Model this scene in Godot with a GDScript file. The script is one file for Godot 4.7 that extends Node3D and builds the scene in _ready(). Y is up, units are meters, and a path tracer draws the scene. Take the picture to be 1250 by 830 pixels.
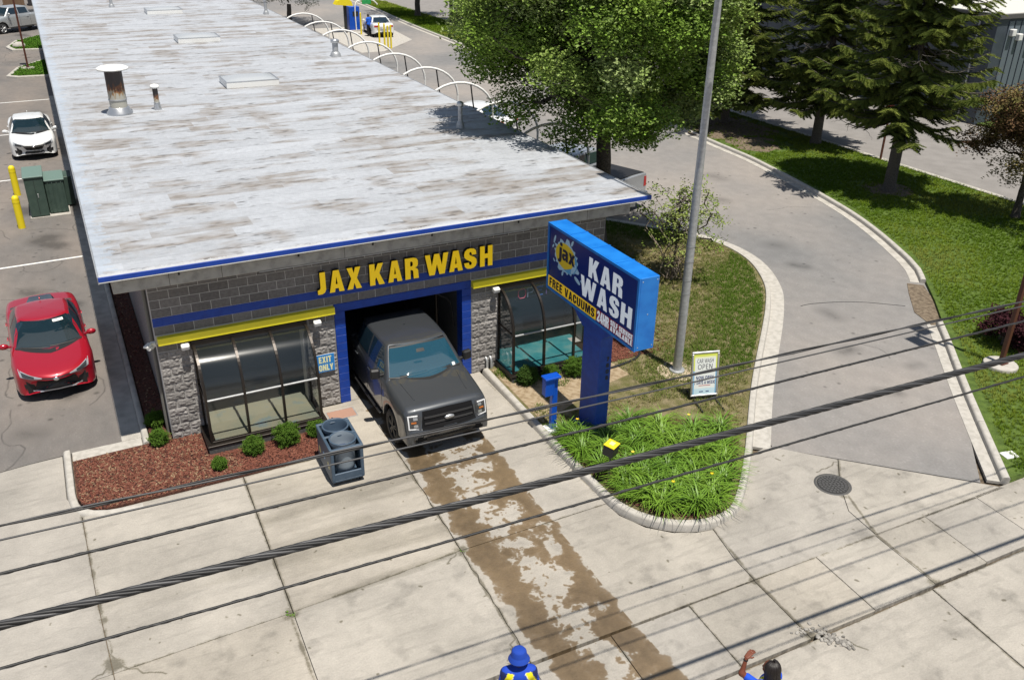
extends Node3D

# ---------------------------------------------------------------- mesh helper
class Mk:
	var v := PackedVector3Array()
	var n := PackedVector3Array()
	var uv := PackedVector2Array()
	var col := PackedColorArray()
	var ix := PackedInt32Array()
	var tint := Color(1, 1, 1)
	func put(p: Vector3, nn: Vector3) -> int:
		v.append(p); n.append(nn); uv.append(Vector2(p.x, p.z)); col.append(tint)
		return v.size() - 1
	func tri(a: Vector3, b: Vector3, c: Vector3) -> void:
		var nn := (b - a).cross(c - a).normalized()
		var k := put(a, nn); put(b, nn); put(c, nn)
		ix.append_array([k, k + 2, k + 1])
	func quad(a: Vector3, b: Vector3, c: Vector3, d: Vector3) -> void:
		var nn := (c - a).cross(d - b).normalized()
		var k := put(a, nn); put(b, nn); put(c, nn); put(d, nn)
		ix.append_array([k, k + 2, k + 1, k, k + 3, k + 2])
	func box(c: Vector3, s: Vector3, bs := Basis.IDENTITY, bev := 0.0) -> void:
		var h := s * 0.5
		if bev <= 0.0:
			var p := []
			for i in 8:
				p.append(c + bs * Vector3(h.x if i & 1 else -h.x, h.y if i & 2 else -h.y, h.z if i & 4 else -h.z))
			quad(p[4], p[5], p[7], p[6]); quad(p[1], p[0], p[2], p[3]); quad(p[5], p[1], p[3], p[7])
			quad(p[0], p[4], p[6], p[2]); quad(p[6], p[7], p[3], p[2]); quad(p[0], p[1], p[5], p[4])
			return
		var q := func(sx: int, sy: int, sz: int, ax: int) -> Vector3:
			var e := Vector3(sx * (h.x - bev), sy * (h.y - bev), sz * (h.z - bev))
			e[ax] += (sx if ax == 0 else (sy if ax == 1 else sz)) * bev
			return c + bs * e
		for s1 in [-1, 1]:
			_fq(q.call(s1, -1, -1, 0), q.call(s1, 1, -1, 0), q.call(s1, 1, 1, 0), q.call(s1, -1, 1, 0), c)
			_fq(q.call(-1, s1, -1, 1), q.call(1, s1, -1, 1), q.call(1, s1, 1, 1), q.call(-1, s1, 1, 1), c)
			_fq(q.call(-1, -1, s1, 2), q.call(1, -1, s1, 2), q.call(1, 1, s1, 2), q.call(-1, 1, s1, 2), c)
			for s2 in [-1, 1]:
				_fq(q.call(s1, s2, -1, 0), q.call(s1, s2, 1, 0), q.call(s1, s2, 1, 1), q.call(s1, s2, -1, 1), c)
				_fq(q.call(-1, s1, s2, 1), q.call(1, s1, s2, 1), q.call(1, s1, s2, 2), q.call(-1, s1, s2, 2), c)
				_fq(q.call(s1, -1, s2, 2), q.call(s1, 1, s2, 2), q.call(s1, 1, s2, 0), q.call(s1, -1, s2, 0), c)
				for s3 in [-1, 1]:
					var a: Vector3 = q.call(s1, s2, s3, 0); var b: Vector3 = q.call(s1, s2, s3, 1); var d: Vector3 = q.call(s1, s2, s3, 2)
					if (b - a).cross(d - a).dot(a - c) < 0: tri(a, d, b)
					else: tri(a, b, d)
	func _fq(a: Vector3, b: Vector3, c: Vector3, d: Vector3, o: Vector3) -> void:
		if (c - a).cross(d - b).dot(a + c - 2.0 * o) < 0: quad(d, c, b, a)
		else: quad(a, b, c, d)
	# rows of points; smooth normals
	func grid(rows: Array, closed := false, flip := false, skip = null) -> void:
		var nr := rows.size(); var nc: int = rows[0].size(); var k := v.size()
		for r in rows:
			for p in r: put(p, Vector3.ZERO)
		var last := nc if closed else nc - 1
		for i in nr - 1:
			for j in last:
				if skip != null and skip.call(i, j): continue
				var a := k + i * nc + j; var b := k + i * nc + (j + 1) % nc
				var c := b + nc; var d := a + nc
				if flip:
					var t := b; b = d; d = t
				_face(a, b, c); _face(a, c, d)
		for i in range(k, v.size()): n[i] = n[i].normalized() if n[i].length_squared() > 1e-16 else Vector3.UP
	func _face(a: int, b: int, c: int) -> void:
		var nn := (v[b] - v[a]).cross(v[c] - v[a])
		if nn.length_squared() < 1e-14: return
		n[a] += nn; n[b] += nn; n[c] += nn
		ix.append_array([a, c, b])
	func fan(ring: Array, flip := false) -> void:
		var c := Vector3.ZERO
		for p in ring: c += p
		c /= ring.size()
		for i in ring.size():
			var a: Vector3 = ring[i]; var b: Vector3 = ring[(i + 1) % ring.size()]
			if flip: tri(c, b, a)
			else: tri(c, a, b)
	func tube(path: Array, rad, sides := 8, caps := true) -> void:
		var rows := []; var up := Vector3.UP
		for i in path.size():
			var d: Vector3 = (path[min(i + 1, path.size() - 1)] - path[max(i - 1, 0)]).normalized()
			if i == 0 and absf(d.dot(up)) > 0.9: up = Vector3.RIGHT
			var sx := d.cross(up).normalized(); up = sx.cross(d).normalized()
			var r: float = rad[i] if rad is Array else rad
			var row := PackedVector3Array()
			for j in sides:
				var a := TAU * j / sides
				row.append(path[i] + (sx * cos(a) + up * sin(a)) * r)
			rows.append(row)
		grid(rows, true, true)
		if caps:
			fan(rows[0], false); fan(rows[-1], true)
	func lathe(c: Vector3, prof: Array, seg := 16, bs := Basis.IDENTITY) -> void:
		var rows := []
		for p in prof:
			var row := PackedVector3Array()
			for j in seg:
				var a := TAU * j / seg
				row.append(c + bs * Vector3(cos(a) * p[0], p[1], sin(a) * p[0]))
			rows.append(row)
		grid(rows, true, true)
	# polygon in (x, z), extruded; bevelled rim
	func slab(poly: PackedVector2Array, y0: float, y1: float, bev := 0.0) -> void:
		if Geometry2D.is_polygon_clockwise(poly): poly.reverse()
		var top := poly
		if bev > 0.0:
			var o := Geometry2D.offset_polygon(poly, -bev, Geometry2D.JOIN_MITER)
			if o.size() == 1 and o[0].size() == poly.size():
				top = o[0]
				if Geometry2D.is_polygon_clockwise(top): top.reverse()
				var best := 0; var bd := 1e9
				for i in top.size():
					var dd := top[i].distance_to(poly[0])
					if dd < bd: bd = dd; best = i
				var t2 := PackedVector2Array()
				for i in top.size(): t2.append(top[(i + best) % top.size()])
				top = t2
			else: bev = 0.0
		var id := Geometry2D.triangulate_polygon(top)
		for k in range(0, id.size(), 3):
			var a := top[id[k]]; var b := top[id[k + 1]]; var c := top[id[k + 2]]
			var A := Vector3(a.x, y1, a.y); var B := Vector3(b.x, y1, b.y); var C := Vector3(c.x, y1, c.y)
			if (B - A).cross(C - A).y < 0: tri(A, C, B)
			else: tri(A, B, C)
		for i in poly.size():
			var j := (i + 1) % poly.size(); var a := poly[i]; var b := poly[j]; var ym := y1 - bev
			quad(Vector3(b.x, y0, b.y), Vector3(a.x, y0, a.y), Vector3(a.x, ym, a.y), Vector3(b.x, ym, b.y))
			if bev > 0.0:
				var ta := top[i]; var tb := top[j]
				quad(Vector3(b.x, ym, b.y), Vector3(a.x, ym, a.y), Vector3(ta.x, y1, ta.y), Vector3(tb.x, y1, tb.y))
	# polygon in the plane o + u*ex + v*ey, with thickness along ez
	func plate(poly: PackedVector2Array, o: Vector3, ex: Vector3, ey: Vector3, thick: float) -> void:
		if Geometry2D.is_polygon_clockwise(poly): poly.reverse()
		var ez := ex.cross(ey).normalized()
		var id := Geometry2D.triangulate_polygon(poly)
		for k in range(0, id.size(), 3):
			var a := poly[id[k]]; var b := poly[id[k + 1]]; var c := poly[id[k + 2]]
			if (b - a).cross(c - a) < 0: var t := b; b = c; c = t
			var A := o + ex * a.x + ey * a.y + ez * thick; var B := o + ex * b.x + ey * b.y + ez * thick; var C := o + ex * c.x + ey * c.y + ez * thick
			tri(A, B, C)
			tri(A - ez * thick, C - ez * thick, B - ez * thick)
		for i in poly.size():
			var a := poly[i]; var b := poly[(i + 1) % poly.size()]
			var A := o + ex * a.x + ey * a.y; var B := o + ex * b.x + ey * b.y
			quad(A, B, B + ez * thick, A + ez * thick)
	func mesh() -> ArrayMesh:
		var a := []; a.resize(Mesh.ARRAY_MAX)
		a[Mesh.ARRAY_VERTEX] = v; a[Mesh.ARRAY_NORMAL] = n; a[Mesh.ARRAY_TEX_UV] = uv; a[Mesh.ARRAY_COLOR] = col; a[Mesh.ARRAY_INDEX] = ix
		var m := ArrayMesh.new()
		m.add_surface_from_arrays(Mesh.PRIMITIVE_TRIANGLES, a)
		return m

# finds where a ray along an axis meets a mesh
class Drape:
	var src: Array = []
	var bins := {}
	func _init(list: Array): src = list
	func _axis(ax: int) -> Dictionary:
		if bins.has(ax): return bins[ax]
		var d := {}
		var u := (ax + 1) % 3; var w := (ax + 2) % 3
		for m in src:
			for k in range(0, m.ix.size(), 3):
				var a: Vector3 = m.v[m.ix[k]]; var b: Vector3 = m.v[m.ix[k + 1]]; var c: Vector3 = m.v[m.ix[k + 2]]
				var u0 := int(floor(minf(a[u], minf(b[u], c[u])) / 0.12)); var u1 := int(floor(maxf(a[u], maxf(b[u], c[u])) / 0.12))
				var w0 := int(floor(minf(a[w], minf(b[w], c[w])) / 0.12)); var w1 := int(floor(maxf(a[w], maxf(b[w], c[w])) / 0.12))
				for i in range(u0, u1 + 1):
					for j in range(w0, w1 + 1):
						var key := i * 4096 + j
						if not d.has(key): d[key] = []
						d[key].append([a, b, c])
		bins[ax] = d
		return d
	# hit nearest to the sender: sgn +1 looks from +axis towards -axis
	func hit(p: Vector3, ax: int, sgn: int) -> float:
		var d := _axis(ax); var u := (ax + 1) % 3; var w := (ax + 2) % 3
		var key := int(floor(p[u] / 0.12)) * 4096 + int(floor(p[w] / 0.12))
		var best := -1e9
		if d.has(key):
			for t in d[key]:
				var a := Vector2(t[0][u], t[0][w]); var b := Vector2(t[1][u], t[1][w]); var c := Vector2(t[2][u], t[2][w]); var q := Vector2(p[u], p[w])
				var den := (b - a).cross(c - a)
				if absf(den) < 1e-10: continue
				var g := (q - a).cross(c - a) / den; var h := (b - a).cross(q - a) / den
				if g < -1e-4 or h < -1e-4 or g + h > 1.0002: continue
				var y: float = t[0][ax] + g * (t[1][ax] - t[0][ax]) + h * (t[2][ax] - t[0][ax])
				best = maxf(best, y * sgn)
		return best * sgn if best > -1e8 else p[ax]

# ---------------------------------------------------------------- node helpers
var rng := RandomNumberGenerator.new()
var M := {}
var used_names := {}

func rr(a: float, b: float) -> float: return rng.randf_range(a, b)
func V(x: float, y: float, z: float) -> Vector3: return Vector3(x, y, z)
func lin(r: float, g: float, b: float) -> Color: return Color(r, g, b).linear_to_srgb()

func numbered(nm: String) -> String:
	if not used_names.has(nm):
		used_names[nm] = 0
		return nm
	used_names[nm] += 1
	return "%s_%03d" % [nm, used_names[nm]]

func add(mk: Mk, nm: String, m: Material, parent: Node = null) -> MeshInstance3D:
	return addm(mk.mesh(), nm, m, parent)
func addm(me: Mesh, nm: String, m: Material, parent: Node = null) -> MeshInstance3D:
	var o := MeshInstance3D.new(); o.mesh = me; o.material_override = m
	o.name = numbered(nm) if parent == null else nm
	(self if parent == null else parent).add_child(o, true)
	return o
func tag(o: Node, label: String, cat: String, group := "") -> Node:
	o.set_meta("label", label); o.set_meta("category", cat)
	if group != "": o.set_meta("group", group)
	return o
func kind(o: Node, k: String) -> Node:
	o.set_meta("kind", k)
	return o
func thing(nm: String, label: String, cat: String, at := Vector3.ZERO, turn := 0.0, group := "") -> Node3D:
	var o := Node3D.new(); o.name = numbered(nm); add_child(o); o.position = at; o.rotation.y = turn
	tag(o, label, cat, group)
	return o
func structure(nm: String) -> Node3D:
	var o := Node3D.new(); o.name = numbered(nm); add_child(o); kind(o, "structure")
	return o
func dup(src: Node3D, at: Vector3, turn: float, label := "") -> Node3D:
	var o: Node3D = src.duplicate(); o.name = numbered(String(src.name).rstrip("0123456789").rstrip("_")); add_child(o); o.position = at; o.rotation.y = turn
	if label != "": o.set_meta("label", label)
	return o

func mat(c: Color, rough := 0.7, metal := 0.0) -> StandardMaterial3D:
	var m := StandardMaterial3D.new(); m.albedo_color = c; m.roughness = rough; m.metallic = metal
	return m
func vmat(rough := 0.8) -> StandardMaterial3D:
	var m := mat(Color(1, 1, 1), rough); m.vertex_color_use_as_albedo = true
	return m
func noise(seed_: int, freq: float, oct := 4, type := FastNoiseLite.TYPE_SIMPLEX_SMOOTH) -> FastNoiseLite:
	var f := FastNoiseLite.new(); f.seed = seed_; f.frequency = freq; f.noise_type = type; f.fractal_octaves = oct
	return f
# seamless texture from two noises, between colours
func ntex(seed_: int, freq: float, cols: Array, size := 512, fine := 0.25, oct := 4) -> ImageTexture:
	var a := noise(seed_, freq, oct).get_seamless_image(size, size).get_data()
	var b := noise(seed_ + 7, 0.35, 2).get_seamless_image(size, size).get_data()
	var out := PackedByteArray(); out.resize(size * size * 3)
	var m := cols.size() - 1
	var lut := []
	for i in 256:
		var t := float(i) / 255.0 * m; var k := mini(int(t), m - 1) if m > 0 else 0
		lut.append((cols[k] as Color).lerp(cols[mini(k + 1, m)], t - k))
	for i in size * size:
		var t := clampf((a[i] / 255.0 - 0.5) * 1.3 + 0.5 + (b[i] / 255.0 - 0.5) * fine * 2.0, 0.0, 1.0)
		var c: Color = lut[int(t * 255.0)]
		out[i * 3] = int(c.r * 255.0); out[i * 3 + 1] = int(c.g * 255.0); out[i * 3 + 2] = int(c.b * 255.0)
	var im := Image.create_from_data(size, size, false, Image.FORMAT_RGB8, out)
	return ImageTexture.create_from_image(im)
var bump_cache := {}
func nbump(seed_: int, freq: float, strength: float, size := 512, oct := 4) -> ImageTexture:
	var key := "%d_%f_%f_%d" % [seed_, freq, strength, size]
	if bump_cache.has(key): return bump_cache[key]
	var im := noise(seed_, freq, oct).get_seamless_image(size, size)
	im.convert(Image.FORMAT_RGBA8)
	im.bump_map_to_normal_map(strength)
	bump_cache[key] = ImageTexture.create_from_image(im)
	return bump_cache[key]
func tmat(tex: Texture2D, metres: float, rough := 0.85, bump: Texture2D = null, bs := 1.0) -> StandardMaterial3D:
	var m := mat(Color(1, 1, 1), rough); m.albedo_texture = tex
	m.uv1_triplanar = true; m.uv1_world_triplanar = true; m.uv1_scale = Vector3.ONE / metres
	if bump: m.normal_enabled = true; m.normal_texture = bump; m.normal_scale = bs
	return m
func multi(nm: String, me: Mesh, xf: Array, m: Material, parent: Node = null, cols: Array = []) -> MultiMeshInstance3D:
	var mm := MultiMesh.new(); mm.transform_format = MultiMesh.TRANSFORM_3D; mm.use_colors = cols.size() > 0
	mm.mesh = me; mm.instance_count = xf.size()
	for i in xf.size():
		mm.set_instance_transform(i, xf[i])
		if cols.size() > 0: mm.set_instance_color(i, cols[i])
	var o := MultiMeshInstance3D.new(); o.multimesh = mm; o.material_override = m
	o.name = numbered(nm) if parent == null else nm
	(self if parent == null else parent).add_child(o, true)
	return o
func poly2(a: Array) -> PackedVector2Array:
	var p := PackedVector2Array()
	for q in a: p.append(Vector2(q[0], q[1]))
	return p
# smooth open curve through points
func curve(a: Array, step := 0.4) -> Array:
	var out := []
	for i in a.size() - 1:
		var p0 = a[maxi(i - 1, 0)]; var p1 = a[i]; var p2 = a[i + 1]; var p3 = a[mini(i + 2, a.size() - 1)]
		var k := maxi(1, int(ceil((p2 - p1).length() / step)))
		for j in k: out.append(p1.cubic_interpolate(p2, p0, p3, float(j) / k))
	out.append(a[-1])
	return out
func keyed(a: Array, s: float) -> float:
	if s <= a[0][0]: return a[0][1]
	for i in a.size() - 1:
		if s <= a[i + 1][0]:
			var t: float = (s - a[i][0]) / (a[i + 1][0] - a[i][0])
			var p0: float = a[maxi(i - 1, 0)][1]; var p3: float = a[mini(i + 2, a.size() - 1)][1]
			var m1: float = 0.0; var m2: float = 0.0
			var h: float = a[i + 1][0] - a[i][0]
			if i > 0: m1 = (a[i + 1][1] - p0) / (a[i + 1][0] - a[i - 1][0]) * h
			else: m1 = a[i + 1][1] - a[i][1]
			if i + 2 < a.size(): m2 = (p3 - a[i][1]) / (a[i + 2][0] - a[i][0]) * h
			else: m2 = a[i + 1][1] - a[i][1]
			# monotone clamp
			var d: float = a[i + 1][1] - a[i][1]
			if d == 0.0: m1 = 0.0; m2 = 0.0
			else:
				m1 = clampf(m1 / d, 0.0, 3.0) * d; m2 = clampf(m2 / d, 0.0, 3.0) * d
			var t2 := t * t; var t3 := t2 * t
			return (2 * t3 - 3 * t2 + 1) * a[i][1] + (t3 - 2 * t2 + t) * m1 + (3 * t2 - 2 * t3) * a[i + 1][1] + (t3 - t2) * m2
	return a[-1][1]

# ---------------------------------------------------------------- scene
func _ready() -> void:
	rng.seed = 20240611
	var cam := Camera3D.new(); cam.name = "camera"
	cam.position = Vector3(-1.0317, 11.1371, 18.4387)
	cam.rotation = Vector3(-0.4655, -0.476, 0.0178)
	cam.fov = 41.495; cam.near = 0.1; cam.far = 600.0
	add_child(cam); cam.current = true
	var env := Environment.new()
	env.background_mode = Environment.BG_SKY
	var sky := Sky.new(); var sm := ProceduralSkyMaterial.new()
	sm.sky_top_color = Color(0.49, 0.56, 0.67); sm.sky_horizon_color = Color(0.80, 0.83, 0.87)
	sm.ground_horizon_color = Color(0.55, 0.56, 0.55); sm.ground_bottom_color = Color(0.30, 0.29, 0.27)
	sm.sky_curve = 0.16; sm.sky_energy_multiplier = 0.85
	sky.sky_material = sm; env.sky = sky
	env.background_energy_multiplier = 1.0
	env.tonemap_mode = Environment.TONE_MAPPER_LINEAR
	env.tonemap_exposure = 1.25
	env.sdfgi_enabled = true; env.ssao_enabled = true; env.ssil_enabled = true
	var we := WorldEnvironment.new(); we.environment = env; add_child(we)
	var sun := DirectionalLight3D.new(); sun.name = "sun"
	sun.light_energy = 1.5; sun.light_color = Color(1.0, 0.975, 0.93); sun.light_angular_distance = 0.6; sun.shadow_enabled = true
	add_child(sun)
	sun.look_at_from_position(Vector3(0.04, 1.0, 0.326) * 50.0, Vector3.ZERO, Vector3.FORWARD)
	materials()
	grounds()
	building()
	pylon_sign()
	street_furniture()
	vehicles()
	wires()
	people()
	plants()
	backdrop()

func materials() -> void:
	M.concrete = tmat(ntex(11, 0.012, [lin(0.33, 0.31, 0.275), lin(0.42, 0.395, 0.355), lin(0.48, 0.455, 0.41)], 512, 0.3), 3.1, 0.9, nbump(5, 0.2, 3.0), 0.35)
	M.kerb = tmat(ntex(12, 0.02, [lin(0.35, 0.33, 0.295), lin(0.42, 0.397, 0.36), lin(0.47, 0.445, 0.405)], 512, 0.35), 2.3, 0.9, nbump(5, 0.2, 3.0), 0.35)
	M.beam = tmat(ntex(13, 0.014, [lin(0.27, 0.262, 0.238), lin(0.375, 0.362, 0.33), lin(0.43, 0.415, 0.38)], 512, 0.25), 2.6, 0.9, nbump(5, 0.2, 3.0), 0.3)
	M.asphalt = tmat(ntex(14, 0.010, [lin(0.20, 0.187, 0.177), lin(0.222, 0.208, 0.197), lin(0.245, 0.230, 0.218)], 1024, 0.6, 5), 13.0, 0.92, nbump(6, 0.3, 4.0), 0.15)
	M.asphalt_old = tmat(ntex(15, 0.014, [lin(0.14, 0.118, 0.103), lin(0.178, 0.154, 0.137), lin(0.205, 0.180, 0.162)], 1024, 0.55, 5), 9.0, 0.92, nbump(6, 0.3, 4.0), 0.15)
	M.dirt = tmat(ntex(16, 0.02, [lin(0.10, 0.075, 0.05), lin(0.17, 0.13, 0.09), lin(0.24, 0.19, 0.13)], 512, 0.4), 1.7, 0.95, nbump(7, 0.15, 6.0), 0.8)
	M.mulch_soil = tmat(ntex(17, 0.03, [lin(0.05, 0.018, 0.012), lin(0.11, 0.04, 0.025), lin(0.17, 0.08, 0.05)], 512, 0.5), 1.1, 0.95, nbump(7, 0.2, 8.0), 1.0)
	M.turf = tmat(ntex(18, 0.02, [lin(0.06, 0.10, 0.012), lin(0.09, 0.15, 0.018), lin(0.13, 0.19, 0.03)], 512, 0.5), 2.9, 0.95, nbump(7, 0.2, 8.0), 1.0)
	M.dry_turf = tmat(ntex(19, 0.014, [lin(0.12, 0.12, 0.03), lin(0.19, 0.165, 0.075), lin(0.29, 0.235, 0.14)], 512, 0.5), 3.3, 0.95, nbump(7, 0.2, 8.0), 1.0)
	M.blue_paint = tmat(ntex(20, 0.02, [lin(0.002, 0.038, 0.28), lin(0.003, 0.052, 0.36)], 256, 0.3), 1.3, 0.55)
	M.blue_metal = mat(lin(0.003, 0.07, 0.45), 0.35)
	M.yellow_paint = mat(lin(0.78, 0.62, 0.012), 0.5)
	M.letter_yellow = mat(lin(0.78, 0.55, 0.006), 0.4)
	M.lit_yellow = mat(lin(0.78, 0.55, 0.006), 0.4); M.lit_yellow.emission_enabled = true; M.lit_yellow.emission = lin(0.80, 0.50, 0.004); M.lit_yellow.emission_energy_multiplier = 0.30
	M.band_yellow = mat(lin(0.90, 0.78, 0.025), 0.45)
	M.mortar = mat(lin(0.52, 0.51, 0.49), 0.95)
	M.black = mat(lin(0.012, 0.012, 0.013), 0.55)
	M.grille = mat(lin(0.010, 0.010, 0.011), 0.8); M.grille.metallic_specular = 0.2
	M.bronze = mat(lin(0.030, 0.024, 0.020), 0.35, 0.5)
	M.alu = mat(lin(0.55, 0.56, 0.57), 0.35, 0.8)
	M.galv = tmat(ntex(21, 0.03, [lin(0.36, 0.37, 0.38), lin(0.50, 0.51, 0.52)], 256, 0.3), 0.9, 0.5, null)
	M.galv.metallic = 0.5
	M.white = mat(lin(0.78, 0.78, 0.76), 0.5)
	M.rubber = mat(lin(0.016, 0.016, 0.017), 0.75)
	M.chrome = mat(lin(0.75, 0.76, 0.78), 0.12, 1.0)
	M.dark_inside = mat(lin(0.15, 0.155, 0.16), 0.8)
	M.leaf = vmat(0.7); M.leaf.metallic_specular = 0.15; M.leaf.backlight = Color(0.72, 0.86, 0.26)
	M.grass_blade = vmat(0.75); M.grass_blade.metallic_specular = 0.15; M.grass_blade.backlight = Color(0.30, 0.36, 0.10)
	M.needle = vmat(0.75); M.needle.metallic_specular = 0.15; M.needle.backlight = Color(0.48, 0.60, 0.20)
	M.bark = tmat(ntex(22, 0.03, [lin(0.035, 0.028, 0.022), lin(0.09, 0.075, 0.06), lin(0.15, 0.13, 0.11)], 256, 0.5), 0.6, 0.95, nbump(8, 0.08, 8.0, 256), 1.0)
	M.vcol = vmat(0.85)
	M.glass = mat(Color(0.05, 0.07, 0.08, 0.30), 0.04); M.glass.transparency = BaseMaterial3D.TRANSPARENCY_ALPHA; M.glass.metallic_specular = 0.9
	M.bent_glass = mat(Color(0.16, 0.19, 0.21, 0.32), 0.11); M.bent_glass.transparency = BaseMaterial3D.TRANSPARENCY_ALPHA; M.bent_glass.metallic_specular = 1.0
	M.sky_tint_screen = mat(Color(0.22, 0.46, 0.56, 0.32), 0.03); M.sky_tint_screen.transparency = BaseMaterial3D.TRANSPARENCY_ALPHA; M.sky_tint_screen.metallic_specular = 1.0  # teal haze put into the glass colour in place of reflected sky
	M.screen_glass = mat(Color(0.12, 0.24, 0.28, 0.34), 0.02); M.screen_glass.transparency = BaseMaterial3D.TRANSPARENCY_ALPHA; M.screen_glass.metallic_specular = 1.0
	M.car_glass = mat(lin(0.010, 0.022, 0.034), 0.04); M.car_glass.metallic_specular = 1.0
	M.iron_stud = mat(lin(.10, .098, .095), .5, .3)
	M.steel_brown = mat(lin(0.09, 0.028, 0.016), 0.5)

# ribbon of pavement along a path, from offset a to offset b on its outer side
func side_of(path: Array, i: int) -> Vector2:
	var d: Vector2 = (path[mini(i + 1, path.size() - 1)] - path[maxi(i - 1, 0)]).normalized()
	return Vector2(-d.y, d.x)
func ribbon(path: Array, a: float, b: float, y0: float, y1: float) -> Mk:
	var mk := Mk.new(); var p := PackedVector2Array()
	for i in path.size(): p.append(path[i] + side_of(path, i) * a)
	for i in range(path.size() - 1, -1, -1): p.append(path[i] + side_of(path, i) * b)
	mk.slab(p, y0, y1)
	return mk
func kerb(parent: Node, path: Array, w: float, h0: float, h1: float, m: Material, piece := 9) -> void:
	var k := 0
	while k < path.size() - 1:
		var e := mini(k + piece, path.size() - 1)
		var rows := []
		for i in range(k, e + 1):
			var s := side_of(path, i); var p: Vector2 = path[i]
			if i == e and e < path.size() - 1: p = p + (path[i - 1] - p).normalized() * 0.012
			var h: float = lerpf(h0, h1, float(i) / (path.size() - 1)); var row := PackedVector3Array()
			for q in [[0.0, -0.05], [0.0, h - 0.02], [0.02, h], [w - 0.06, h], [w - 0.025, h - 0.015], [w - 0.005, h - 0.05], [w + 0.02, -0.05]]:
				var x: Vector2 = p + s * float(q[0]); row.append(V(x.x, q[1], x.y))
			rows.append(row)
		var mk := Mk.new(); mk.grid(rows); mk.fan(rows[0], true); mk.fan(rows[-1], false)
		add(mk, "kerb_stone", m, parent)
		k = e

func jag(a: Vector2, b: Vector2, amp: float, step := 0.18) -> Array:
	var out := []; var k := maxi(2, int(a.distance_to(b) / step)); var d := (b - a).normalized(); var s := Vector2(-d.y, d.x)
	for i in k + 1:
		out.append(a.lerp(b, float(i) / k) + (s * rr(-amp, amp) if i > 0 and i < k else Vector2.ZERO))
	return out

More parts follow.
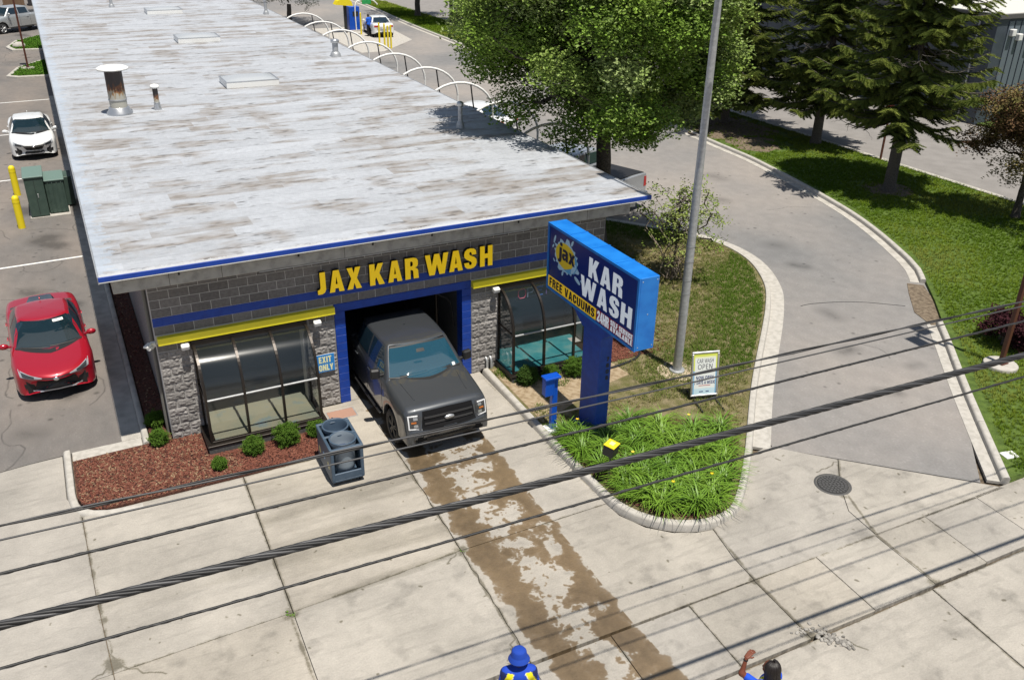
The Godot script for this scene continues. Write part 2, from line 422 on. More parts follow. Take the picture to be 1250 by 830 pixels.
func drive_texture() -> Array:
	var W := 1664; var H := 1024
	var n1 := noise(31, 0.006, 5).get_image(W, H).get_data()
	var n2 := noise(32, 0.06, 4).get_image(W, H).get_data()
	var n3 := noise(33, 0.45, 2).get_image(W, H).get_data()
	var n4 := noise(34, 0.022, 5).get_image(W, H).get_data()
	var im4 := noise(35, 0.02, 4).get_image(W / 8, H); im4.resize(W, H, Image.INTERPOLATE_CUBIC)
	var n5 := im4.get_data()
	var al := PackedByteArray(); al.resize(W * H * 3)
	var ro := PackedByteArray(); ro.resize(W * H)
	# grime worked into the joints and along cracks
	var gm := PackedFloat32Array(); gm.resize(W * H)
	var stamp := func(a: Vector2, b: Vector2, wd: float, f: float) -> void:
		var lo := a.min(b) - Vector2(wd, wd); var hi := a.max(b) + Vector2(wd, wd); var ab := b - a; var l2 := maxf(ab.length_squared(), 1e-6)
		for j in range(maxi(int((lo.y + 2.0) * 64), 0), mini(int((hi.y + 2.0) * 64) + 1, H)):
			for i in range(maxi(int((lo.x + 8.0) * 64), 0), mini(int((hi.x + 8.0) * 64) + 1, W)):
				var p := Vector2(-8.0 + (i + .5) / 64.0, -2.0 + (j + .5) / 64.0); var t := clampf((p - a).dot(ab) / l2, 0, 1); var dd := p.distance_to(a + ab * t)
				if dd < wd: gm[j * W + i] = maxf(gm[j * W + i], f * (1.0 - dd / wd))
	for s in [[1.1, 2.06, 1.03, 6.42, .9], [-2.02, 2.06, -1.85, 6.52, .75], [-1.85, 6.52, 1.03, 6.42, .55], [1.03, 6.42, 4.28, 6.2, .7], [4.34, 2.4, 4.28, 6.2, .8], [4.28, 6.2, 4.17, 9.2, .95], [4.28, 6.2, 7.5, 6.16, .5], [4.17, 9.22, 15.4, 9.33, .6], [8.98, 7.77, 8.75, 9.25, .9], [8.75, 9.25, 8.68, 10.8, 1.0], [11.76, 9.31, 12.35, 7.75, .8], [12.35, 7.75, 13.0, 7.05, .8], [11.76, 9.31, 11.7, 10.8, .8], [5.66, 9.25, 5.6, 10.8, .8], [7.27, 9.25, 7.2, 10.8, .8], [10.22, 9.25, 10.15, 10.8, .5], [13.1, 9.25, 13.03, 10.8, .5], [4.0, 10.82, 18, 10.86, .8], [0.97, 6.4, 0.9, 10.8, .8], [11.5, 10.84, 11.2, 14, .8], [3.3, 0.02, 3.24, 1.6, .7], [1.1, 2.07, 2.95, 2.04, .8], [-1.6, 2.07, 1.1, 2.07, .6], [7.5, 0.3, 7.52, 6.1, .55]]:
		stamp.call(Vector2(s[0], s[1]), Vector2(s[2], s[3]), .07, s[4])
	for s in [[0.95, 6.42, .22], [-1.83, 6.3, .24], [4.28, 6.2, .22], [8.72, 9.25, .12], [11.7, 10.75, .2], [8.68, 10.7, .22], [12.1, 8.05, .12], [-1.9, 5.2, .12]]:
		stamp.call(Vector2(s[0], s[1]), Vector2(s[0] + .02, s[1] + .05), s[2], 1.15)
	var cr := RandomNumberGenerator.new(); cr.seed = 12
	for s in [[-1.83, 6.3, -2.5, 6.75], [-1.83, 6.35, -1.1, 6.9], [-1.88, 5.6, -1.83, 6.3], [4.28, 6.2, 3.9, 6.45], [4.28, 6.25, 4.55, 6.5], [8.7, 10.55, 9.3, 11.4], [12.93, 7.1, 12.2, 7.2], [4.2, 8.6, 3.9, 9.0]]:
		var a := Vector2(s[0], s[1]); var e := Vector2(s[2], s[3]); var n := 7; var prev := a
		for i in n:
			var q := a.lerp(e, (i + 1.0) / n) + Vector2(cr.randfn(), cr.randfn()) * .03
			stamp.call(prev, q, .022, 1.3); prev = q
	for i in 260:
		var p := Vector2(cr.randf_range(-6, 16), cr.randf_range(2, 13)); stamp.call(p, p + Vector2(cr.randfn(), cr.randfn()) * .03, cr.randf_range(.02, .045), cr.randf_range(.7, 1.2))
	var RL := [[0.0, 5.9], [2.7, 6.12], [3.9, 5.85], [5.4, 5.62], [6.4, 5.9], [7.8, 5.72], [9.1, 5.55], [10.2, 5.6]]
	for j in H:
		var z := -2.0 + (j + 0.5) / 64.0
		var rl := keyed(RL, z); var rr_ := 6.47 - 0.035 * z + (0.0 if z < 9.2 else (z - 9.2) * 0.10); var dry := 0.0 if z < 10.6 else (z - 10.6) * 0.5
		for i in W:
			var x := -8.0 + (i + 0.5) / 64.0; var k := j * W + i
			var a := n1[k] / 255.0; var b := n2[k] / 255.0; var c := n3[k] / 255.0; var d := n4[k] / 255.0
			var t := 0.86 + (a - 0.5) * 0.34 + (b - 0.5) * 0.13 + (c - 0.5) * 0.20
			var warm := 0.0
			# grimy slab beside the exit
			if x > 1.05 and x < 4.3 and z > 2.0 and z < 6.4:
				var g := clampf((n5[k] / 255.0 - 0.42) * 3.5, 0.0, 1.0)
				t -= g * 0.22; warm += g * 0.10
			elif x > -2.0 and x < 1.05 and z > 4.2 and z < 6.4:
				var g2 := clampf((n5[k] / 255.0 - 0.48) * 3.0, 0.0, 1.0)
				t -= g2 * 0.14; warm += g2 * 0.10
			elif z > 6.4:
				t -= clampf((d - 0.6) * 0.8, 0.0, 0.2)
			t *= 1.0 - clampf((n5[(k * 3 + 977) % (W * H)] / 255.0 - .60) * 1.2, 0.0, .16) * clampf(b * 2.0 - .4, 0.0, 1.0)
			var gk := gm[k]
			if gk > 0.0:
				var gf := clampf((gk * (0.35 + d * 1.1) + (b - 0.5) * 0.5 + (c - 0.5) * 0.5 - 0.34) * 3.0, 0.0, 1.0)
				t *= 1.0 - gf * 0.58; warm += gf * 0.5
			var r := 0.405 * t; var gg := (0.374 - warm * 0.02) * t; var bb := (0.328 - warm * 0.10) * t
			var rough := 0.9
			if x > 4.2 and x < 6.8 and z < 11.6:
				var e := (d - 0.5) * 0.75 + (b - 0.5) * 0.22
				var wet := -1.0
				wet = maxf(wet, minf(x - (4.42 + e * 0.5), (4.92 + 0.012 * z + e * 0.9) - x))
				wet = maxf(wet, minf(x - (rl + e * 1.2), (rr_ + e * 0.35) - x))
				if x > 4.5 and x < rr_:
					wet = maxf(wet, (0.40 + 0.05 * sin(z * 2.1) - d * 1.0 - b * 0.16 + 0.05) * 0.9)
					if b > .60: wet = maxf(wet, (b - .60) * .5 - absf(d - .46) * .35)
					wet = maxf(wet, 0.05 + e * 0.25 - absf(z - 3.55 - 0.15 * (x - 5.0)))
					wet = maxf(wet, 0.04 + e * 0.22 - absf(z - 4.6 + 0.10 * (x - 5.0)))
				wet -= dry * (0.6 + d)
				if wet > 0.0:
					var f := clampf(wet * 38.0, 0.0, 1.0) * clampf(.86 + wet * 1.5 + (c - .5) * .25, 0.0, 1.0)
					var wv := (0.70 + 0.45 * a + (b - .5) * .22 - clampf(wet, 0.0, .25) * .7) * (0.88 + 0.24 * c); r = lerpf(r, 0.185 * wv, f); gg = lerpf(gg, 0.132 * wv, f); bb = lerpf(bb, 0.076 * wv, f)
					rough = lerpf(0.9, 0.30, f)
			al[k * 3] = int(255.0 * pow(clampf(r, 0, 1), 0.4545)); al[k * 3 + 1] = int(255.0 * pow(clampf(gg, 0, 1), 0.4545)); al[k * 3 + 2] = int(255.0 * pow(clampf(bb, 0, 1), 0.4545))
			ro[k] = int(rough * 255.0)
	return [ImageTexture.create_from_image(Image.create_from_data(W, H, false, Image.FORMAT_RGB8, al)), ImageTexture.create_from_image(Image.create_from_data(W, H, false, Image.FORMAT_L8, ro))]

# weathered asphalt for one stretch: x0, z0 corner, size in metres, pixels, base tone, worn spots and cracks
func asphalt_material(x0: float, z0: float, sx: float, sz: float, W: int, H: int, sd: int, base: Color, spots: Array, cracks: int, box: Rect2) -> StandardMaterial3D:
	var n1 := noise(sd, 2.2 / W, 5).get_image(W, H).get_data(); var n2 := noise(sd + 1, 0.05, 4).get_image(W, H).get_data(); var n3 := noise(sd + 2, 0.5, 2).get_image(W, H).get_data()
	var gm := PackedFloat32Array(); gm.resize(W * H); var kx := W / sx; var kz := H / sz
	var stamp := func(a: Vector2, b: Vector2, wd: float, f: float) -> void:
		var lo := a.min(b) - Vector2(wd, wd); var hi := a.max(b) + Vector2(wd, wd); var ab := b - a; var l2 := maxf(ab.length_squared(), 1e-6)
		for j in range(maxi(int((lo.y - z0) * kz), 0), mini(int((hi.y - z0) * kz) + 1, H)):
			for i in range(maxi(int((lo.x - x0) * kx), 0), mini(int((hi.x - x0) * kx) + 1, W)):
				var p := Vector2(x0 + (i + .5) / kx, z0 + (j + .5) / kz); var t := clampf((p - a).dot(ab) / l2, 0, 1); var dd := p.distance_to(a + ab * t)
				if dd < wd: gm[j * W + i] = maxf(gm[j * W + i], f * (1.0 - dd / wd))
	var cr := RandomNumberGenerator.new(); cr.seed = sd
	for s in spots: stamp.call(Vector2(s[0], s[1]), Vector2(s[0] + cr.randfn() * .2, s[1] + cr.randfn() * .3), s[2], s[3])
	for i in cracks:
		var p := Vector2(cr.randf_range(box.position.x, box.end.x), cr.randf_range(box.position.y, box.end.y)); var a := cr.randf() * TAU
		for k in cr.randi_range(5, 16):
			a += cr.randfn() * .35; var q := p + Vector2(cos(a), sin(a)) * .22; stamp.call(p, q, .032, .60); p = q
	for i in 160:
		var p := Vector2(cr.randf_range(box.position.x, box.end.x), cr.randf_range(box.position.y, box.end.y)); stamp.call(p, p, cr.randf_range(.03, .12), cr.randf_range(.4, .9))
	var al := PackedByteArray(); al.resize(W * H * 3)
	for k in W * H:
		var a := n1[k] / 255.0; var b := n2[k] / 255.0; var c := n3[k] / 255.0; var g := gm[k]
		var t := 1.0 + (a - .5) * .42 + (b - .5) * .18 + (c - .5) * .26
		if g > 0.0: t *= 1.0 - clampf((g * (.5 + b * .8) + (c - .5) * .3 - .12) * 1.3, 0.0, .55)
		if c > .80 and b > .5: t *= 1.12
		var w := (a - .5) * .10
		al[k * 3] = int(255.0 * pow(clampf(base.r * t * (1.0 + w), 0, 1), .4545)); al[k * 3 + 1] = int(255.0 * pow(clampf(base.g * t, 0, 1), .4545)); al[k * 3 + 2] = int(255.0 * pow(clampf(base.b * t * (1.0 - w), 0, 1), .4545))
	var m := mat(Color(1, 1, 1), .9); m.albedo_texture = ImageTexture.create_from_image(Image.create_from_data(W, H, false, Image.FORMAT_RGB8, al))
	m.uv1_scale = V(1.0 / sx, 1.0 / sz, 1); m.uv1_offset = V(-x0 / sx, -z0 / sz, 0)
	return m

func shrink(p: Array, g: float) -> PackedVector2Array:
	var q := Geometry2D.offset_polygon(PackedVector2Array(p), -g, Geometry2D.JOIN_MITER)
	return q[0]

func grounds() -> void:
	var g := Mk.new(); g.slab(poly2([[-400, -400], [400, -400], [400, 400], [-400, 400]]), -0.3, -0.10)
	kind(add(g, "ground", M.dirt), "structure")
	# asphalt
	var lot := Mk.new(); lot.slab(poly2([[-40, -110], [-0.62, -110], [-0.62, -0.42], [-2.12, -0.42], [-2.9, -0.37], [-3.6, -0.28], [-8, -0.15], [-40, -0.15]]), -0.08, -0.004)
	kind(add(lot, "parking_lot", asphalt_material(-8, -52, 8, 52, 400, 1600, 201, Color(.168, .150, .137), [[-2.1, -4.4, .5, .5], [-2.0, -3.1, .35, .7], [-2.2, -15.0, .8, .8], [-1.7, -14.2, .6, .8], [-2.6, -18.5, .7, .7], [-1.6, -21.5, .8, .9], [-2.2, -23.0, .6, .7], [-2.0, -27.5, .5, .7], [-2.6, -10.2, .7, .6], [-1.5, -8.8, .5, .6], [-2.7, -1.6, .6, .4], [-1.5, -32, .8, .6], [-2.2, -36, .9, .6]], 26, Rect2(-3.6, -34, 2.6, 33))), "structure")
	var lane := Mk.new(); lane.slab(poly2([[11.0, -110], [33.3, -110], [33.3, 2.0], [22.2, 2.0], [15.15, 8.99], [12.02, 6.03], [13.0, 4.0], [11.0, -9.0]]), -0.08, -0.004)
	kind(add(lane, "lane", asphalt_material(11, -31, 23, 40, 800, 1200, 221, Color(.222, .209, .199), [[17, 3.2, .5, .5], [18.5, 1.5, .6, .4], [21, -4, .9, .4], [20.5, -2, .5, .5], [22.5, -9, .8, .5], [16.2, 5.2, .4, .5], [24.5, -12, .9, .4], [18.0, 4.6, .4, .4]], 6, Rect2(15, -14, 11, 20))), "structure")
	var side := Mk.new(); side.slab(poly2([[33.72, -120], [44.0, -120], [44.0, 10.6], [33.72, 10.6]]), -0.08, -0.004)
	kind(add(side, "side_street", M.asphalt), "structure")
	var cs := Mk.new(); var cp := []
	for q in curve([Vector2(18.1, .39), Vector2(18.48, .40), Vector2(19.14, .57), Vector2(19.63, .76), Vector2(20.1, 1.01), Vector2(20.56, 1.36), Vector2(21.03, 1.74)], .12): cp.append(V(q.x, -.003, q.y))
	cs.tube(cp, .012, 5); kind(add(cs, "crack_seal", M.rubber), "structure")
	# painted stall lines on the left lot
	for zz in [-12.87, -23.4, -31.8, -39.8]:
		var l := Mk.new(); l.slab(poly2([[-3.6 - 2.0, zz + 0.14], [-0.98, zz - 0.05], [-0.98, zz + 0.05], [-3.6 - 2.0, zz + 0.24]]), -0.003, 0.002)
		kind(add(l, "stall_line", M.white), "structure")
	# driveway slabs
	var tx := drive_texture()
	var dm := mat(Color(1, 1, 1), 1.0); dm.albedo_texture = tx[0]; dm.roughness_texture = tx[1]
	dm.uv1_scale = V(1.0 / 26.0, 1.0 / 16.0, 1); dm.uv1_offset = V(8.0 / 26.0, 2.0 / 16.0, 0)
	dm.normal_enabled = true; dm.normal_texture = nbump(9, 0.3, 2.0, 1024); dm.normal_scale = 0.25
	M.drive = dm
	var dr := structure("driveway")
	var c0 := Vector2(4.34, 0.0); var c1 := Vector2(4.34, 3.4); var c2 := Vector2(4.28, 6.2); var c3 := Vector2(4.17, 9.2)
	var ck := [c0, c1] + jag(c1, c2, 0.022).slice(1) ; var ck2 := jag(c2, c3, 0.03)
	var ckr := ck.duplicate(); ckr.reverse(); var ck2r := ck2.duplicate(); ck2r.reverse()
	var t1 := jag(Vector2(1.03, 6.42), c2, 0.012); var t1r := t1.duplicate(); t1r.reverse()
	var isl := [Vector2(7.52, 6.16), Vector2(7.56, 6.6), Vector2(7.82, 7.14), Vector2(8.2, 7.5), Vector2(8.62, 7.7), Vector2(8.98, 7.77)]
	var slabs := [
		[[Vector2(-2.02, 2.06), Vector2(1.1, 2.06), Vector2(1.03, 6.42), Vector2(-1.85, 6.52), Vector2(-1.95, 4.6)], 0.006],
		[[Vector2(1.1, 2.06), Vector2(2.95, 2.03), Vector2(3.24, 1.6), Vector2(3.32, 0.02), Vector2(3.9, 0.02), Vector2(3.9, 0.0)] + ck + t1r.slice(1), 0.006],
		[ck + [Vector2(7.52, 6.16), Vector2(7.55, 0.0)], 0.006],
		[[Vector2(-8, -0.13), Vector2(-3.6, -0.26), Vector2(-2.9, -0.35), Vector2(-2.25, -0.38), Vector2(-2.25, 1.3), Vector2(-2.02, 2.06), Vector2(-1.95, 4.6), Vector2(-1.85, 6.52), Vector2(-8, 6.7)], 0.005],
		[[Vector2(-8, 6.7), Vector2(-1.85, 6.52), Vector2(-1.75, 9.24), Vector2(-8, 9.24)], 0.006],
		[[Vector2(-1.85, 6.52), Vector2(1.03, 6.42), Vector2(0.97, 9.22), Vector2(-1.75, 9.24)], 0.005],
		[[Vector2(1.03, 6.42)] + t1.slice(1) + ck2.slice(1) + [Vector2(0.97, 9.22)], 0.006],
		[ck2 + [Vector2(8.75, 9.25), Vector2(8.80, 8.6), Vector2(8.98, 7.77)] + [isl[4], isl[3], isl[2], isl[1], isl[0]], 0.006],
		[[Vector2(8.98, 7.77), Vector2(8.80, 8.6), Vector2(8.75, 9.25), Vector2(11.76, 9.31), Vector2(11.84, 8.5), Vector2(12.35, 7.75), Vector2(13.02, 7.02), Vector2(11.95, 5.92), Vector2(11.1, 6.12), Vector2(9.85, 7.3), Vector2(9.4, 7.6)], 0.007],
		[[Vector2(11.76, 9.31), Vector2(11.84, 8.5), Vector2(12.35, 7.75), Vector2(13.02, 7.02), Vector2(15.1, 9.0), Vector2(15.45, 9.35)], 0.006],
	]
	var xs := [-8.0, -5.0, -1.75, 0.97, 2.6, 4.17, 5.66, 7.27, 8.73, 10.22, 11.73, 13.1, 14.6, 16.1, 17.7, 19.4]
	for i in xs.size() - 1:
		slabs.append([[Vector2(xs[i], 9.26), Vector2(xs[i + 1], 9.27), Vector2(xs[i + 1] - 0.07, 10.80), Vector2(xs[i] - 0.07, 10.78)], 0.007 if i % 3 != 1 else 0.004])
	var tints := [dm]
	for f in [[.93, .935, .95], [1.0, .985, .96], [.96, .955, .945]]:
		var d2: StandardMaterial3D = dm.duplicate(); d2.albedo_color = Color(pow(f[0], .4545), pow(f[1], .4545), pow(f[2], .4545)); tints.append(d2)
	var si := 0
	for s in slabs:
		var mk := Mk.new(); mk.slab(shrink(s[0], s[1]), -0.09, 0.0, 0.006)
		add(mk, "slab", tints[[0, 2, 0, 1, 3, 2, 0, 3, 1, 0, 3, 1, 2][si % 13]], dr); si += 1
	var lane_slab := Mk.new(); lane_slab.slab(poly2([[3.95, -14], [7.25, -14], [7.25, -0.012], [3.95, -0.012]]), -0.09, -0.002)
	add(lane_slab, "slab", dm, dr)
	# street slabs
	var stt := structure("street")
	var sx := [-14.0, -8.1, -1.9, 5.05, 11.5, 17.6, 24.0, 31.0]
	for i in sx.size() - 1:
		for r in 3:
			var z0: float = 10.84 + r * 3.5
			var mk := Mk.new(); mk.slab(shrink([Vector2(sx[i], z0), Vector2(sx[i + 1], z0), Vector2(sx[i + 1] - 0.3, z0 + 3.5), Vector2(sx[i] - 0.3, z0 + 3.5)], 0.009), -0.09, -0.006, 0.006)
			add(mk, "slab", dm, stt)
	# iron cover plate set flush in the driveway
	var walk := structure("pavement")
	for i in 10:
		var x0: float = 19.4 + i * 1.6
		var w1 := Mk.new(); w1.slab(poly2([[x0 + 0.006, 9.30], [x0 + 1.594, 9.30], [x0 + 1.594, 10.78], [x0 + 0.006, 10.78]]), -0.09, 0.0, 0.006)
		add(w1, "slab", M.concrete, walk)
	# island between exit and lane
	var inner := [Vector2(7.74, 0.12), Vector2(7.70, 2.2), Vector2(7.68, 5.4), Vector2(7.78, 6.5), Vector2(8.2, 7.16), Vector2(8.8, 7.5), Vector2(9.4, 7.52), Vector2(9.95, 7.22), Vector2(11.2, 6.02), Vector2(13.5, 3.55), Vector2(16.85, 0.2), Vector2(18.25, -1.55), Vector2(19.05, -3.5), Vector2(18.9, -5.4), Vector2(17.6, -7.4), Vector2(15.9, -9.5)]
	var ip := curve(inner, 0.3)
	var il := Mk.new(); il.slab(PackedVector2Array(ip + [Vector2(11.14, -9.6), Vector2(11.14, 0.03), Vector2(10.75, 0.03), Vector2(10.75, 1.05), Vector2(7.98, 1.05), Vector2(7.98, 0.03)]), -0.05, 0.085)
	kind(add(il, "island_lawn", M.dry_turf), "structure")
	var ik := structure("island_kerb")
	kerb(ik, ip, 0.16, 0.13, 0.13, M.kerb, 15)
	var gut := []
	for q in ip:
		if q.x > 11.4: gut.append(q)
	kind(add(ribbon(gut, 0.17, 0.56, -0.06, 0.006), "gutter", M.kerb), "structure")
	# right verge
	var re := [Vector2(31.0, -105), Vector2(30.6, -78), Vector2(29.4, -59), Vector2(28.6, -25), Vector2(28.06, -15.6), Vector2(27.62, -11.85), Vector2(26.15, -5.4), Vector2(24.2, -0.85), Vector2(23.05, 0.75)]
	var re2 := [Vector2(20.95, 3.15), Vector2(20.1, 4.15), Vector2(18.2, 6.3), Vector2(15.68, 9.28)]
	var rp := curve(re, 0.9); var rp2 := curve(re2, 0.5)
	var vl := Mk.new(); vl.slab(PackedVector2Array(rp + [Vector2(22.0, 2.0)] + rp2 + [Vector2(33.4, 9.25), Vector2(33.4, -105)]), -0.05, 0.09)
	kind(add(vl, "verge_lawn", M.turf), "structure")
	var rk := structure("verge_kerb")
	kerb(rk, rp, 0.17, 0.14, 0.14, M.kerb, 6); kerb(rk, rp2, 0.17, 0.13, 0.13, M.kerb, 6)
	kind(add(ribbon(rp, 0.18, 0.46, -0.06, 0.006), "gutter", M.concrete), "structure")
	kind(add(ribbon(rp2, 0.18, 0.44, -0.06, 0.006), "gutter", M.kerb), "structure")
	var sk := structure("side_street_kerb")
	kerb(sk, [Vector2(33.45, 9.25), Vector2(33.45, -30), Vector2(33.45, -110)], -0.2, 0.12, 0.12, M.kerb)
	var fl := Mk.new(); fl.slab(poly2([[44.2, -120], [120, -120], [120, 10.6], [44.2, 10.6]]), -0.05, 0.06)
	kind(add(fl, "far_lawn", M.turf), "structure")
	# worn dirt shoulder where the kerb is missing
	var sh := Mk.new(); sh.slab(poly2([[20.62, 3.05], [20.9, 2.2], [21.9, 1.1], [22.5, 0.5], [22.85, 0.85], [22.0, 2.05], [20.98, 3.2]]), -0.05, 0.012)
	kind(add(sh, "shoulder", M.dirt), "structure")
	# planting beds by the building
	var bed := Mk.new()
	var bp := [Vector2(-2.06, 0.0), Vector2(-2.06, 1.4), Vector2(-1.95, 1.8), Vector2(-1.6, 2.05), Vector2(1.1, 2.05), Vector2(2.94, 2.02), Vector2(3.22, 1.58), Vector2(3.3, 0.02), Vector2(0.02, 0.02), Vector2(-0.02, -0.02), Vector2(-0.02, -40), Vector2(-0.46, -40), Vector2(-0.46, -0.05)]
	bed.slab(PackedVector2Array(bp), -0.06, 0.045)
	kind(add(bed, "mulch_bed", M.mulch_soil), "structure")
	var bk := structure("bed_kerb")
	kerb(bk, curve([Vector2(-2.08, -0.36), Vector2(-2.08, 0.6), Vector2(-2.07, 1.45), Vector2(-1.95, 1.85), Vector2(-1.55, 2.08), Vector2(-0.9, 2.11)], 0.25), 0.15, 0.13, 0.02, M.kerb, 20)
	kerb(bk, [Vector2(-0.48, -40), Vector2(-0.48, -20), Vector2(-0.48, -0.05)], 0.14, 0.10, 0.10, M.concrete)
	var ws := Mk.new(); ws.slab(poly2([[-2.06, -0.40], [-0.64, -0.40], [-0.64, -0.01], [-2.06, -0.02]]), -0.06, 0.03, 0.01)
	kind(add(ws, "pavement_edge", M.kerb), "structure")
	var wk := structure("side_walk")
	for i in 22:
		var z0: float = -0.44 - i * 1.83
		var w2 := Mk.new(); w2.slab(poly2([[-1.04, z0 - 1.82], [-0.63, z0 - 1.82], [-0.63, z0], [-1.04, z0]]), -0.06, 0.012, 0.005)
		add(w2, "slab", M.concrete, wk)
	mulch()

func mulch() -> void:
	var chip := Mk.new(); chip.box(Vector3.ZERO, V(0.055, 0.012, 0.018), Basis.IDENTITY)
	var me := chip.mesh()
	for part in 2:
		var xf := []; var cs := []
		for i in (15000 if part == 0 else 6000):
			var p := Vector2.ZERO
			if part == 0:
				p = Vector2(rr(-2.0, 3.25), rr(0.05, 2.02))
				if p.x < 0.0 and rng.randf() < 0.10: p = Vector2(rr(-0.45, -0.03), rr(-14, 0))
				if p.x > 0.55 and p.x < 3.28 and p.y < 1.05: continue
				if p.x < -1.75 and p.y > 1.75: continue
				if p.x > 2.95 and p.y > 1.5: continue
			else:
				p = Vector2(10.75 + absf(rng.randfn()) * 0.75, 0.2 + rng.randfn() * 0.75)
				if p.x < 11.16 and p.y < 0.05: continue
				if p.y < -1.3 or p.y > 1.15: continue
			var b := Basis.from_euler(V(rr(-0.6, 0.6), rr(0, TAU), rr(-0.5, 0.5))).scaled(V(rr(0.5, 1.4), rr(0.6, 1.6), rr(0.6, 1.6)))
			xf.append(Transform3D(b, V(p.x, (0.052 if part == 0 else 0.095) + rr(-0.005, 0.018), p.y)))
			var t := rng.randf()
			var c := Color(0.13, 0.036, 0.022).lerp(Color(0.20, 0.075, 0.045), t)
			if rng.randf() < 0.16 and p.x < 1.2: c = Color(0.26, 0.17, 0.10)
			if rng.randf() < 0.10: c = Color(0.06, 0.02, 0.015)
			cs.append(c)
		var o := multi("mulch_chips", me, xf, M.vcol, null, cs)
		kind(o, "stuff"); tag(o, "reddish brown wood mulch in the bed left of the wash exit" if part == 0 else "reddish brown wood mulch patch behind the blue sign pole", "mulch")

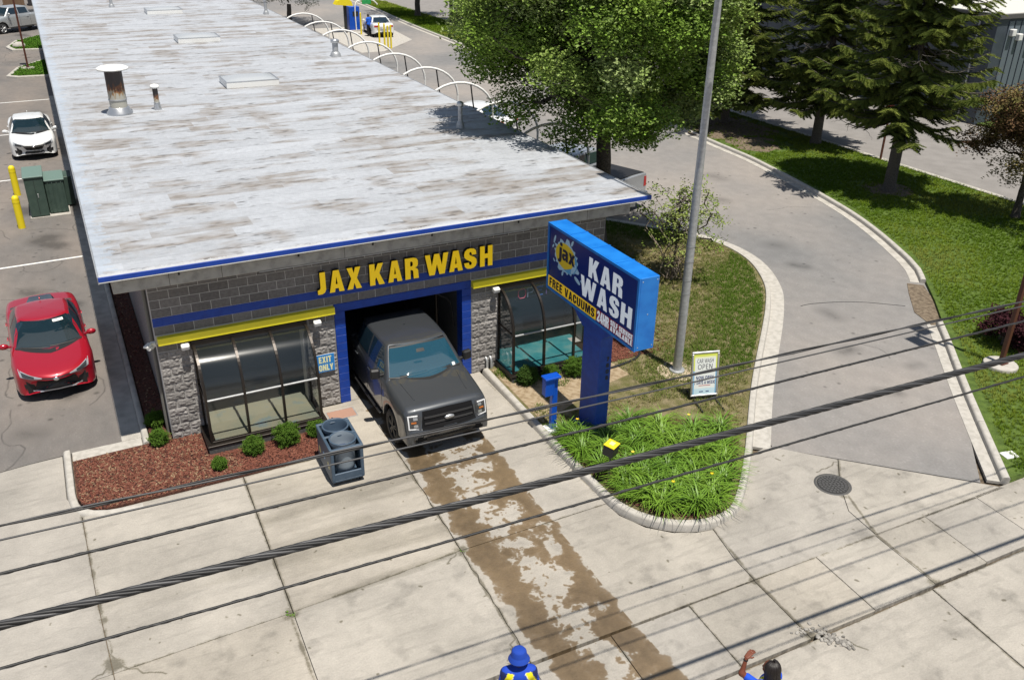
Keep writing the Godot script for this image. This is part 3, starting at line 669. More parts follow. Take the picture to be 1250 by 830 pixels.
# ---------------------------------------------------------------- heavy condensed lettering
const GLYPH := {
	"J": [[.14,1,.40,1,.40,.2,.33,.06,.2,0,0,0,0,.2,.1,.22,.14,.3]],
	"A": [[0,0,.2,1,.46,1,.66,0,.43,0,.405,.17,.255,.17,.23,0],[.285,.36,.375,.36,.33,.74]],
	"X": [[0,0,.2,.5,.02,1,.26,1,.33,.72,.40,1,.64,1,.46,.5,.66,0,.41,0,.33,.29,.25,0]],
	"K": [[0,0,0,1,.24,1,.24,.62,.40,1,.64,1,.45,.55,.68,0,.42,0,.30,.37,.24,.26,.24,0]],
	"R": [[0,0,0,1,.40,1,.54,.95,.60,.84,.60,.66,.55,.56,.46,.52,.56,.46,.60,.38,.62,0,.39,0,.37,.36,.33,.42,.24,.43,.24,0],[.24,.60,.24,.83,.32,.83,.36,.79,.36,.65,.32,.60]],
	"W": [[.18,0,0,1,.22,1,.30,.42,.42,1,.64,1,.76,.42,.84,1,1.06,1,.88,0,.64,0,.53,.52,.42,0]],
	"S": [[0,.31,.23,.31,.25,.2,.31,.17,.37,.21,.37,.29,.33,.35,.10,.49,.02,.58,0,.72,.04,.88,.14,.97,.31,1,.48,.97,.58,.87,.60,.68,.38,.68,.36,.80,.31,.83,.26,.80,.25,.73,.29,.67,.50,.55,.60,.45,.62,.28,.57,.11,.46,.03,.31,0,.14,.03,.04,.12]],
	"H": [[0,0,0,1,.24,1,.24,.62,.42,.62,.42,1,.66,1,.66,0,.42,0,.42,.40,.24,.40,.24,0]],
	"F": [[0,0,0,1,.48,1,.48,.80,.24,.80,.24,.60,.44,.60,.44,.41,.24,.41,.24,0]],
	"E": [[0,0,0,1,.50,1,.50,.80,.24,.80,.24,.60,.46,.60,.46,.41,.24,.41,.24,.2,.51,.2,.51,0]],
	"V": [[.2,0,0,1,.24,1,.33,.34,.42,1,.66,1,.46,0]],
	"C": [[.60,.60,.37,.60,.36,.78,.31,.82,.25,.78,.24,.5,.25,.22,.31,.18,.36,.22,.37,.41,.60,.41,.60,.22,.54,.08,.43,.01,.31,0,.15,.03,.04,.13,0,.3,0,.7,.04,.87,.15,.97,.31,1,.45,.98,.55,.91,.60,.78]],
	"U": [[0,1,.24,1,.24,.25,.27,.18,.32,.17,.37,.18,.40,.25,.40,1,.64,1,.64,.26,.58,.09,.46,.01,.32,0,.18,.01,.06,.09,0,.26]],
	"M": [[0,0,0,1,.32,1,.43,.45,.54,1,.86,1,.86,0,.64,0,.64,.62,.52,0,.34,0,.22,.62,.22,0]],
	"O": [[0,.3,0,.7,.05,.88,.16,.97,.32,1,.48,.97,.59,.88,.64,.7,.64,.3,.59,.12,.48,.03,.32,0,.16,.03,.05,.12],[.24,.25,.24,.75,.28,.83,.36,.83,.40,.75,.40,.25,.36,.17,.28,.17]],
	"L": [[0,0,0,1,.24,1,.24,.2,.48,.2,.48,0]],
	"I": [[0,0,0,1,.24,1,.24,0]],
	"T": [[.18,0,.18,.8,0,.8,0,1,.6,1,.6,.8,.42,.8,.42,0]],
	"N": [[0,0,0,1,.22,1,.42,.5,.42,1,.64,1,.64,0,.43,0,.22,.54,.22,0]],
	"Y": [[.21,0,.21,.38,0,1,.24,1,.33,.66,.42,1,.66,1,.45,.38,.45,0]],
	"B": [[0,0,0,1,.42,1,.56,.94,.60,.8,.58,.62,.48,.53,.58,.46,.62,.34,.61,.15,.54,.03,.40,0],[.24,.60,.24,.82,.33,.82,.37,.77,.37,.66,.33,.60],[.24,.18,.24,.42,.34,.42,.38,.36,.38,.24,.34,.18]],
	"2": [[0,0,0,.2,.34,.60,.37,.72,.36,.8,.31,.83,.26,.8,.24,.66,.01,.66,.04,.86,.14,.97,.31,1,.48,.97,.58,.87,.60,.72,.55,.56,.32,.2,.60,.2,.60,0]],
	"4": [[.30,0,.30,.18,0,.18,0,.36,.26,1,.52,1,.52,.36,.60,.36,.60,.18,.52,.18,.52,0],[.16,.36,.30,.36,.30,.72]],
	"7": [[.10,0,.30,.80,0,.80,0,1,.56,1,.56,.82,.34,0]],
	"0": [[0,.3,0,.7,.05,.88,.16,.97,.32,1,.48,.97,.59,.88,.64,.7,.64,.3,.59,.12,.48,.03,.32,0,.16,.03,.05,.12],[.24,.25,.24,.75,.28,.83,.36,.83,.40,.75,.40,.25,.36,.17,.28,.17]],
	"8": [[0,.28,.03,.44,.12,.53,.04,.61,.02,.76,.06,.90,.16,.98,.31,1,.46,.98,.56,.90,.60,.76,.58,.61,.50,.53,.59,.44,.62,.28,.57,.10,.46,.02,.31,0,.16,.02,.05,.10],[.25,.61,.25,.80,.37,.80,.37,.61],[.24,.19,.24,.42,.38,.42,.38,.19]],
	"j": [[.02,-.28,.02,-.10,.10,-.10,.13,-.04,.13,.72,.36,.72,.36,-.06,.30,-.22,.18,-.28]],
	"a": [[.34,.10,.26,0,.12,0,.02,.10,0,.25,.04,.38,.14,.44,.33,.45,.33,.52,.27,.56,.06,.53,.06,.70,.30,.73,.48,.68,.55,.55,.56,0,.36,0],[.33,.31,.33,.22,.27,.16,.22,.17,.20,.23,.23,.30]],
	"x": [[0,0,.19,.37,.02,.72,.25,.72,.31,.54,.37,.72,.60,.72,.43,.37,.62,0,.38,0,.31,.20,.24,0]],
}
func glyph(ch: String) -> PackedVector2Array:
	var g: Array = GLYPH[ch]; var rings := []
	for r in g:
		var p := PackedVector2Array()
		for i in range(0, r.size(), 2): p.append(Vector2(r[i], r[i + 1]))
		rings.append(p)
	var out: PackedVector2Array = rings[0]
	if Geometry2D.is_polygon_clockwise(out): out.reverse()
	for k in range(1, rings.size()):
		var h: PackedVector2Array = rings[k]
		if not Geometry2D.is_polygon_clockwise(h): h.reverse()
		var bi := 0; var bj := 0; var bd := 1e9
		for i in out.size():
			for j in h.size():
				var d := out[i].distance_to(h[j])
				if d < bd: bd = d; bi = i; bj = j
		var e := (h[bj] - out[bi]).normalized(); var s := Vector2(-e.y, e.x) * 0.0015
		var q := PackedVector2Array()
		for i in bi + 1: q.append(out[i])
		q[bi] += s
		q.append(h[bj] + s)
		for j in range(1, h.size()): q.append(h[(bj + j) % h.size()])
		q.append(h[bj] - s); q.append(out[bi] - s)
		for i in range(bi + 1, out.size()): q.append(out[i])
		out = q
	return out
func gwidth(ch: String) -> float:
	if ch == " ": return 0.25
	var w := 0.0; var r: Array = GLYPH[ch][0]
	for i in range(0, r.size(), 2): w = maxf(w, r[i])
	return w
func words(parent: Node, nm: String, s: String, o: Vector3, ex: Vector3, ey: Vector3, width: float, h: float, thick: float, m: Material, gap := 0.09) -> void:
	var total := -gap
	for ch in s: total += gwidth(ch) + gap
	var k := width / total; var x := 0.0
	for ch in s:
		if ch != " ":
			var mk := Mk.new(); var p := glyph(ch)
			for i in p.size(): p[i] = Vector2(p[i].x * k, p[i].y * h)
			mk.plate(p, o + ex * x, ex, ey, thick)
			add(mk, nm, m, parent)
		x += (gwidth(ch) + gap) * k
func small_text(parent: Node, nm: String, s: String, o: Vector3, basis_: Basis, h: float, m: Material, squeeze := 1.0, bold := true) -> MeshInstance3D:
	var t := TextMesh.new(); t.text = s; var f := SystemFont.new(); f.font_names = PackedStringArray(["Droid Sans"]); f.font_weight = 700 if bold else 400
	t.font = f; t.font_size = 64; t.pixel_size = h / 46.0; t.depth = 0.004; t.curve_step = 2.0
	var n := addm(t, nm, m, parent); n.transform = Transform3D(basis_ * Basis.from_scale(V(squeeze, 1, 1)), o)
	return n

# ---------------------------------------------------------------- car wash building
var block_cache := {}
func block_mesh(split: bool, w: float, variant: int) -> Mesh:
	var key := "%s_%.3f_%d" % [split, w, variant]
	if block_cache.has(key): return block_cache[key]
	var mk := Mk.new(); var hw := w * 0.5 - 0.006; var hh := 0.094
	if not split: mk.box(V(0, 0, -0.02), V(hw * 2, hh * 2, 0.04), Basis.IDENTITY, 0.004)
	else:
		var r2 := RandomNumberGenerator.new(); r2.seed = 77 + variant * 13 + int(w * 1000)
		var rows := []; var nx := maxi(3, int(w / 0.05)); var ny := 5
		for j in ny + 1:
			var row := PackedVector3Array()
			for i in nx + 1:
				var edge := i == 0 or j == 0 or i == nx or j == ny
				var z := r2.randf_range(0.0, 0.006) if edge else r2.randf_range(0.004, 0.032)
				row.append(V(lerpf(-hw, hw, float(i) / nx) + (0.0 if edge else r2.randf_range(-.01, .01)), lerpf(-hh, hh, float(j) / ny) + (0.0 if edge else r2.randf_range(-.008, .008)), z))
			rows.append(row)
		for j in ny:
			for i in nx:
				if (i + j + variant) % 2 == 0:
					mk.tri(rows[j][i], rows[j][i + 1], rows[j + 1][i + 1]); mk.tri(rows[j][i], rows[j + 1][i + 1], rows[j + 1][i])
				else:
					mk.tri(rows[j][i], rows[j][i + 1], rows[j + 1][i]); mk.tri(rows[j][i + 1], rows[j + 1][i + 1], rows[j + 1][i])
		for i in nx:
			mk.quad(rows[0][i] - V(0, 0, rows[0][i].z + .04), rows[0][i + 1] - V(0, 0, rows[0][i + 1].z + .04), rows[0][i + 1], rows[0][i])
			mk.quad(rows[ny][i], rows[ny][i + 1], rows[ny][i + 1] - V(0, 0, rows[ny][i + 1].z + .04), rows[ny][i] - V(0, 0, rows[ny][i].z + .04))
		for j in ny:
			mk.quad(rows[j][0] - V(0, 0, rows[j][0].z + .04), rows[j][0], rows[j + 1][0], rows[j + 1][0] - V(0, 0, rows[j + 1][0].z + .04))
			mk.quad(rows[j][nx], rows[j][nx] - V(0, 0, rows[j][nx].z + .04), rows[j + 1][nx] - V(0, 0, rows[j + 1][nx].z + .04), rows[j + 1][nx])
	var me := mk.mesh(); block_cache[key] = me
	return me

func boxm(parent: Node, nm: String, m: Material, c: Vector3, s: Vector3, bev := 0.0) -> MeshInstance3D:
	var mk := Mk.new(); mk.box(c, s, Basis.IDENTITY, bev)
	return add(mk, nm, m, parent)
func span(parent: Node, nm: String, m: Material, a: Vector3, b: Vector3, bev := 0.0) -> MeshInstance3D:
	return boxm(parent, nm, m, (a + b) * 0.5, (b - a).abs(), bev)

func roof_texture() -> ImageTexture:
	var W := 1024; var H := 2048
	var st := func(sd: int, f: float, k: int, oct: int) -> PackedByteArray:
		var im := noise(sd, f, oct).get_image(W / k, H); im.resize(W, H, Image.INTERPOLATE_CUBIC)
		return im.get_data()
	var s1: PackedByteArray = st.call(41, 0.035, 10, 4); var s2: PackedByteArray = st.call(42, 0.11, 6, 3); var s3: PackedByteArray = st.call(43, 0.30, 8, 2)
	var n1 := noise(44, 0.006, 4).get_image(W, H).get_data(); var n2 := noise(45, 0.05, 4).get_image(W, H).get_data()
	var n6 := noise(46, 0.4, 2).get_image(W, H).get_data()
	var r2 := RandomNumberGenerator.new(); r2.seed = 9
	var tone := []; var cuts := []
	for i in 90:
		tone.append(r2.randf_range(-0.06, 0.05)); var xs := []; var x := r2.randf_range(0.3, 2.5)
		while x < 14.0: xs.append([x, r2.randf_range(-.10, .06), pow(r2.randf(), 2.2)]); x += r2.randf_range(0.7, 3.4)
		cuts.append(xs)
	var al := PackedByteArray(); al.resize(W * H * 3)
	for j in H:
		var d := (j + 0.5) / H * 58.7; var sid := int(d / 0.62); sid = mini(sid, 89); var fr := d / 0.62 - sid; var seg := 0; var xs: Array = cuts[sid]
		for i in W:
			var x := (i + 0.5) / W * 12.82; var k := j * W + i
			while seg < xs.size() - 1 and x > xs[seg][0]: seg += 1
			var a := s1[k] / 255.0; var b := s2[k] / 255.0; var c := s3[k] / 255.0; var p := n1[k] / 255.0; var q := n2[k] / 255.0; var g := n6[k] / 255.0
			var t: float = 0.94 + tone[sid] + xs[seg][1] * .6 + (c - 0.5) * 0.20 + (q - 0.5) * 0.10 + (g - 0.5) * 0.10
			# worn brown sheets with streaky grain
			var br := clampf((p * 0.55 + a * 0.85 + xs[seg][2] * .34 - 0.78) * 3.2, 0.0, 1.0) * clampf(0.35 + b * 1.1 - 0.1, 0.0, 1.0)
			if x < 1.6: br = maxf(br, clampf((q * 0.5 + a * 0.8 - 0.62) * 3.0, 0, 1) * 0.55 * (1.0 if x > 0.5 else 0.3))
			# scuffed dark flecks
			var dk := clampf((b * 0.62 + c * 0.5 - 0.66) * 7.0, 0.0, 1.0) * clampf((a - 0.36) * 4.0, 0.0, 1.0)
			if fr < 0.06 or (fr < 0.11 and g > 0.5): dk = maxf(dk, 0.30 * clampf(q * 2.0 - 0.5, 0, 1))
			var r: float = 0.408 * t; var gr: float = 0.427 * t; var bl: float = 0.460 * t
			r = lerpf(r, 0.215, br * 0.85); gr = lerpf(gr, 0.186, br * 0.85); bl = lerpf(bl, 0.160, br * 0.85)
			r = lerpf(r, 0.075, dk * 0.7); gr = lerpf(gr, 0.072, dk * 0.7); bl = lerpf(bl, 0.072, dk * 0.7)
			# bluish white flashing along the left gravel stop, laid on with a ragged edge
			if x < 0.26 + (b - 0.5) * 0.6 + (q - 0.5) * .3:
				r = lerpf(r, 0.36, 0.55); gr = lerpf(gr, 0.42, 0.55); bl = lerpf(bl, 0.50, 0.55)
			if d < 0.16 + (n2[i * 3] / 255.0 - 0.5) * 0.1:
				r = lerpf(r, 0.50, 0.7); gr = lerpf(gr, 0.51, 0.7); bl = lerpf(bl, 0.53, 0.7)
			al[k * 3] = int(255.0 * pow(clampf(r, 0, 1), 0.4545)); al[k * 3 + 1] = int(255.0 * pow(clampf(gr, 0, 1), 0.4545)); al[k * 3 + 2] = int(255.0 * pow(clampf(bl, 0, 1), 0.4545))
	return ImageTexture.create_from_image(Image.create_from_data(W, H, false, Image.FORMAT_RGB8, al))

func building() -> void:
	var b := thing("car_wash_building", "long low concrete block car wash with white patched flat roof and blue and yellow bands", "building")
	# wall core behind the blocks
	var core := Mk.new()
	for r in [[0, .78, 0, 2.2], [3.10, 3.86, 0, 2.2], [7.315, 8.07, 0, 2.2], [10.6, 11.11, 0, 2.2], [.78, 3.10, 0, .24], [8.07, 10.6, 0, .24], [0, 3.86, 2.2, 3.9], [7.315, 11.11, 2.2, 3.9], [3.86, 7.315, 2.6, 3.9]]:
		core.box(V((r[0] + r[1]) * .5, (r[2] + r[3]) * .5, -0.154), V(r[1] - r[0], r[3] - r[2], 0.296))
	var wall := add(core, "wall", M.mortar, b)
	var smooth := []; var split := []
	for k in 4:
		var f: float = [0.82, 1.0, 0.92, 1.12][k]
		smooth.append(tmat(ntex(60 + k, 0.03, [lin(.145 * f, .137 * f, .132 * f), lin(.205 * f, .195 * f, .190 * f)], 256, 0.4), 0.8, 0.9, nbump(5, 0.2, 3.0, 256), 0.5))
		split.append(tmat(ntex(70 + k, 0.04, [lin(.18 * f, .17 * f, .163 * f), lin(.27 * f, .256 * f, .246 * f), lin(.35 * f, .333 * f, .32 * f)], 256, 0.5), 0.7, 0.95, nbump(5, 0.2, 4.0, 256), 0.6))
	span(b, "side_wall", split[0], V(0.0, 0, -58), V(0.3, 3.9, -0.31)); span(b, "side_wall", split[0], V(10.81, 0, -58), V(11.11, 3.9, -0.31)); span(b, "back_wall", split[0], V(0.3, 0, -58), V(10.81, 3.9, -57.7))
	var B := 0.4064; var kk := 0
	for i in 19:
		if i == 12: continue
		var iv := [[0.0, .78], [3.10, 3.86], [7.315, 8.07], [10.6, 11.11]]
		if i == 11: iv = [[0.0, 3.86], [7.315, 11.11]]
		if i >= 13: iv = [[0.0, 11.11]]
		var off := 0.0 if i % 2 == 1 else -B * 0.5
		for v in iv:
			var x: float = off
			while x < v[1]:
				var a := maxf(x, v[0]); var e := minf(x + B, v[1]); x += B
				if e - a < 0.06: continue
				kk = (kk * 5 + 3) % 1009
				var m: Material = M.blue_paint if i == 14 else (split[rng.randi() % 4] if i < 11 else smooth[rng.randi() % 4])
				var o := addm(block_mesh(i < 11, snappedf(e - a, 0.001), rng.randi() % 5), "split_face_block" if i < 11 else ("painted_block" if i == 14 else "smooth_block"), m, wall)
				o.position = V((a + e) * .5, i * .2 + .1, 0.0)
	# low window walls
	span(wall, "sill_wall", M.blue_paint, V(0, 2.800, -0.02), V(11.11, 3.0, -0.0035))
	# yellow bands
	for r in [[0.03, 3.855], [7.32, 11.10]]:
		span(b, "yellow_band", M.band_yellow, V(r[0], 2.415, -0.005), V(r[1], 2.580, 0.14), 0.006)
	# blue door surround
	var df := span(b, "door_frame", M.blue_paint, V(3.865, 2.40, -0.30), V(7.31, 2.598, 0.02), 0.006)
	for s in [[3.865, 4.11], [7.065, 7.31]]:
		for i in 12:
			span(df, "jamb_block", M.blue_paint, V(s[0], i * .2 + .002, -0.30), V(s[1], i * .2 + .197, 0.018 + rr(0, .003)), 0.004)
	# tunnel behind the door
	var tn := Mk.new()
	tn.box(V(3.75, 1.5, -7.4), V(0.2, 3.0, 14.2)); tn.box(V(7.42, 1.5, -7.4), V(0.2, 3.0, 14.2)); tn.box(V(5.585, 2.95, -7.4), V(3.47, 0.1, 14.2)); tn.box(V(5.585, 1.45, -14.4), V(3.47, 2.9, 0.2))
	add(tn, "tunnel", M.dark_inside, b)
	var rail := Mk.new(); rail.tube([V(6.75, 0, -0.9), V(6.75, 2.5, -0.9), V(6.6, 2.65, -0.9), V(4.4, 2.65, -0.9)], 0.05, 8)
	add(rail, "spray_arch", M.bronze, b)
	var hose := Mk.new(); hose.tube(curve([V(6.45, 2.6, -0.55), V(6.6, 2.2, -0.45), V(6.95, 1.9, -0.5), V(7.05, 1.2, -0.5)], 0.1), 0.018, 6)
	add(hose, "hose", M.black, b)
	# rooms behind the glazed bays
	for r in [[0.3, 3.63, 0], [7.54, 10.8, 1]]:
		var room := Mk.new()
		room.box(V((r[0] + r[1]) * .5, 1.5, -1.45), V(r[1] - r[0], 3.0, 0.2)); room.box(V((r[0] + r[1]) * .5, 2.55, -0.83), V(r[1] - r[0], 0.1, 1.03))
		add(room, "inner_wall", mat(lin(.16, .17, .165), .8), b)
		var fm := tmat(ntex(80, 0.012, [lin(.30, .34, .28), lin(.36, .37, .28), lin(.40, .39, .28), lin(.22, .33, .38)], 256, .15), 4.1, .35) if r[2] == 0 else tmat(ntex(81, 0.012, [lin(.05, .27, .31), lin(.07, .33, .37), lin(.16, .38, .38)], 256, .2), 1.9, .3)
		span(b, "bay_floor", fm, V(r[0], 0.0, -1.35), V(r[1], 0.22, -0.30)); span(b, "bay_floor", fm, V(r[0] + .5, 0.241, -0.30), V(r[1] - .5, 0.262, 0.86))
	# roof
	var rt := mat(Color(1, 1, 1), 0.75); rt.albedo_texture = roof_texture()
	rt.uv1_scale = V(1.0 / 12.817, -1.0 / 58.7, 1); rt.uv1_offset = V(0.855 / 12.817, 0.7 / 58.7, 0)
	rt.normal_enabled = true; rt.normal_texture = nbump(10, 0.12, 2.0, 1024); rt.normal_scale = 0.25
	var roof := span(b, "roof", M.beam, V(-0.64, 3.9, -57.9), V(11.46, 4.24, 0.56), 0.012)
	var deck := Mk.new(); deck.slab(poly2([[-0.85, -58], [11.955, -58], [11.955, 0.695], [-0.85, 0.695]]), 4.243, 4.343, 0.012)
	add(deck, "roof_deck", rt, roof)
	span(roof, "drip_edge", M.white, V(-0.86, 4.232, 0.697), V(11.965, 4.252, 0.722))
	span(roof, "roof_trim", M.blue_paint, V(-0.862, 4.254, 0.698), V(11.967, 4.352, 0.726), 0.004)
	span(roof, "roof_trim", M.galv, V(-0.872, 4.20, -58), V(-0.852, 4.352, 0.696))
	span(roof, "roof_trim", M.galv, V(11.957, 4.20, -58), V(11.977, 4.352, 0.696))
	span(roof, "side_fascia", M.galv, V(11.48, 3.98, -57.9), V(11.75, 4.24, 0.35))
	for px in [0.62, 3.05, 4.7, 6.1, 8.3]:
		var mk := Mk.new(); mk.box(V(px, 4.13, 0.566), V(0.035, 0.05, 0.02)); add(mk, "bracket", M.black, roof)
	for px in [.42, 1.45, 4.05, 7.9, 10.2]: span(roof, "joint", M.bronze, V(px, 3.905, 0.5595), V(px + .008, 4.235, 0.5615))
	span(roof, "conduit", M.galv, V(2.2, 3.885, 0.558), V(8.6, 3.90, 0.572))
	# facade letters
	for a in [["J", 3.51, 3.70], ["A", 3.78, 4.12], ["X", 4.19, 4.53], ["K", 4.73, 5.08], ["A", 5.17, 5.51], ["R", 5.59, 5.92], ["W", 6.09, 6.68], ["A", 6.70, 7.05], ["S", 7.09, 7.42], ["H", 7.51, 7.84]]:
		var p := glyph(a[0]); var w := gwidth(a[0]); var mk := Mk.new()
		for i in p.size(): p[i] = Vector2(p[i].x / w * (a[2] - a[1]), p[i].y * 0.52)
		mk.plate(p, V(a[1], 2.95, 0.11), V(1, 0, 0), V(0, 1, 0), 0.008)
		var lo := add(mk, "sign_letter", M.lit_yellow, b); var rk := Mk.new(); rk.plate(p, V(a[1], 2.95, 0.012), V(1, 0, 0), V(0, 1, 0), 0.097); add(rk, "letter_return", M.black, lo)
	# wall lights
	for q in [[0.55, 2.28], [3.42, 2.26], [7.93, 2.26]]:
		var wl := Mk.new(); wl.box(V(q[0], q[1], 0.06), V(0.11, 0.12, 0.10), Basis.IDENTITY, 0.01)
		var o := add(wl, "wall_light", M.white, b)
		var hd := Mk.new(); hd.box(V(q[0], q[1] + 0.03, 0.165), V(0.17, 0.12, 0.12), Basis(Vector3.RIGHT, 0.35), 0.02); add(hd, "lamp_head", M.white, o)
	var sc := Mk.new(); sc.box(V(-0.06, 2.40, -0.06), V(0.10, 0.10, 0.10), Basis.IDENTITY, 0.01); sc.tube([V(-0.08, 2.36, -0.02), V(-0.17, 2.38, 0.10)], 0.045, 10); sc.box(V(-0.17, 2.44, 0.05), V(.11, .05, .2), Basis(Vector3.UP, -.6), .01)
	add(sc, "security_camera", M.white, b)
	var pipe := Mk.new(); pipe.tube([V(-0.05, 0.05, -0.35), V(-0.05, 3.9, -0.35)], 0.04, 8); pipe.box(V(-0.03, 1.9, -0.8), V(.05, 3.8, .12))
	add(pipe, "downpipe", mat(lin(.16, .155, .14), .6), b)
	var cd := Mk.new()
	for xx in [7.72, 7.84]: cd.tube([V(xx, 0.05, 0.09), V(xx, 0.30, 0.09), V(xx, 0.36, 0.05), V(xx, 0.38, 0.0)], 0.035, 8)
	add(cd, "conduit_stub", M.galv, b)
	# plate saying EXIT ONLY
	var es := span(b, "exit_sign", mat(lin(.02, .22, .60), .35), V(3.35, .96, 0.046), V(3.77, 1.41, 0.06))
	span(es, "sign_border", M.white, V(3.345, .955, 0.044), V(3.775, 1.415, 0.055))
	words(es, "letter", "EXIT", V(3.40, 1.20, 0.0605), V(1, 0, 0), V(0, 1, 0), 0.30, 0.16, 0.003, mat(lin(.80, .80, .45), .5))
	words(es, "letter", "ONLY", V(3.39, 0.99, 0.0605), V(1, 0, 0), V(0, 1, 0), 0.34, 0.16, 0.003, mat(lin(.80, .80, .45), .5))
	for r in [[0.62, 3.24], [7.98, 10.76]]: glazed_bay(b, r[0], r[1])
	roof_fixtures(b)
	var cp := thing("access_cover", "flat pinkish metal access cover let into the concrete beside the exit door", "cover")
	span(cp, "plate", mat(lin(.36, .21, .155), .6), V(3.40, 0.0, 0.32), V(4.03, 0.012, 0.70), 0.004)
	span(cp, "frame", M.galv, V(3.375, -0.01, 0.295), V(4.055, 0.006, 0.725))
	var hd2 := Mk.new(); hd2.lathe(V(3.46, 0.012, 0.60), [[0.0, 0.004], [0.02, 0.004], [0.02, 0.0]], 10); add(hd2, "lifting_hole", M.black, cp)
	# unlit neon word in the right bay
	var ns := thing("open_sign", "pink and blue neon tubing word OPEN hung inside the right glazed bay", "sign", V(8.62, 1.86, 0.02))
	var nc := [mat(lin(.62, .12, .20), .3), mat(lin(.35, .45, .60), .3), mat(lin(.10, .22, .65), .3), mat(lin(.30, .20, .55), .3)]
	var strokes := [[[0.05, 0], [.17, 0], [.21, .06], [.21, .19], [.16, .25], [.05, .25], [0, .19], [0, .06], [.05, 0]], [[0, 0], [0, .25], [.13, .25], [.18, .19], [.13, .12], [0, .12]], [[.17, 0], [0, 0], [0, .25], [.17, .25], [.17, .22], [.03, .22], [.03, .14], [.14, .14]], [[0, 0], [0, .25], [.16, 0], [.16, .25]]]
	for i in 4:
		var pth := []
		for q in strokes[i]: pth.append(V(i * 0.27 + q[0], q[1], 0))
		var mk := Mk.new(); mk.tube(pth, 0.014, 6); add(mk, "letter", nc[i], ns)
	var bar := Mk.new(); bar.box(V(.5, .28, -.02), V(1.1, .02, .02)); bar.box(V(.5, -.03, -.02), V(1.1, .02, .02)); add(bar, "backing_bar", M.black, ns)

func glazed_bay(b: Node, x0: float, x1: float) -> void:
	var bay := Node3D.new(); bay.name = "glazed_bay"; b.add_child(bay, true)
	var base := span(bay, "sill", tmat(ntex(90, 0.04, [lin(.05, .05, .05), lin(.11, .108, .105)], 256, .5), .7, .9), V(x0, 0.0, 0.0), V(x1, 0.19, 0.99))
	base.name = "sill"
	span(bay, "sill_cap", M.bronze, V(x0 - .02, 0.192, 0.0), V(x1 + .02, 0.24, 1.01), 0.008)
	span(bay, "header", M.bronze, V(x0 + .05, 2.18, 0.0), V(x1 - .05, 2.385, 0.10), 0.01)
	var prof := curve([Vector2(0.05, 2.27), Vector2(0.25, 2.23), Vector2(0.45, 2.12), Vector2(0.63, 1.95), Vector2(0.76, 1.72), Vector2(0.83, 1.46), Vector2(0.855, 1.30)], 0.09)
	var a := x0 + .10; var e := x1 - .08
	for i in 4:
		var x := lerpf(a, e, i / 3.0); var path := []
		for q in prof: path.append(V(x, q.y, q.x))
		path.append(V(x, 0.24, 0.875))
		var rows := []
		for k in path.size():
			var p: Vector3 = path[k]; var d: Vector3 = (path[mini(k + 1, path.size() - 1)] - path[maxi(k - 1, 0)]).normalized(); var s := V(0, -d.z, d.y) * -1.0
			rows.append(PackedVector3Array([p + V(-.027, 0, 0) + s * .03, p + V(.027, 0, 0) + s * .03, p + V(.027, 0, 0) - s * .04, p + V(-.027, 0, 0) - s * .04]))
		var mk := Mk.new()
		for k in rows.size() - 1:
			for j in 4: mk._fq(rows[k][j], rows[k][(j + 1) % 4], rows[k + 1][(j + 1) % 4], rows[k + 1][j], (rows[k][0] + rows[k][2] + rows[k + 1][0] + rows[k + 1][2]) * .25)
		add(mk, "rib", M.bronze, bay)
		if i < 3:
			var xa := x + .027; var xb := lerpf(a, e, (i + 1) / 3.0) - .027; var r2 := []
			for k in prof.size(): r2.append(PackedVector3Array([V(xa, prof[k].y, prof[k].x), V(xb, prof[k].y, prof[k].x)]))
			var gl := Mk.new(); gl.grid(r2, false, true); add(gl, "curved_pane", M.bent_glass, bay)
			var gp := Mk.new(); gp.quad(V(xa, .25, .873), V(xb, .25, .873), V(xb, 1.28, .857), V(xa, 1.28, .857)); add(gp, "pane", M.glass, bay)
	span(bay, "rail", M.galv, V(a, 1.27, 0.835), V(e, 1.305, 0.885), 0.006)
	span(bay, "bottom_rail", M.bronze, V(a, 0.242, 0.84), V(e, 0.285, 0.91), 0.004)
	for x in [a, e]:
		var pl := PackedVector2Array()
		for q in prof: pl.append(q)
		pl.append(Vector2(.86, .25)); pl.append(Vector2(.03, .25))
		var gs := Mk.new(); gs.plate(pl, V(x + .003, 0, 0), V(0, 0, 1), V(0, 1, 0), .006); add(gs, "side_pane", M.glass, bay)
		span(bay, "side_bar", M.bronze, V(x - .02, 1.27, 0.02), V(x + .02, 1.305, 0.83)); span(bay, "side_post", M.bronze, V(x - .025, 0.245, 0.005), V(x + .025, 2.26, 0.05))

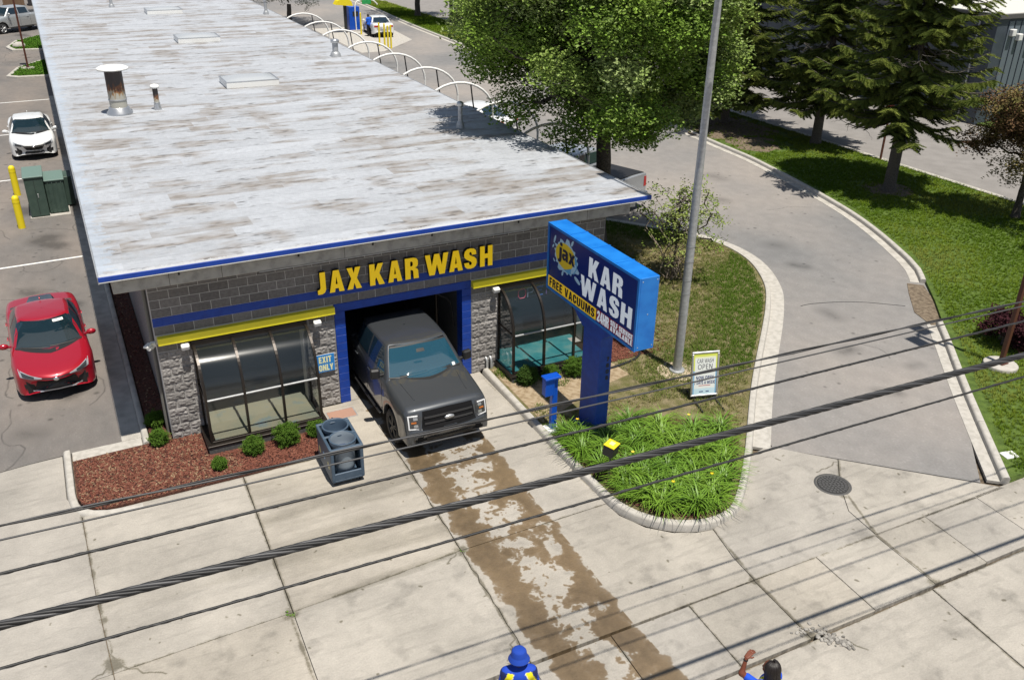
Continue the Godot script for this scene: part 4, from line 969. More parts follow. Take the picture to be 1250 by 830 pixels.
func roof_fixtures(b: Node) -> void:
	var dome := mat(lin(.40, .42, .44), .25)
	for z in [-17.3, -28.9, -40.4, -51.6]:
		var s := Node3D.new(); s.name = "skylight"; b.add_child(s, true); s.position = V(5.9, 4.343, z)
		boxm(s, "kerb_frame", M.white, V(0, 0.10, 0), V(1.95, 0.20, 1.45), 0.01)
		var rows := []
		for i in 9:
			var row := PackedVector3Array()
			for j in 9:
				var u := (i / 4.0 - 1.0); var w := (j / 4.0 - 1.0)
				row.append(V(w * .94, 0.215 + .11 * (1 - u * u * u * u) * (1 - w * w * w * w), u * .68))
			rows.append(row)
		var mk := Mk.new(); mk.grid(rows, false, true); add(mk, "dome", dome, s)
		var fr := Mk.new()
		for k in [-1, 1]:
			fr.box(V(0, .215, k * .70), V(1.98, .04, .05)); fr.box(V(k * .965, .215, 0), V(.05, .04, 1.35))
		add(fr, "rim", M.alu, s)
	var rust := Image.create(64, 128, false, Image.FORMAT_RGB8); var nz := noise(97, 0.06, 4)
	for y in 128:
		for x in 64:
			var t := y / 127.0 + nz.get_noise_2d(x * 2.0, y * .7) * .22
			var c := lin(.05, .04, .038)
			if t > .30: c = lin(.22, .08, .03).lerp(lin(.05, .04, .038), clampf((.42 - t) * 8, 0, 1))
			if t > .44: c = lin(.42, .41, .36).lerp(lin(.30, .17, .07), clampf((.58 - t) * 7, 0, 1))
			rust.set_pixel(x, y, c)
	var rm := mat(Color(1, 1, 1), .6); rm.albedo_texture = ImageTexture.create_from_image(rust)
	for q in [[0.95, -13.8, .27, 1.42, .48], [2.15, -13.96, .085, .72, .15]]:
		var s := Node3D.new(); s.name = "vent_stack"; b.add_child(s, true); s.position = V(q[0], 4.343, q[1])
		var pm := Mk.new(); pm.lathe(Vector3.ZERO, [[q[2], .05], [q[2], q[3] * .5], [q[2], q[3] - .02]], 20)
		for i in pm.uv.size(): pm.uv[i] = Vector2(atan2(pm.v[i].z, pm.v[i].x) / TAU * 2.0, 1.0 - pm.v[i].y / q[3])
		add(pm, "pipe", rm, s)
		var r: float = q[2]
		var cl := Mk.new(); cl.lathe(Vector3.ZERO, [[r * 1.5, 0.0], [r * 1.5, .06], [r * 1.25, .14], [r * 1.18, .22], [r * 1.02, .24]], 20); add(cl, "collar", M.alu, s)
		var bd := Mk.new(); bd.lathe(Vector3.ZERO, [[r + .001, q[3] * .32], [r + .015, q[3] * .32], [r + .015, q[3] * .35], [r + .001, q[3] * .35]], 20); add(bd, "band", M.galv, s)
		var cap := Mk.new(); cap.lathe(Vector3.ZERO, [[.001, q[3] + .02], [q[4], q[3]], [q[4] * 1.02, q[3] + .05], [q[4] * .8, q[3] + .10], [.001, q[3] + .13]], 24); add(cap, "cap", M.white, s)
	for q in [[10.46, -7.7, .07, .80, .11], [10.75, -22.1, .13, .72, .19], [11.28, -37.7, .09, .85, .12], [3.4, -44.0, .09, .8, .14]]:
		var s := Node3D.new(); s.name = "roof_vent"; b.add_child(s, true); s.position = V(q[0], 4.343, q[1])
		var r: float = q[2]; var h: float = q[3]
		var pm := Mk.new(); pm.lathe(Vector3.ZERO, [[r * 1.9, 0], [r * 1.7, .12], [r * 1.25, .2], [r, .22], [r, h - .14]], 14); add(pm, "pipe", M.galv, s)
		var cap := Mk.new(); cap.lathe(Vector3.ZERO, [[r, h - .14], [q[4], h - .12], [q[4], h - .02], [q[4] * .6, h + .02], [.001, h + .03]], 14); add(cap, "cap", M.alu, s)

func pylon_sign() -> void:
	var s := thing("pylon_sign", "tall blue roadside sign reading KAR WASH with yellow FREE VACUUMS strip", "sign", V(8.72, 0, 3.67))
	var px := V(-8.72, 0, -3.67)
	var cb := tmat(ntex(121, .012, [lin(.004, .135, .50), lin(.008, .17, .57), lin(.012, .19, .60)], 256, .25), 1.7, .42); var navy := mat(lin(.002, .018, .17), .3); var whiteface := mat(lin(.72, .76, .80), .4); whiteface.emission_enabled = true; whiteface.emission = lin(.62, .70, .80); whiteface.emission_energy_multiplier = .22  # white letters get a faint added glow to brighten the shaded face
	span(s, "pole", M.blue_paint, V(8.54, 0.0, 3.31) + px, V(8.86, 2.87, 4.03) + px, 0.02)
	var gus := Mk.new(); gus.plate(PackedVector2Array([Vector2(2.85, -.12), Vector2(4.50, -.12), Vector2(4.06, -.42), Vector2(3.28, -.42)]), V(8.88, 2.99, 0) + px, V(0, 0, 1), V(0, 1, 0), 0.36)
	add(gus, "neck", M.blue_paint, s)
	boxm(s, "base_plate", M.blue_paint, V(8.70, .10, 3.67) + px, V(.5, .05, .95), .01)
	for q in [[8.49, 4.02], [8.49, 3.34], [8.92, 4.06], [8.92, 3.34]]:
		var bl := Mk.new(); bl.lathe(V(q[0], .12, q[1]) + px, [[.03, 0], [.03, .10], [.001, .12]], 8); add(bl, "bolt", M.blue_paint, s)
	var cab := span(s, "cabinet", cb, V(8.51, 2.87, 1.68) + px, V(8.95, 4.46, 5.34) + px, 0.012)
	for zz in [2.6, 3.51, 4.42]:
		span(cab, "seam", cb, V(8.505, 4.461, zz) + px, V(8.955, 4.468, zz + .03) + px); span(cab, "seam", cb, V(8.951, 2.87, zz) + px, V(8.957, 4.461, zz + .03) + px)
	for q in [[8.56, 2.95], [8.90, 2.95], [8.56, 4.38], [8.90, 4.38], [8.73, 3.66]]:
		var sc := Mk.new(); sc.lathe(V(q[0], q[1], 5.34) + px, [[.001, .006], [.012, .004], [.014, -.002]], 8, Basis(Vector3.RIGHT, PI * .5)); add(sc, "screw", M.galv, cab)
	# rim around the recessed face
	for r in [[2.87, 2.93, 1.68, 5.34], [4.40, 4.46, 1.68, 5.34], [2.93, 4.40, 1.68, 1.74], [2.93, 4.40, 5.28, 5.34]]:
		span(cab, "rim", cb, V(8.475, r[0], r[2]) + px, V(8.51, r[1], r[3]) + px)
	var face := span(s, "sign_face", navy, V(8.495, 2.931, 1.741) + px, V(8.509, 4.399, 5.279) + px)
	var ex := V(0, 0, 1); var ey := V(0, 1, 0)
	var at := func(u: float, w: float, d: float) -> Vector3: return V(8.495 - d, 2.87 + w * 1.59, 1.68 + u * 3.66) + px
	words(face, "sign_letter", "KAR", at.call(.487, .59, 0.001), ex, ey, 1.30, .445, .004, whiteface, .12)
	words(face, "sign_letter", "WASH", at.call(.405, .265, 0.001), ex, ey, 1.99, .455, .004, whiteface, .12)
	var ys := Mk.new(); ys.plate(PackedVector2Array([Vector2(0, 0), Vector2(2.10, 0), Vector2(2.10, .27), Vector2(0, .27)]), at.call(.018, .042, 0.001), ex, ey, .003); var ysm := mat(lin(.78, .52, .02), .4); ysm.emission_enabled = true; ysm.emission = lin(.8, .5, .01); ysm.emission_energy_multiplier = .2; add(ys, "sign_strip", ysm, face)  # yellow strip also given a faint glow to brighten it
	words(face, "letter", "FREE VACUUMS", at.call(.035, .062, 0.0045), ex, ey, 1.98, .205, .003, mat(lin(.012, .010, .02), .5), .12)
	var rs := Mk.new(); rs.plate(PackedVector2Array([Vector2(0, 0), Vector2(1.38, 0), Vector2(1.38, .28), Vector2(0, .28)]), at.call(.600, .042, 0.001), ex, ey, .002); add(rs, "red_strip", mat(lin(.32, .02, .05), .4), face)
	words(face, "sign_letter", "24HR", at.call(.606, .055, 0.0035), ex, ey, .46, .245, .003, whiteface, .06)
	words(face, "sign_letter", "SELF SERVICE", at.call(.748, .135, 0.0035), ex, ey, .82, .115, .003, whiteface, .10)
	words(face, "sign_letter", "AVAILABLE", at.call(.748, .052, 0.0035), ex, ey, .82, .115, .003, whiteface, .10)
	# round emblem with splash
	var sp := PackedVector2Array(); var r2 := RandomNumberGenerator.new(); r2.seed = 3
	for i in 40:
		var a := TAU * i / 40.0; var r := .335 + .03 * sin(i * 2.7)
		if i in [9, 10]: r = .43
		if i in [13, 17]: r = .40
		if i in [26, 27]: r = .40
		if i in [37, 38]: r = .41
		sp.append(Vector2(cos(a), sin(a)) * r)
	var c0 := Vector2(.82, 1.0)
	var o: Vector3 = V(8.495, 2.87, 1.68) + px
	var disc := func(cx: float, cy: float, rx: float, ry: float, n: int, rot: float) -> PackedVector2Array:
		var p := PackedVector2Array()
		for i in n: p.append(Vector2(cx, cy) + Vector2(cos(TAU * i / n) * rx, sin(TAU * i / n) * ry).rotated(rot))
		return p
	var put := func(poly: PackedVector2Array, d: float, nm: String, m: Material) -> void:
		var mk := Mk.new(); mk.plate(poly, o + V(-d, 0, 0), ex, ey, .0012); add(mk, nm, m, face)
	for i in sp.size(): sp[i] = sp[i] * Vector2(1.5, 1.05) + c0
	var pale := mat(lin(.40, .62, .80), .4); var mid := mat(lin(.10, .36, .66), .4); var yel := mat(lin(.80, .58, .03), .4)
	put.call(sp, .001, "splash", pale)
	put.call(disc.call(.80, 1.02, .44, .30, 32, 0.0), .003, "emblem_disc", yel)
	put.call(PackedVector2Array([Vector2(.74, .70), Vector2(.96, .68), Vector2(1.20, .76), Vector2(1.31, .92), Vector2(1.29, 1.10), Vector2(1.18, 1.16), Vector2(1.21, 1.0), Vector2(1.12, .86), Vector2(.92, .77)]), .005, "wave", mid)
	put.call(disc.call(1.17, .86, .16, .06, 14, .9), .007, "wave", pale)
	for q in [[.30, 1.28, .11, .035, 1.2], [.24, 1.10, .06, .025, .9], [1.34, .66, .14, .05, -.35], [1.52, .70, .06, .03, -.2], [.70, .60, .07, .035, 1.2], [.30, .78, .05, .025, -.6], [1.06, 1.42, .09, .035, 1.0]]:
		put.call(disc.call(q[0], q[1], q[2], q[3], 12, q[4]), .003, "droplet", pale)
	var ink := mat(lin(.004, .008, .05), .4); var x := .47
	for ch in "jax":
		var p := glyph(ch)
		for i in p.size(): p[i] = Vector2(x, .92) + p[i] * Vector2(.46, .36)
		put.call(p, .0085, "letter", ink)
		x += (gwidth(ch) + .04) * .46
	put.call(disc.call(.60, 1.255, .06, .045, 10, 0.0), .0085, "letter", ink)
	# street number on the pole
	var y := 1.98
	for ch in "7808":
		var p := glyph(ch); var mk := Mk.new()
		for i in p.size(): p[i] = p[i] * Vector2(.12, .10)
		mk.plate(p, V(8.72, y, 4.031) + px, V(1, 0, 0), ey, .004); add(mk, "digit", M.black, s)
		y -= .155

# ---------------------------------------------------------------- vehicles
func patch(D: Drape, ax: int, sgn: int, top: Array, bot: Array, n: int, m: int, off := 0.006) -> Mk:
	var mk := Mk.new(); var rows := []
	var samp := func(c: Array, t: float) -> Vector2:
		var f := t * (c.size() - 1); var i := mini(int(f), c.size() - 2)
		return Vector2(c[i][0], c[i][1]).lerp(Vector2(c[i + 1][0], c[i + 1][1]), f - i)
	for j in m + 1:
		var row := PackedVector3Array()
		for i in n + 1:
			var q: Vector2 = samp.call(bot, float(i) / n).lerp(samp.call(top, float(i) / n), float(j) / m)
			var p := V(q.x, q.y, 0) if ax == 2 else (V(0, q.y, q.x) if ax == 0 else V(q.x, 0, q.y))
			p[ax] = D.hit(p, ax, sgn) + off * sgn
			row.append(p)
		rows.append(row)
	var nn: Vector3 = (rows[0][1] - rows[0][0]).cross(rows[1][0] - rows[0][0])
	mk.grid(rows, false, nn[ax] * sgn < 0)
	# thin edge so that the piece has a rim
	var d := Vector3.ZERO; d[ax] = -off * 1.6 * sgn
	var ring := []
	for i in n + 1: ring.append(rows[0][i])
	for j in range(1, m + 1): ring.append(rows[j][n])
	for i in range(n - 1, -1, -1): ring.append(rows[m][i])
	for j in range(m - 1, 0, -1): ring.append(rows[j][0])
	for i in ring.size():
		var a: Vector3 = ring[i]; var b: Vector3 = ring[(i + 1) % ring.size()]
		if nn[ax] * sgn < 0: mk.quad(b + d, a + d, a, b)
		else: mk.quad(a + d, b + d, b, a)
	return mk
func flipx(c: Array) -> Array:
	var o := []
	for q in c: o.append([-q[0], q[1]])
	return o

func car_shell(P: Dictionary) -> Mk:
	var mk := Mk.new(); var rows := []; var L: float = P.L
	var ss := [0.0, 0.012, 0.03, 0.06]; var s := 0.10
	while s < L - 0.1: ss.append(s); s += 0.045
	ss.append_array([L - 0.06, L - 0.03, L - 0.012, L])
	for q in ss:
		var w := keyed(P.w, q); var yb := keyed(P.yb, q); var yt := keyed(P.yt, q); var ysh: float = yt - keyed(P.sh, q)
		var lip := 0.0
		for sw in P.wheels:
			var dd: float = absf(q - sw)
			if dd < P.arch: yb = maxf(yb, P.wr + sqrt(P.arch * P.arch - dd * dd))
			if dd < P.arch + .14: lip = maxf(lip, 0.018 * (1.0 - maxf(0.0, dd - P.arch) / .14))
		yb = minf(yb, ysh - 0.04)
		var cr: float = P.crown
		var half := [[w - .10 + lip, yb + .02], [w - .012 + lip, yb], [w + lip, yb + .05], [w + lip * .5, lerpf(yb, ysh, .5)], [w - .004, lerpf(yb, ysh, .8)], [w - .02, ysh], [w - .055, lerpf(ysh, yt, .62)], [w - .12, yt - .006], [w * .72, yt + cr * .4], [w * .42, yt + cr * .8], [w * .15, yt + cr]]
		var row := PackedVector3Array()
		var bow := func(x: float) -> float:
			var a := x / maxf(w, .3)
			return P.bow * pow(absf(a), P.get("bp", 2.0)) * exp(-q / 0.55) - P.rbow * a * a * exp(-(L - q) / 0.5)
		for i in half.size():
			row.append(V(half[i][0], half[i][1], L * .5 - q - bow.call(half[i][0])))
		for i in range(half.size() - 1, -1, -1):
			row.append(V(-half[i][0], half[i][1], L * .5 - q - bow.call(half[i][0])))
		rows.append(row)
	mk.grid(rows, false, true)
	mk.fan(rows[0], false); mk.fan(rows[-1], true)
	return mk

func car_cabin(P: Dictionary, open := false) -> Mk:
	var mk := Mk.new(); var rows := []; var L: float = P.L; var C: Dictionary = P.cab
	var ring := func(sf: float, sr: float, w: float, y: float, bf: float, br: float, k: float, dy: float) -> PackedVector3Array:
		var r := PackedVector3Array(); var cs := (sf + sr) * .5
		for i in 11:
			var x: float = [-1.0, -.915, -.72, -.48, -.24, 0.0, .24, .48, .72, .915, 1.0][i]; r.append(V(x * w * k, y + dy * absf(x) * -.0, L * .5 - (cs + (sf + bf * x * x - cs) * k)))
		for i in range(1, 10):
			var t := i / 10.0; var bl := sin(t * PI) * .035
			r.append(V((w + bl) * k, y, L * .5 - (cs + (lerpf(sf + bf, sr - br, t) - cs) * k)))
		for i in 11:
			var x := lerpf(1, -1, i / 10.0); r.append(V(x * w * k, y, L * .5 - (cs + (sr - br * x * x - cs) * k)))
		for i in range(1, 10):
			var t := i / 10.0; var bl := sin(t * PI) * .035
			r.append(V(-(w + bl) * k, y, L * .5 - (cs + (lerpf(sr - br, sf + bf, t) - cs) * k)))
		return r
	for i in 7:
		var t := i / 6.0; var e := t * t * 0.25 + t * 0.75
		rows.append(ring.call(lerpf(C.sf0, C.sf1, t), lerpf(C.sr0, C.sr1, t), lerpf(C.w0, C.w1, e), lerpf(C.y0, C.y1 - .05, t), C.bf, C.bb, 1.0, 0.0))
	rows.append(ring.call(C.sf1 + .02, C.sr1 - .02, C.w1 - .02, C.y1 - .03, C.bf, C.bb, .985, 0.0))
	rows.append(ring.call(C.sf1, C.sr1, C.w1, C.y1 - .012, C.bf, C.bb, .90, 0.0))
	rows.append(ring.call(C.sf1, C.sr1, C.w1, C.y1, C.bf, C.bb, .70, 0.0))
	rows.append(ring.call(C.sf1, C.sr1, C.w1, C.y1 + .012, C.bf, C.bb, .35, 0.0))
	rows.append(ring.call(C.sf1, C.sr1, C.w1, C.y1 + .015, C.bf, C.bb, .02, 0.0))
	mk.grid(rows, true, false, (func(i: int, j: int) -> bool: return i < 6 and j >= 1 and j <= 8) if open else null)
	return mk

func interior(t: Node3D, P: Dictionary, sc: float) -> void:
	var C: Dictionary = P.cab; var H: float = P.L * .5; var y: float = C.y0; var zf: float = H - C.sf0
	var io := boxm(t, "dashboard", mat(lin(.05, .05, .052), .7), V(0, y - .02, zf - .50), V(C.w0 * 1.7, .16, .50), .05)
	var sm := mat(lin(.10, .098, .095), .75)
	for s in [-1, 1]:
		var st := Mk.new(); st.box(V(s * .37 * sc, y - .02, zf - 1.42), V(.50, .62, .16), Basis(Vector3.RIGHT, -.22), .06); st.box(V(s * .37 * sc, y + .38, zf - 1.52), V(.27, .18, .10), Basis(Vector3.RIGHT, -.15), .04); st.box(V(s * .37 * sc, y - .32, zf - 1.12), V(.52, .16, .52), Basis.IDENTITY, .05); add(st, "seat", sm, t)
	var sw := Mk.new(); var p := []
	for i in 21: p.append(V(.37 * sc, y + .02, zf - .86) + Basis(Vector3.RIGHT, -.5) * V(cos(TAU * i / 20.0) * .18, sin(TAU * i / 20.0) * .18, 0))
	sw.tube(p, .016, 6, false); add(sw, "steering_wheel", M.black, t)
	add(sw_back(V(0, y - .55, zf - 1.6), V(C.w0 * 1.8, .06, 2.2)), "cabin_floor", M.rubber, t)
func sw_back(c: Vector3, s: Vector3) -> Mk:
	var mk := Mk.new(); mk.box(c, s); return mk

var wheel_cache := {}
func wheel(parent: Node, at: Vector3, r: float, wd: float, side: int, dark: bool) -> void:
	var key := "%.2f_%.2f_%s" % [r, wd, dark]
	if not wheel_cache.has(key):
		var bs := Basis(Vector3.FORWARD, PI * .5)
		var ty := Mk.new(); ty.lathe(Vector3.ZERO, [[r * .66, -wd * .5], [r * .92, -wd * .5], [r, -wd * .36], [r, wd * .36], [r * .92, wd * .5], [r * .66, wd * .5]], 26, bs)
		var ri := Mk.new(); ri.lathe(Vector3.ZERO, [[r * .67, wd * .5], [r * .64, wd * .47], [r * .60, wd * .30], [r * .58, -wd * .4]], 26, bs)
		for i in 5:
			for j in 2:
				var a := TAU * (i + (j - .5) * .26) / 5.0; var d := V(0, cos(a), sin(a))
				ri.box(V(wd * .40, 0, 0) + d * r * .34, V(.035, r * .58, .05), Basis(Vector3.RIGHT, a), .008)
		ri.lathe(V(0, 0, 0), [[.001, wd * .46], [r * .12, wd * .45], [r * .15, wd * .36]], 12, bs)
		var back := Mk.new(); back.lathe(Vector3.ZERO, [[.001, wd * .02], [r * .6, wd * .0], [r * .6, -wd * .1]], 18, bs)
		wheel_cache[key] = [ty.mesh(), ri.mesh(), back.mesh()]
	var c: Array = wheel_cache[key]
	var w := addm(c[0], "wheel", M.rubber, parent); w.position = at
	if side > 0: w.rotation.y = 0.0
	else: w.rotation.y = PI
	# lathe axis points along -x after the turn, so face it outwards
	w.rotation.y += PI if c.size() == 0 else 0.0
	addm(c[1], "rim", M.black if dark else M.alu, w); addm(c[2], "brake_disc", M.black, w)

func paint(c: Color, metal: float, rough := 0.32) -> StandardMaterial3D:
	var m := mat(c, rough, metal); m.clearcoat_enabled = true; m.clearcoat = 1.0; m.clearcoat_roughness = 0.04
	return m
func blob(c: Vector3, r: Vector3, n := 10) -> Mk:
	var mk := Mk.new(); var rows := []
	for i in n + 1:
		var a := PI * i / n; var row := PackedVector3Array()
		for j in n * 2:
			var b := TAU * j / (n * 2); row.append(c + V(sin(a) * cos(b) * r.x, cos(a) * r.y, sin(a) * sin(b) * r.z))
		rows.append(row)
	mk.grid(rows, true, true)
	return mk

func make_truck(t: Node3D, col: StandardMaterial3D, opt: Dictionary) -> void:
	var P := {L = 5.88, w = [[0, .82], [.03, .92], [.12, .965], [.4, .99], [1.0, 1.0], [5.5, .995], [5.84, .975], [5.88, .94]],
		yb = [[0, .42], [.1, .36], [.5, .40], [1.6, .42], [4.6, .46], [5.88, .55]],
		yt = [[0, .62], [.03, .70], [.08, .74], [.12, .80], [.15, 1.0], [.20, 1.10], [.28, 1.155], [.5, 1.195], [.9, 1.255], [1.3, 1.315], [1.7, 1.35], [2.2, 1.36], [5.4, 1.37], [5.84, 1.37], [5.88, 1.34]],
		sh = [[0, .10], [.2, .12], [1.2, .10], [1.8, .09], [5.88, .07]], wheels = [1.02, 4.70], arch = .50, wr = .40, crown = .035, bow = .10, bp = 3.0, rbow = .02,
		cab = {sf0 = 1.26, sf1 = 1.86, sr0 = 3.74, sr1 = 3.62, w0 = .95, w1 = .725, y0 = 1.25, y1 = 1.955, bf = .12, bb = .03}}
	var body := car_shell(P); var cabin := car_cabin(P)
	var D := Drape.new([body, cabin]); var H: float = P.L * .5
	var bo := add(body, "body", col, t); add(car_cabin(P, true), "cab", col, t); interior(t, P, 1.1)
	var DB := Drape.new([body]); add(patch(DB, 1, 1, [[-.86, H - 1.50], [0, H - 1.36], [.86, H - 1.50]], [[-.86, H - 3.6], [0, H - 3.6], [.86, H - 3.6]], 14, 16, .014), "dash_top", mat(lin(.045, .045, .047), .75), t)
	var under := Mk.new(); under.box(V(0, .62, -.1), V(1.5, .5, 5.2)); add(under, "chassis", M.black, t)
	# hood ridges
	for s in [-1, 1]:
		add(patch(D, 1, 1, [[s * .60, H - .55], [s * .66, H - 1.22]], [[s * .63, H - .55], [s * .70, H - 1.22]], 8, 1, .012), "hood_ridge", col, bo)
	# glass
	var ws := mat(lin(.016, .060, .080), .03); ws.metallic_specular = 1.0
	var wsn := add(patch(D, 2, 1, [[-.665, 1.885], [-.33, 1.905], [0, 1.91], [.33, 1.905], [.665, 1.885]], [[-.86, 1.365], [-.42, 1.345], [0, 1.34], [.42, 1.345], [.86, 1.365]], 16, 8, .006), "windscreen", M.sky_tint_screen if opt.get("hero", false) else M.screen_glass, t)
	add(patch(D, 2, 1, [[-.66, 1.888], [0, 1.913], [.66, 1.888]], [[-.675, 1.86], [0, 1.885], [.675, 1.86]], 12, 1, .009), "shade_band", M.black, wsn)
	for q in [[-.62, .02], [.04, .62]]:
		add(patch(D, 2, 1, [[q[0], 1.38], [q[1], 1.40]], [[q[0], 1.362], [q[1], 1.384]], 10, 1, .03), "wiper", M.black, wsn)
	add(patch(D, 2, 1, [[-.86, 1.375], [0, 1.348], [.86, 1.375]], [[-.88, 1.355], [0, 1.325], [.88, 1.355]], 14, 1, .012), "cowl", M.black, t)
	if opt.get("hero", false):
		add(patch(D, 2, 1, [[.66, 1.42], [.73, 1.42]], [[.67, 1.36], [.74, 1.36]], 2, 2, .010), "sticker", M.white, wsn)
		add(patch(D, 2, 1, [[-.09, 1.80], [.09, 1.80]], [[-.10, 1.74], [.10, 1.74]], 3, 2, .010), "mirror_mount", M.black, wsn)
	for s in [-1, 1]:
		add(patch(D, 0, s, [[H - 2.02, 1.87], [H - 2.62, 1.89]], [[H - 1.62, 1.41], [H - 2.62, 1.42]], 8, 5), "window", M.car_glass, t)
		add(patch(D, 0, s, [[H - 2.70, 1.89], [H - 3.48, 1.86]], [[H - 2.70, 1.42], [H - 3.56, 1.43]], 8, 5), "window", M.car_glass, t)
		for dz in [1.62, 2.66, 3.62]:
			add(patch(D, 0, s, [[H - dz, 1.28], [H - dz - .012, 1.28]], [[H - dz, .55], [H - dz - .012, .55]], 1, 6, .004), "door_seam", M.black, bo)
		for dz in [2.42, 3.38]:
			var hp := Mk.new(); hp.box(V(s * 1.012, 1.16, H - dz), V(.03, .035, .2), Basis.IDENTITY, .01); add(hp, "door_handle", col, t)
		# mirrors
		var mi := Mk.new(); mi.box(V(s * 1.12, 1.44, H - 1.66), V(.22, .24, .13), Basis(Vector3.UP, s * .2), .035); mi.box(V(s * .98, 1.37, H - 1.68), V(.2, .06, .08), Basis.IDENTITY, .01)
		add(mi, "mirror", M.black if opt.get("hero", false) else col, t)
		# running board
		var rb := Mk.new(); rb.box(V(s * .99, .38, H - 2.75), V(.13, .05, 2.1), Basis.IDENTITY, .015); add(rb, "running_board", M.black, t)
		# head lights
		var hl := add(patch(D, 2, 1, [[s * .66, 1.09], [s * .80, 1.085], [s * .93, 1.06]], [[s * .65, .74], [s * .80, .74], [s * .93, .75]], 8, 6, .012), "headlight", mat(lin(.05, .05, .053), .08), t)
		var led := mat(lin(.70, .71, .72), .2)
		for q in [[.89, .755, .915, 1.055], [.70, 1.04, .89, 1.065], [.70, .755, .89, .78]]:
			add(patch(D, 2, 1, [[s * q[0], q[3]], [s * q[2], q[3] - .005]], [[s * q[0], q[1]], [s * q[2], q[1]]], 4, 3, .022), "light_strip", led, hl)
		add(patch(D, 2, 1, [[s * .74, .925], [s * .85, .922]], [[s * .74, .893], [s * .85, .89]], 4, 2, .024), "indicator", mat(lin(.42, .13, .03), .2), hl)
		for q in [.99, .83]: add(patch(D, 2, 1, [[s * .71, q + .028], [s * .80, q + .028]], [[s * .71, q - .028], [s * .80, q - .028]], 3, 2, .024), "lamp", M.alu, hl)
		add(patch(D, 2, -1, [[s * .78, 1.25], [s * .94, 1.24]], [[s * .78, .86], [s * .94, .86]], 3, 5, .012), "tail_light", mat(lin(.42, .02, .02), .2), t)
		for k in 2:
			wheel(t, V(s * (.865), .40, H - P.wheels[k]), .40, .27, s, opt.get("dark_rims", true))
	# grille and bumper
	add(patch(D, 2, 1, [[-.58, 1.115], [0, 1.13], [.58, 1.115]], [[-.63, .73], [0, .715], [.63, .73]], 14, 6, .010), "grille_surround", opt.get("grille", col), t)
	var gr := add(patch(D, 2, 1, [[-.54, 1.075], [0, 1.09], [.54, 1.075]], [[-.585, .765], [0, .75], [.585, .765]], 14, 6, .018), "grille", M.grille, t)
	for y in [.985, .855]:
		add(patch(D, 2, 1, [[-.56, y + .020], [0, y + .026], [.56, y + .020]], [[-.565, y - .018], [0, y - .014], [.565, y - .018]], 14, 1, .034), "grille_bar", opt.get("bars", mat(lin(.07, .07, .072), .3)), gr)
	var em := Mk.new(); em.lathe(Vector3.ZERO, [[.001, .035], [.10, .03], [.115, .0]], 20, Basis(Vector3.RIGHT, PI * .5)); 
	var eo := add(em, "emblem", M.alu, gr); eo.scale = V(1.0, .42, 1.0); eo.position = V(0, .925, D.hit(V(0, .925, 0), 2, 1) + .045)
	add(patch(D, 2, 1, [[-.84, .60], [0, .64], [.84, .60]], [[-.80, .42], [0, .44], [.80, .42]], 14, 3, .015), "bumper", opt.get("bumper", col), t)
	add(patch(D, 2, 1, [[-.80, .50], [0, .52], [.80, .50]], [[-.74, .38], [0, .39], [.74, .38]], 14, 3, .022), "lower_valance", M.grille, t)
	add(patch(D, 2, 1, [[-.55, .52], [.55, .52]], [[-.50, .43], [.50, .43]], 12, 2, .028), "lower_intake", M.black, t)
	for s in [-1, 1]: add(patch(D, 2, 1, [[s * .62, .58], [s * .74, .575]], [[s * .62, .49], [s * .74, .49]], 3, 2, .028), "fog_light", M.grille, t)
	# bed
	if opt.get("tonneau", false): add(patch(D, 1, 1, [[-.84, H - 3.95], [.84, H - 3.95]], [[-.84, H - 5.78], [.84, H - 5.78]], 12, 10, .03), "bed_cover", M.black, t)
	else:
		add(patch(D, 1, 1, [[-.78, H - 3.98], [.78, H - 3.98]], [[-.78, H - 5.76], [.78, H - 5.76]], 12, 10, .008), "bed_liner", M.rubber, t)
		for s in [-1, 1]: add(patch(D, 1, 1, [[s * .80, H - 3.9], [s * .93, H - 3.9]], [[s * .80, H - 5.84], [s * .93, H - 5.84]], 2, 10, .03), "bed_rail", col, t)
	add(patch(D, 2, -1, [[-.6, 1.84], [0, 1.86], [.6, 1.84]], [[-.66, 1.42], [0, 1.42], [.66, 1.42]], 8, 4), "rear_window", M.car_glass, t)
	var rbp := Mk.new(); rbp.box(V(0, .58, -H - .06), V(1.8, .18, .16), Basis.IDENTITY, .03); add(rbp, "rear_bumper", M.chrome, t)
	var pl := Mk.new(); pl.box(V(0, .60, -H - .15), V(.3, .15, .01)); add(pl, "number_plate", M.white, t)

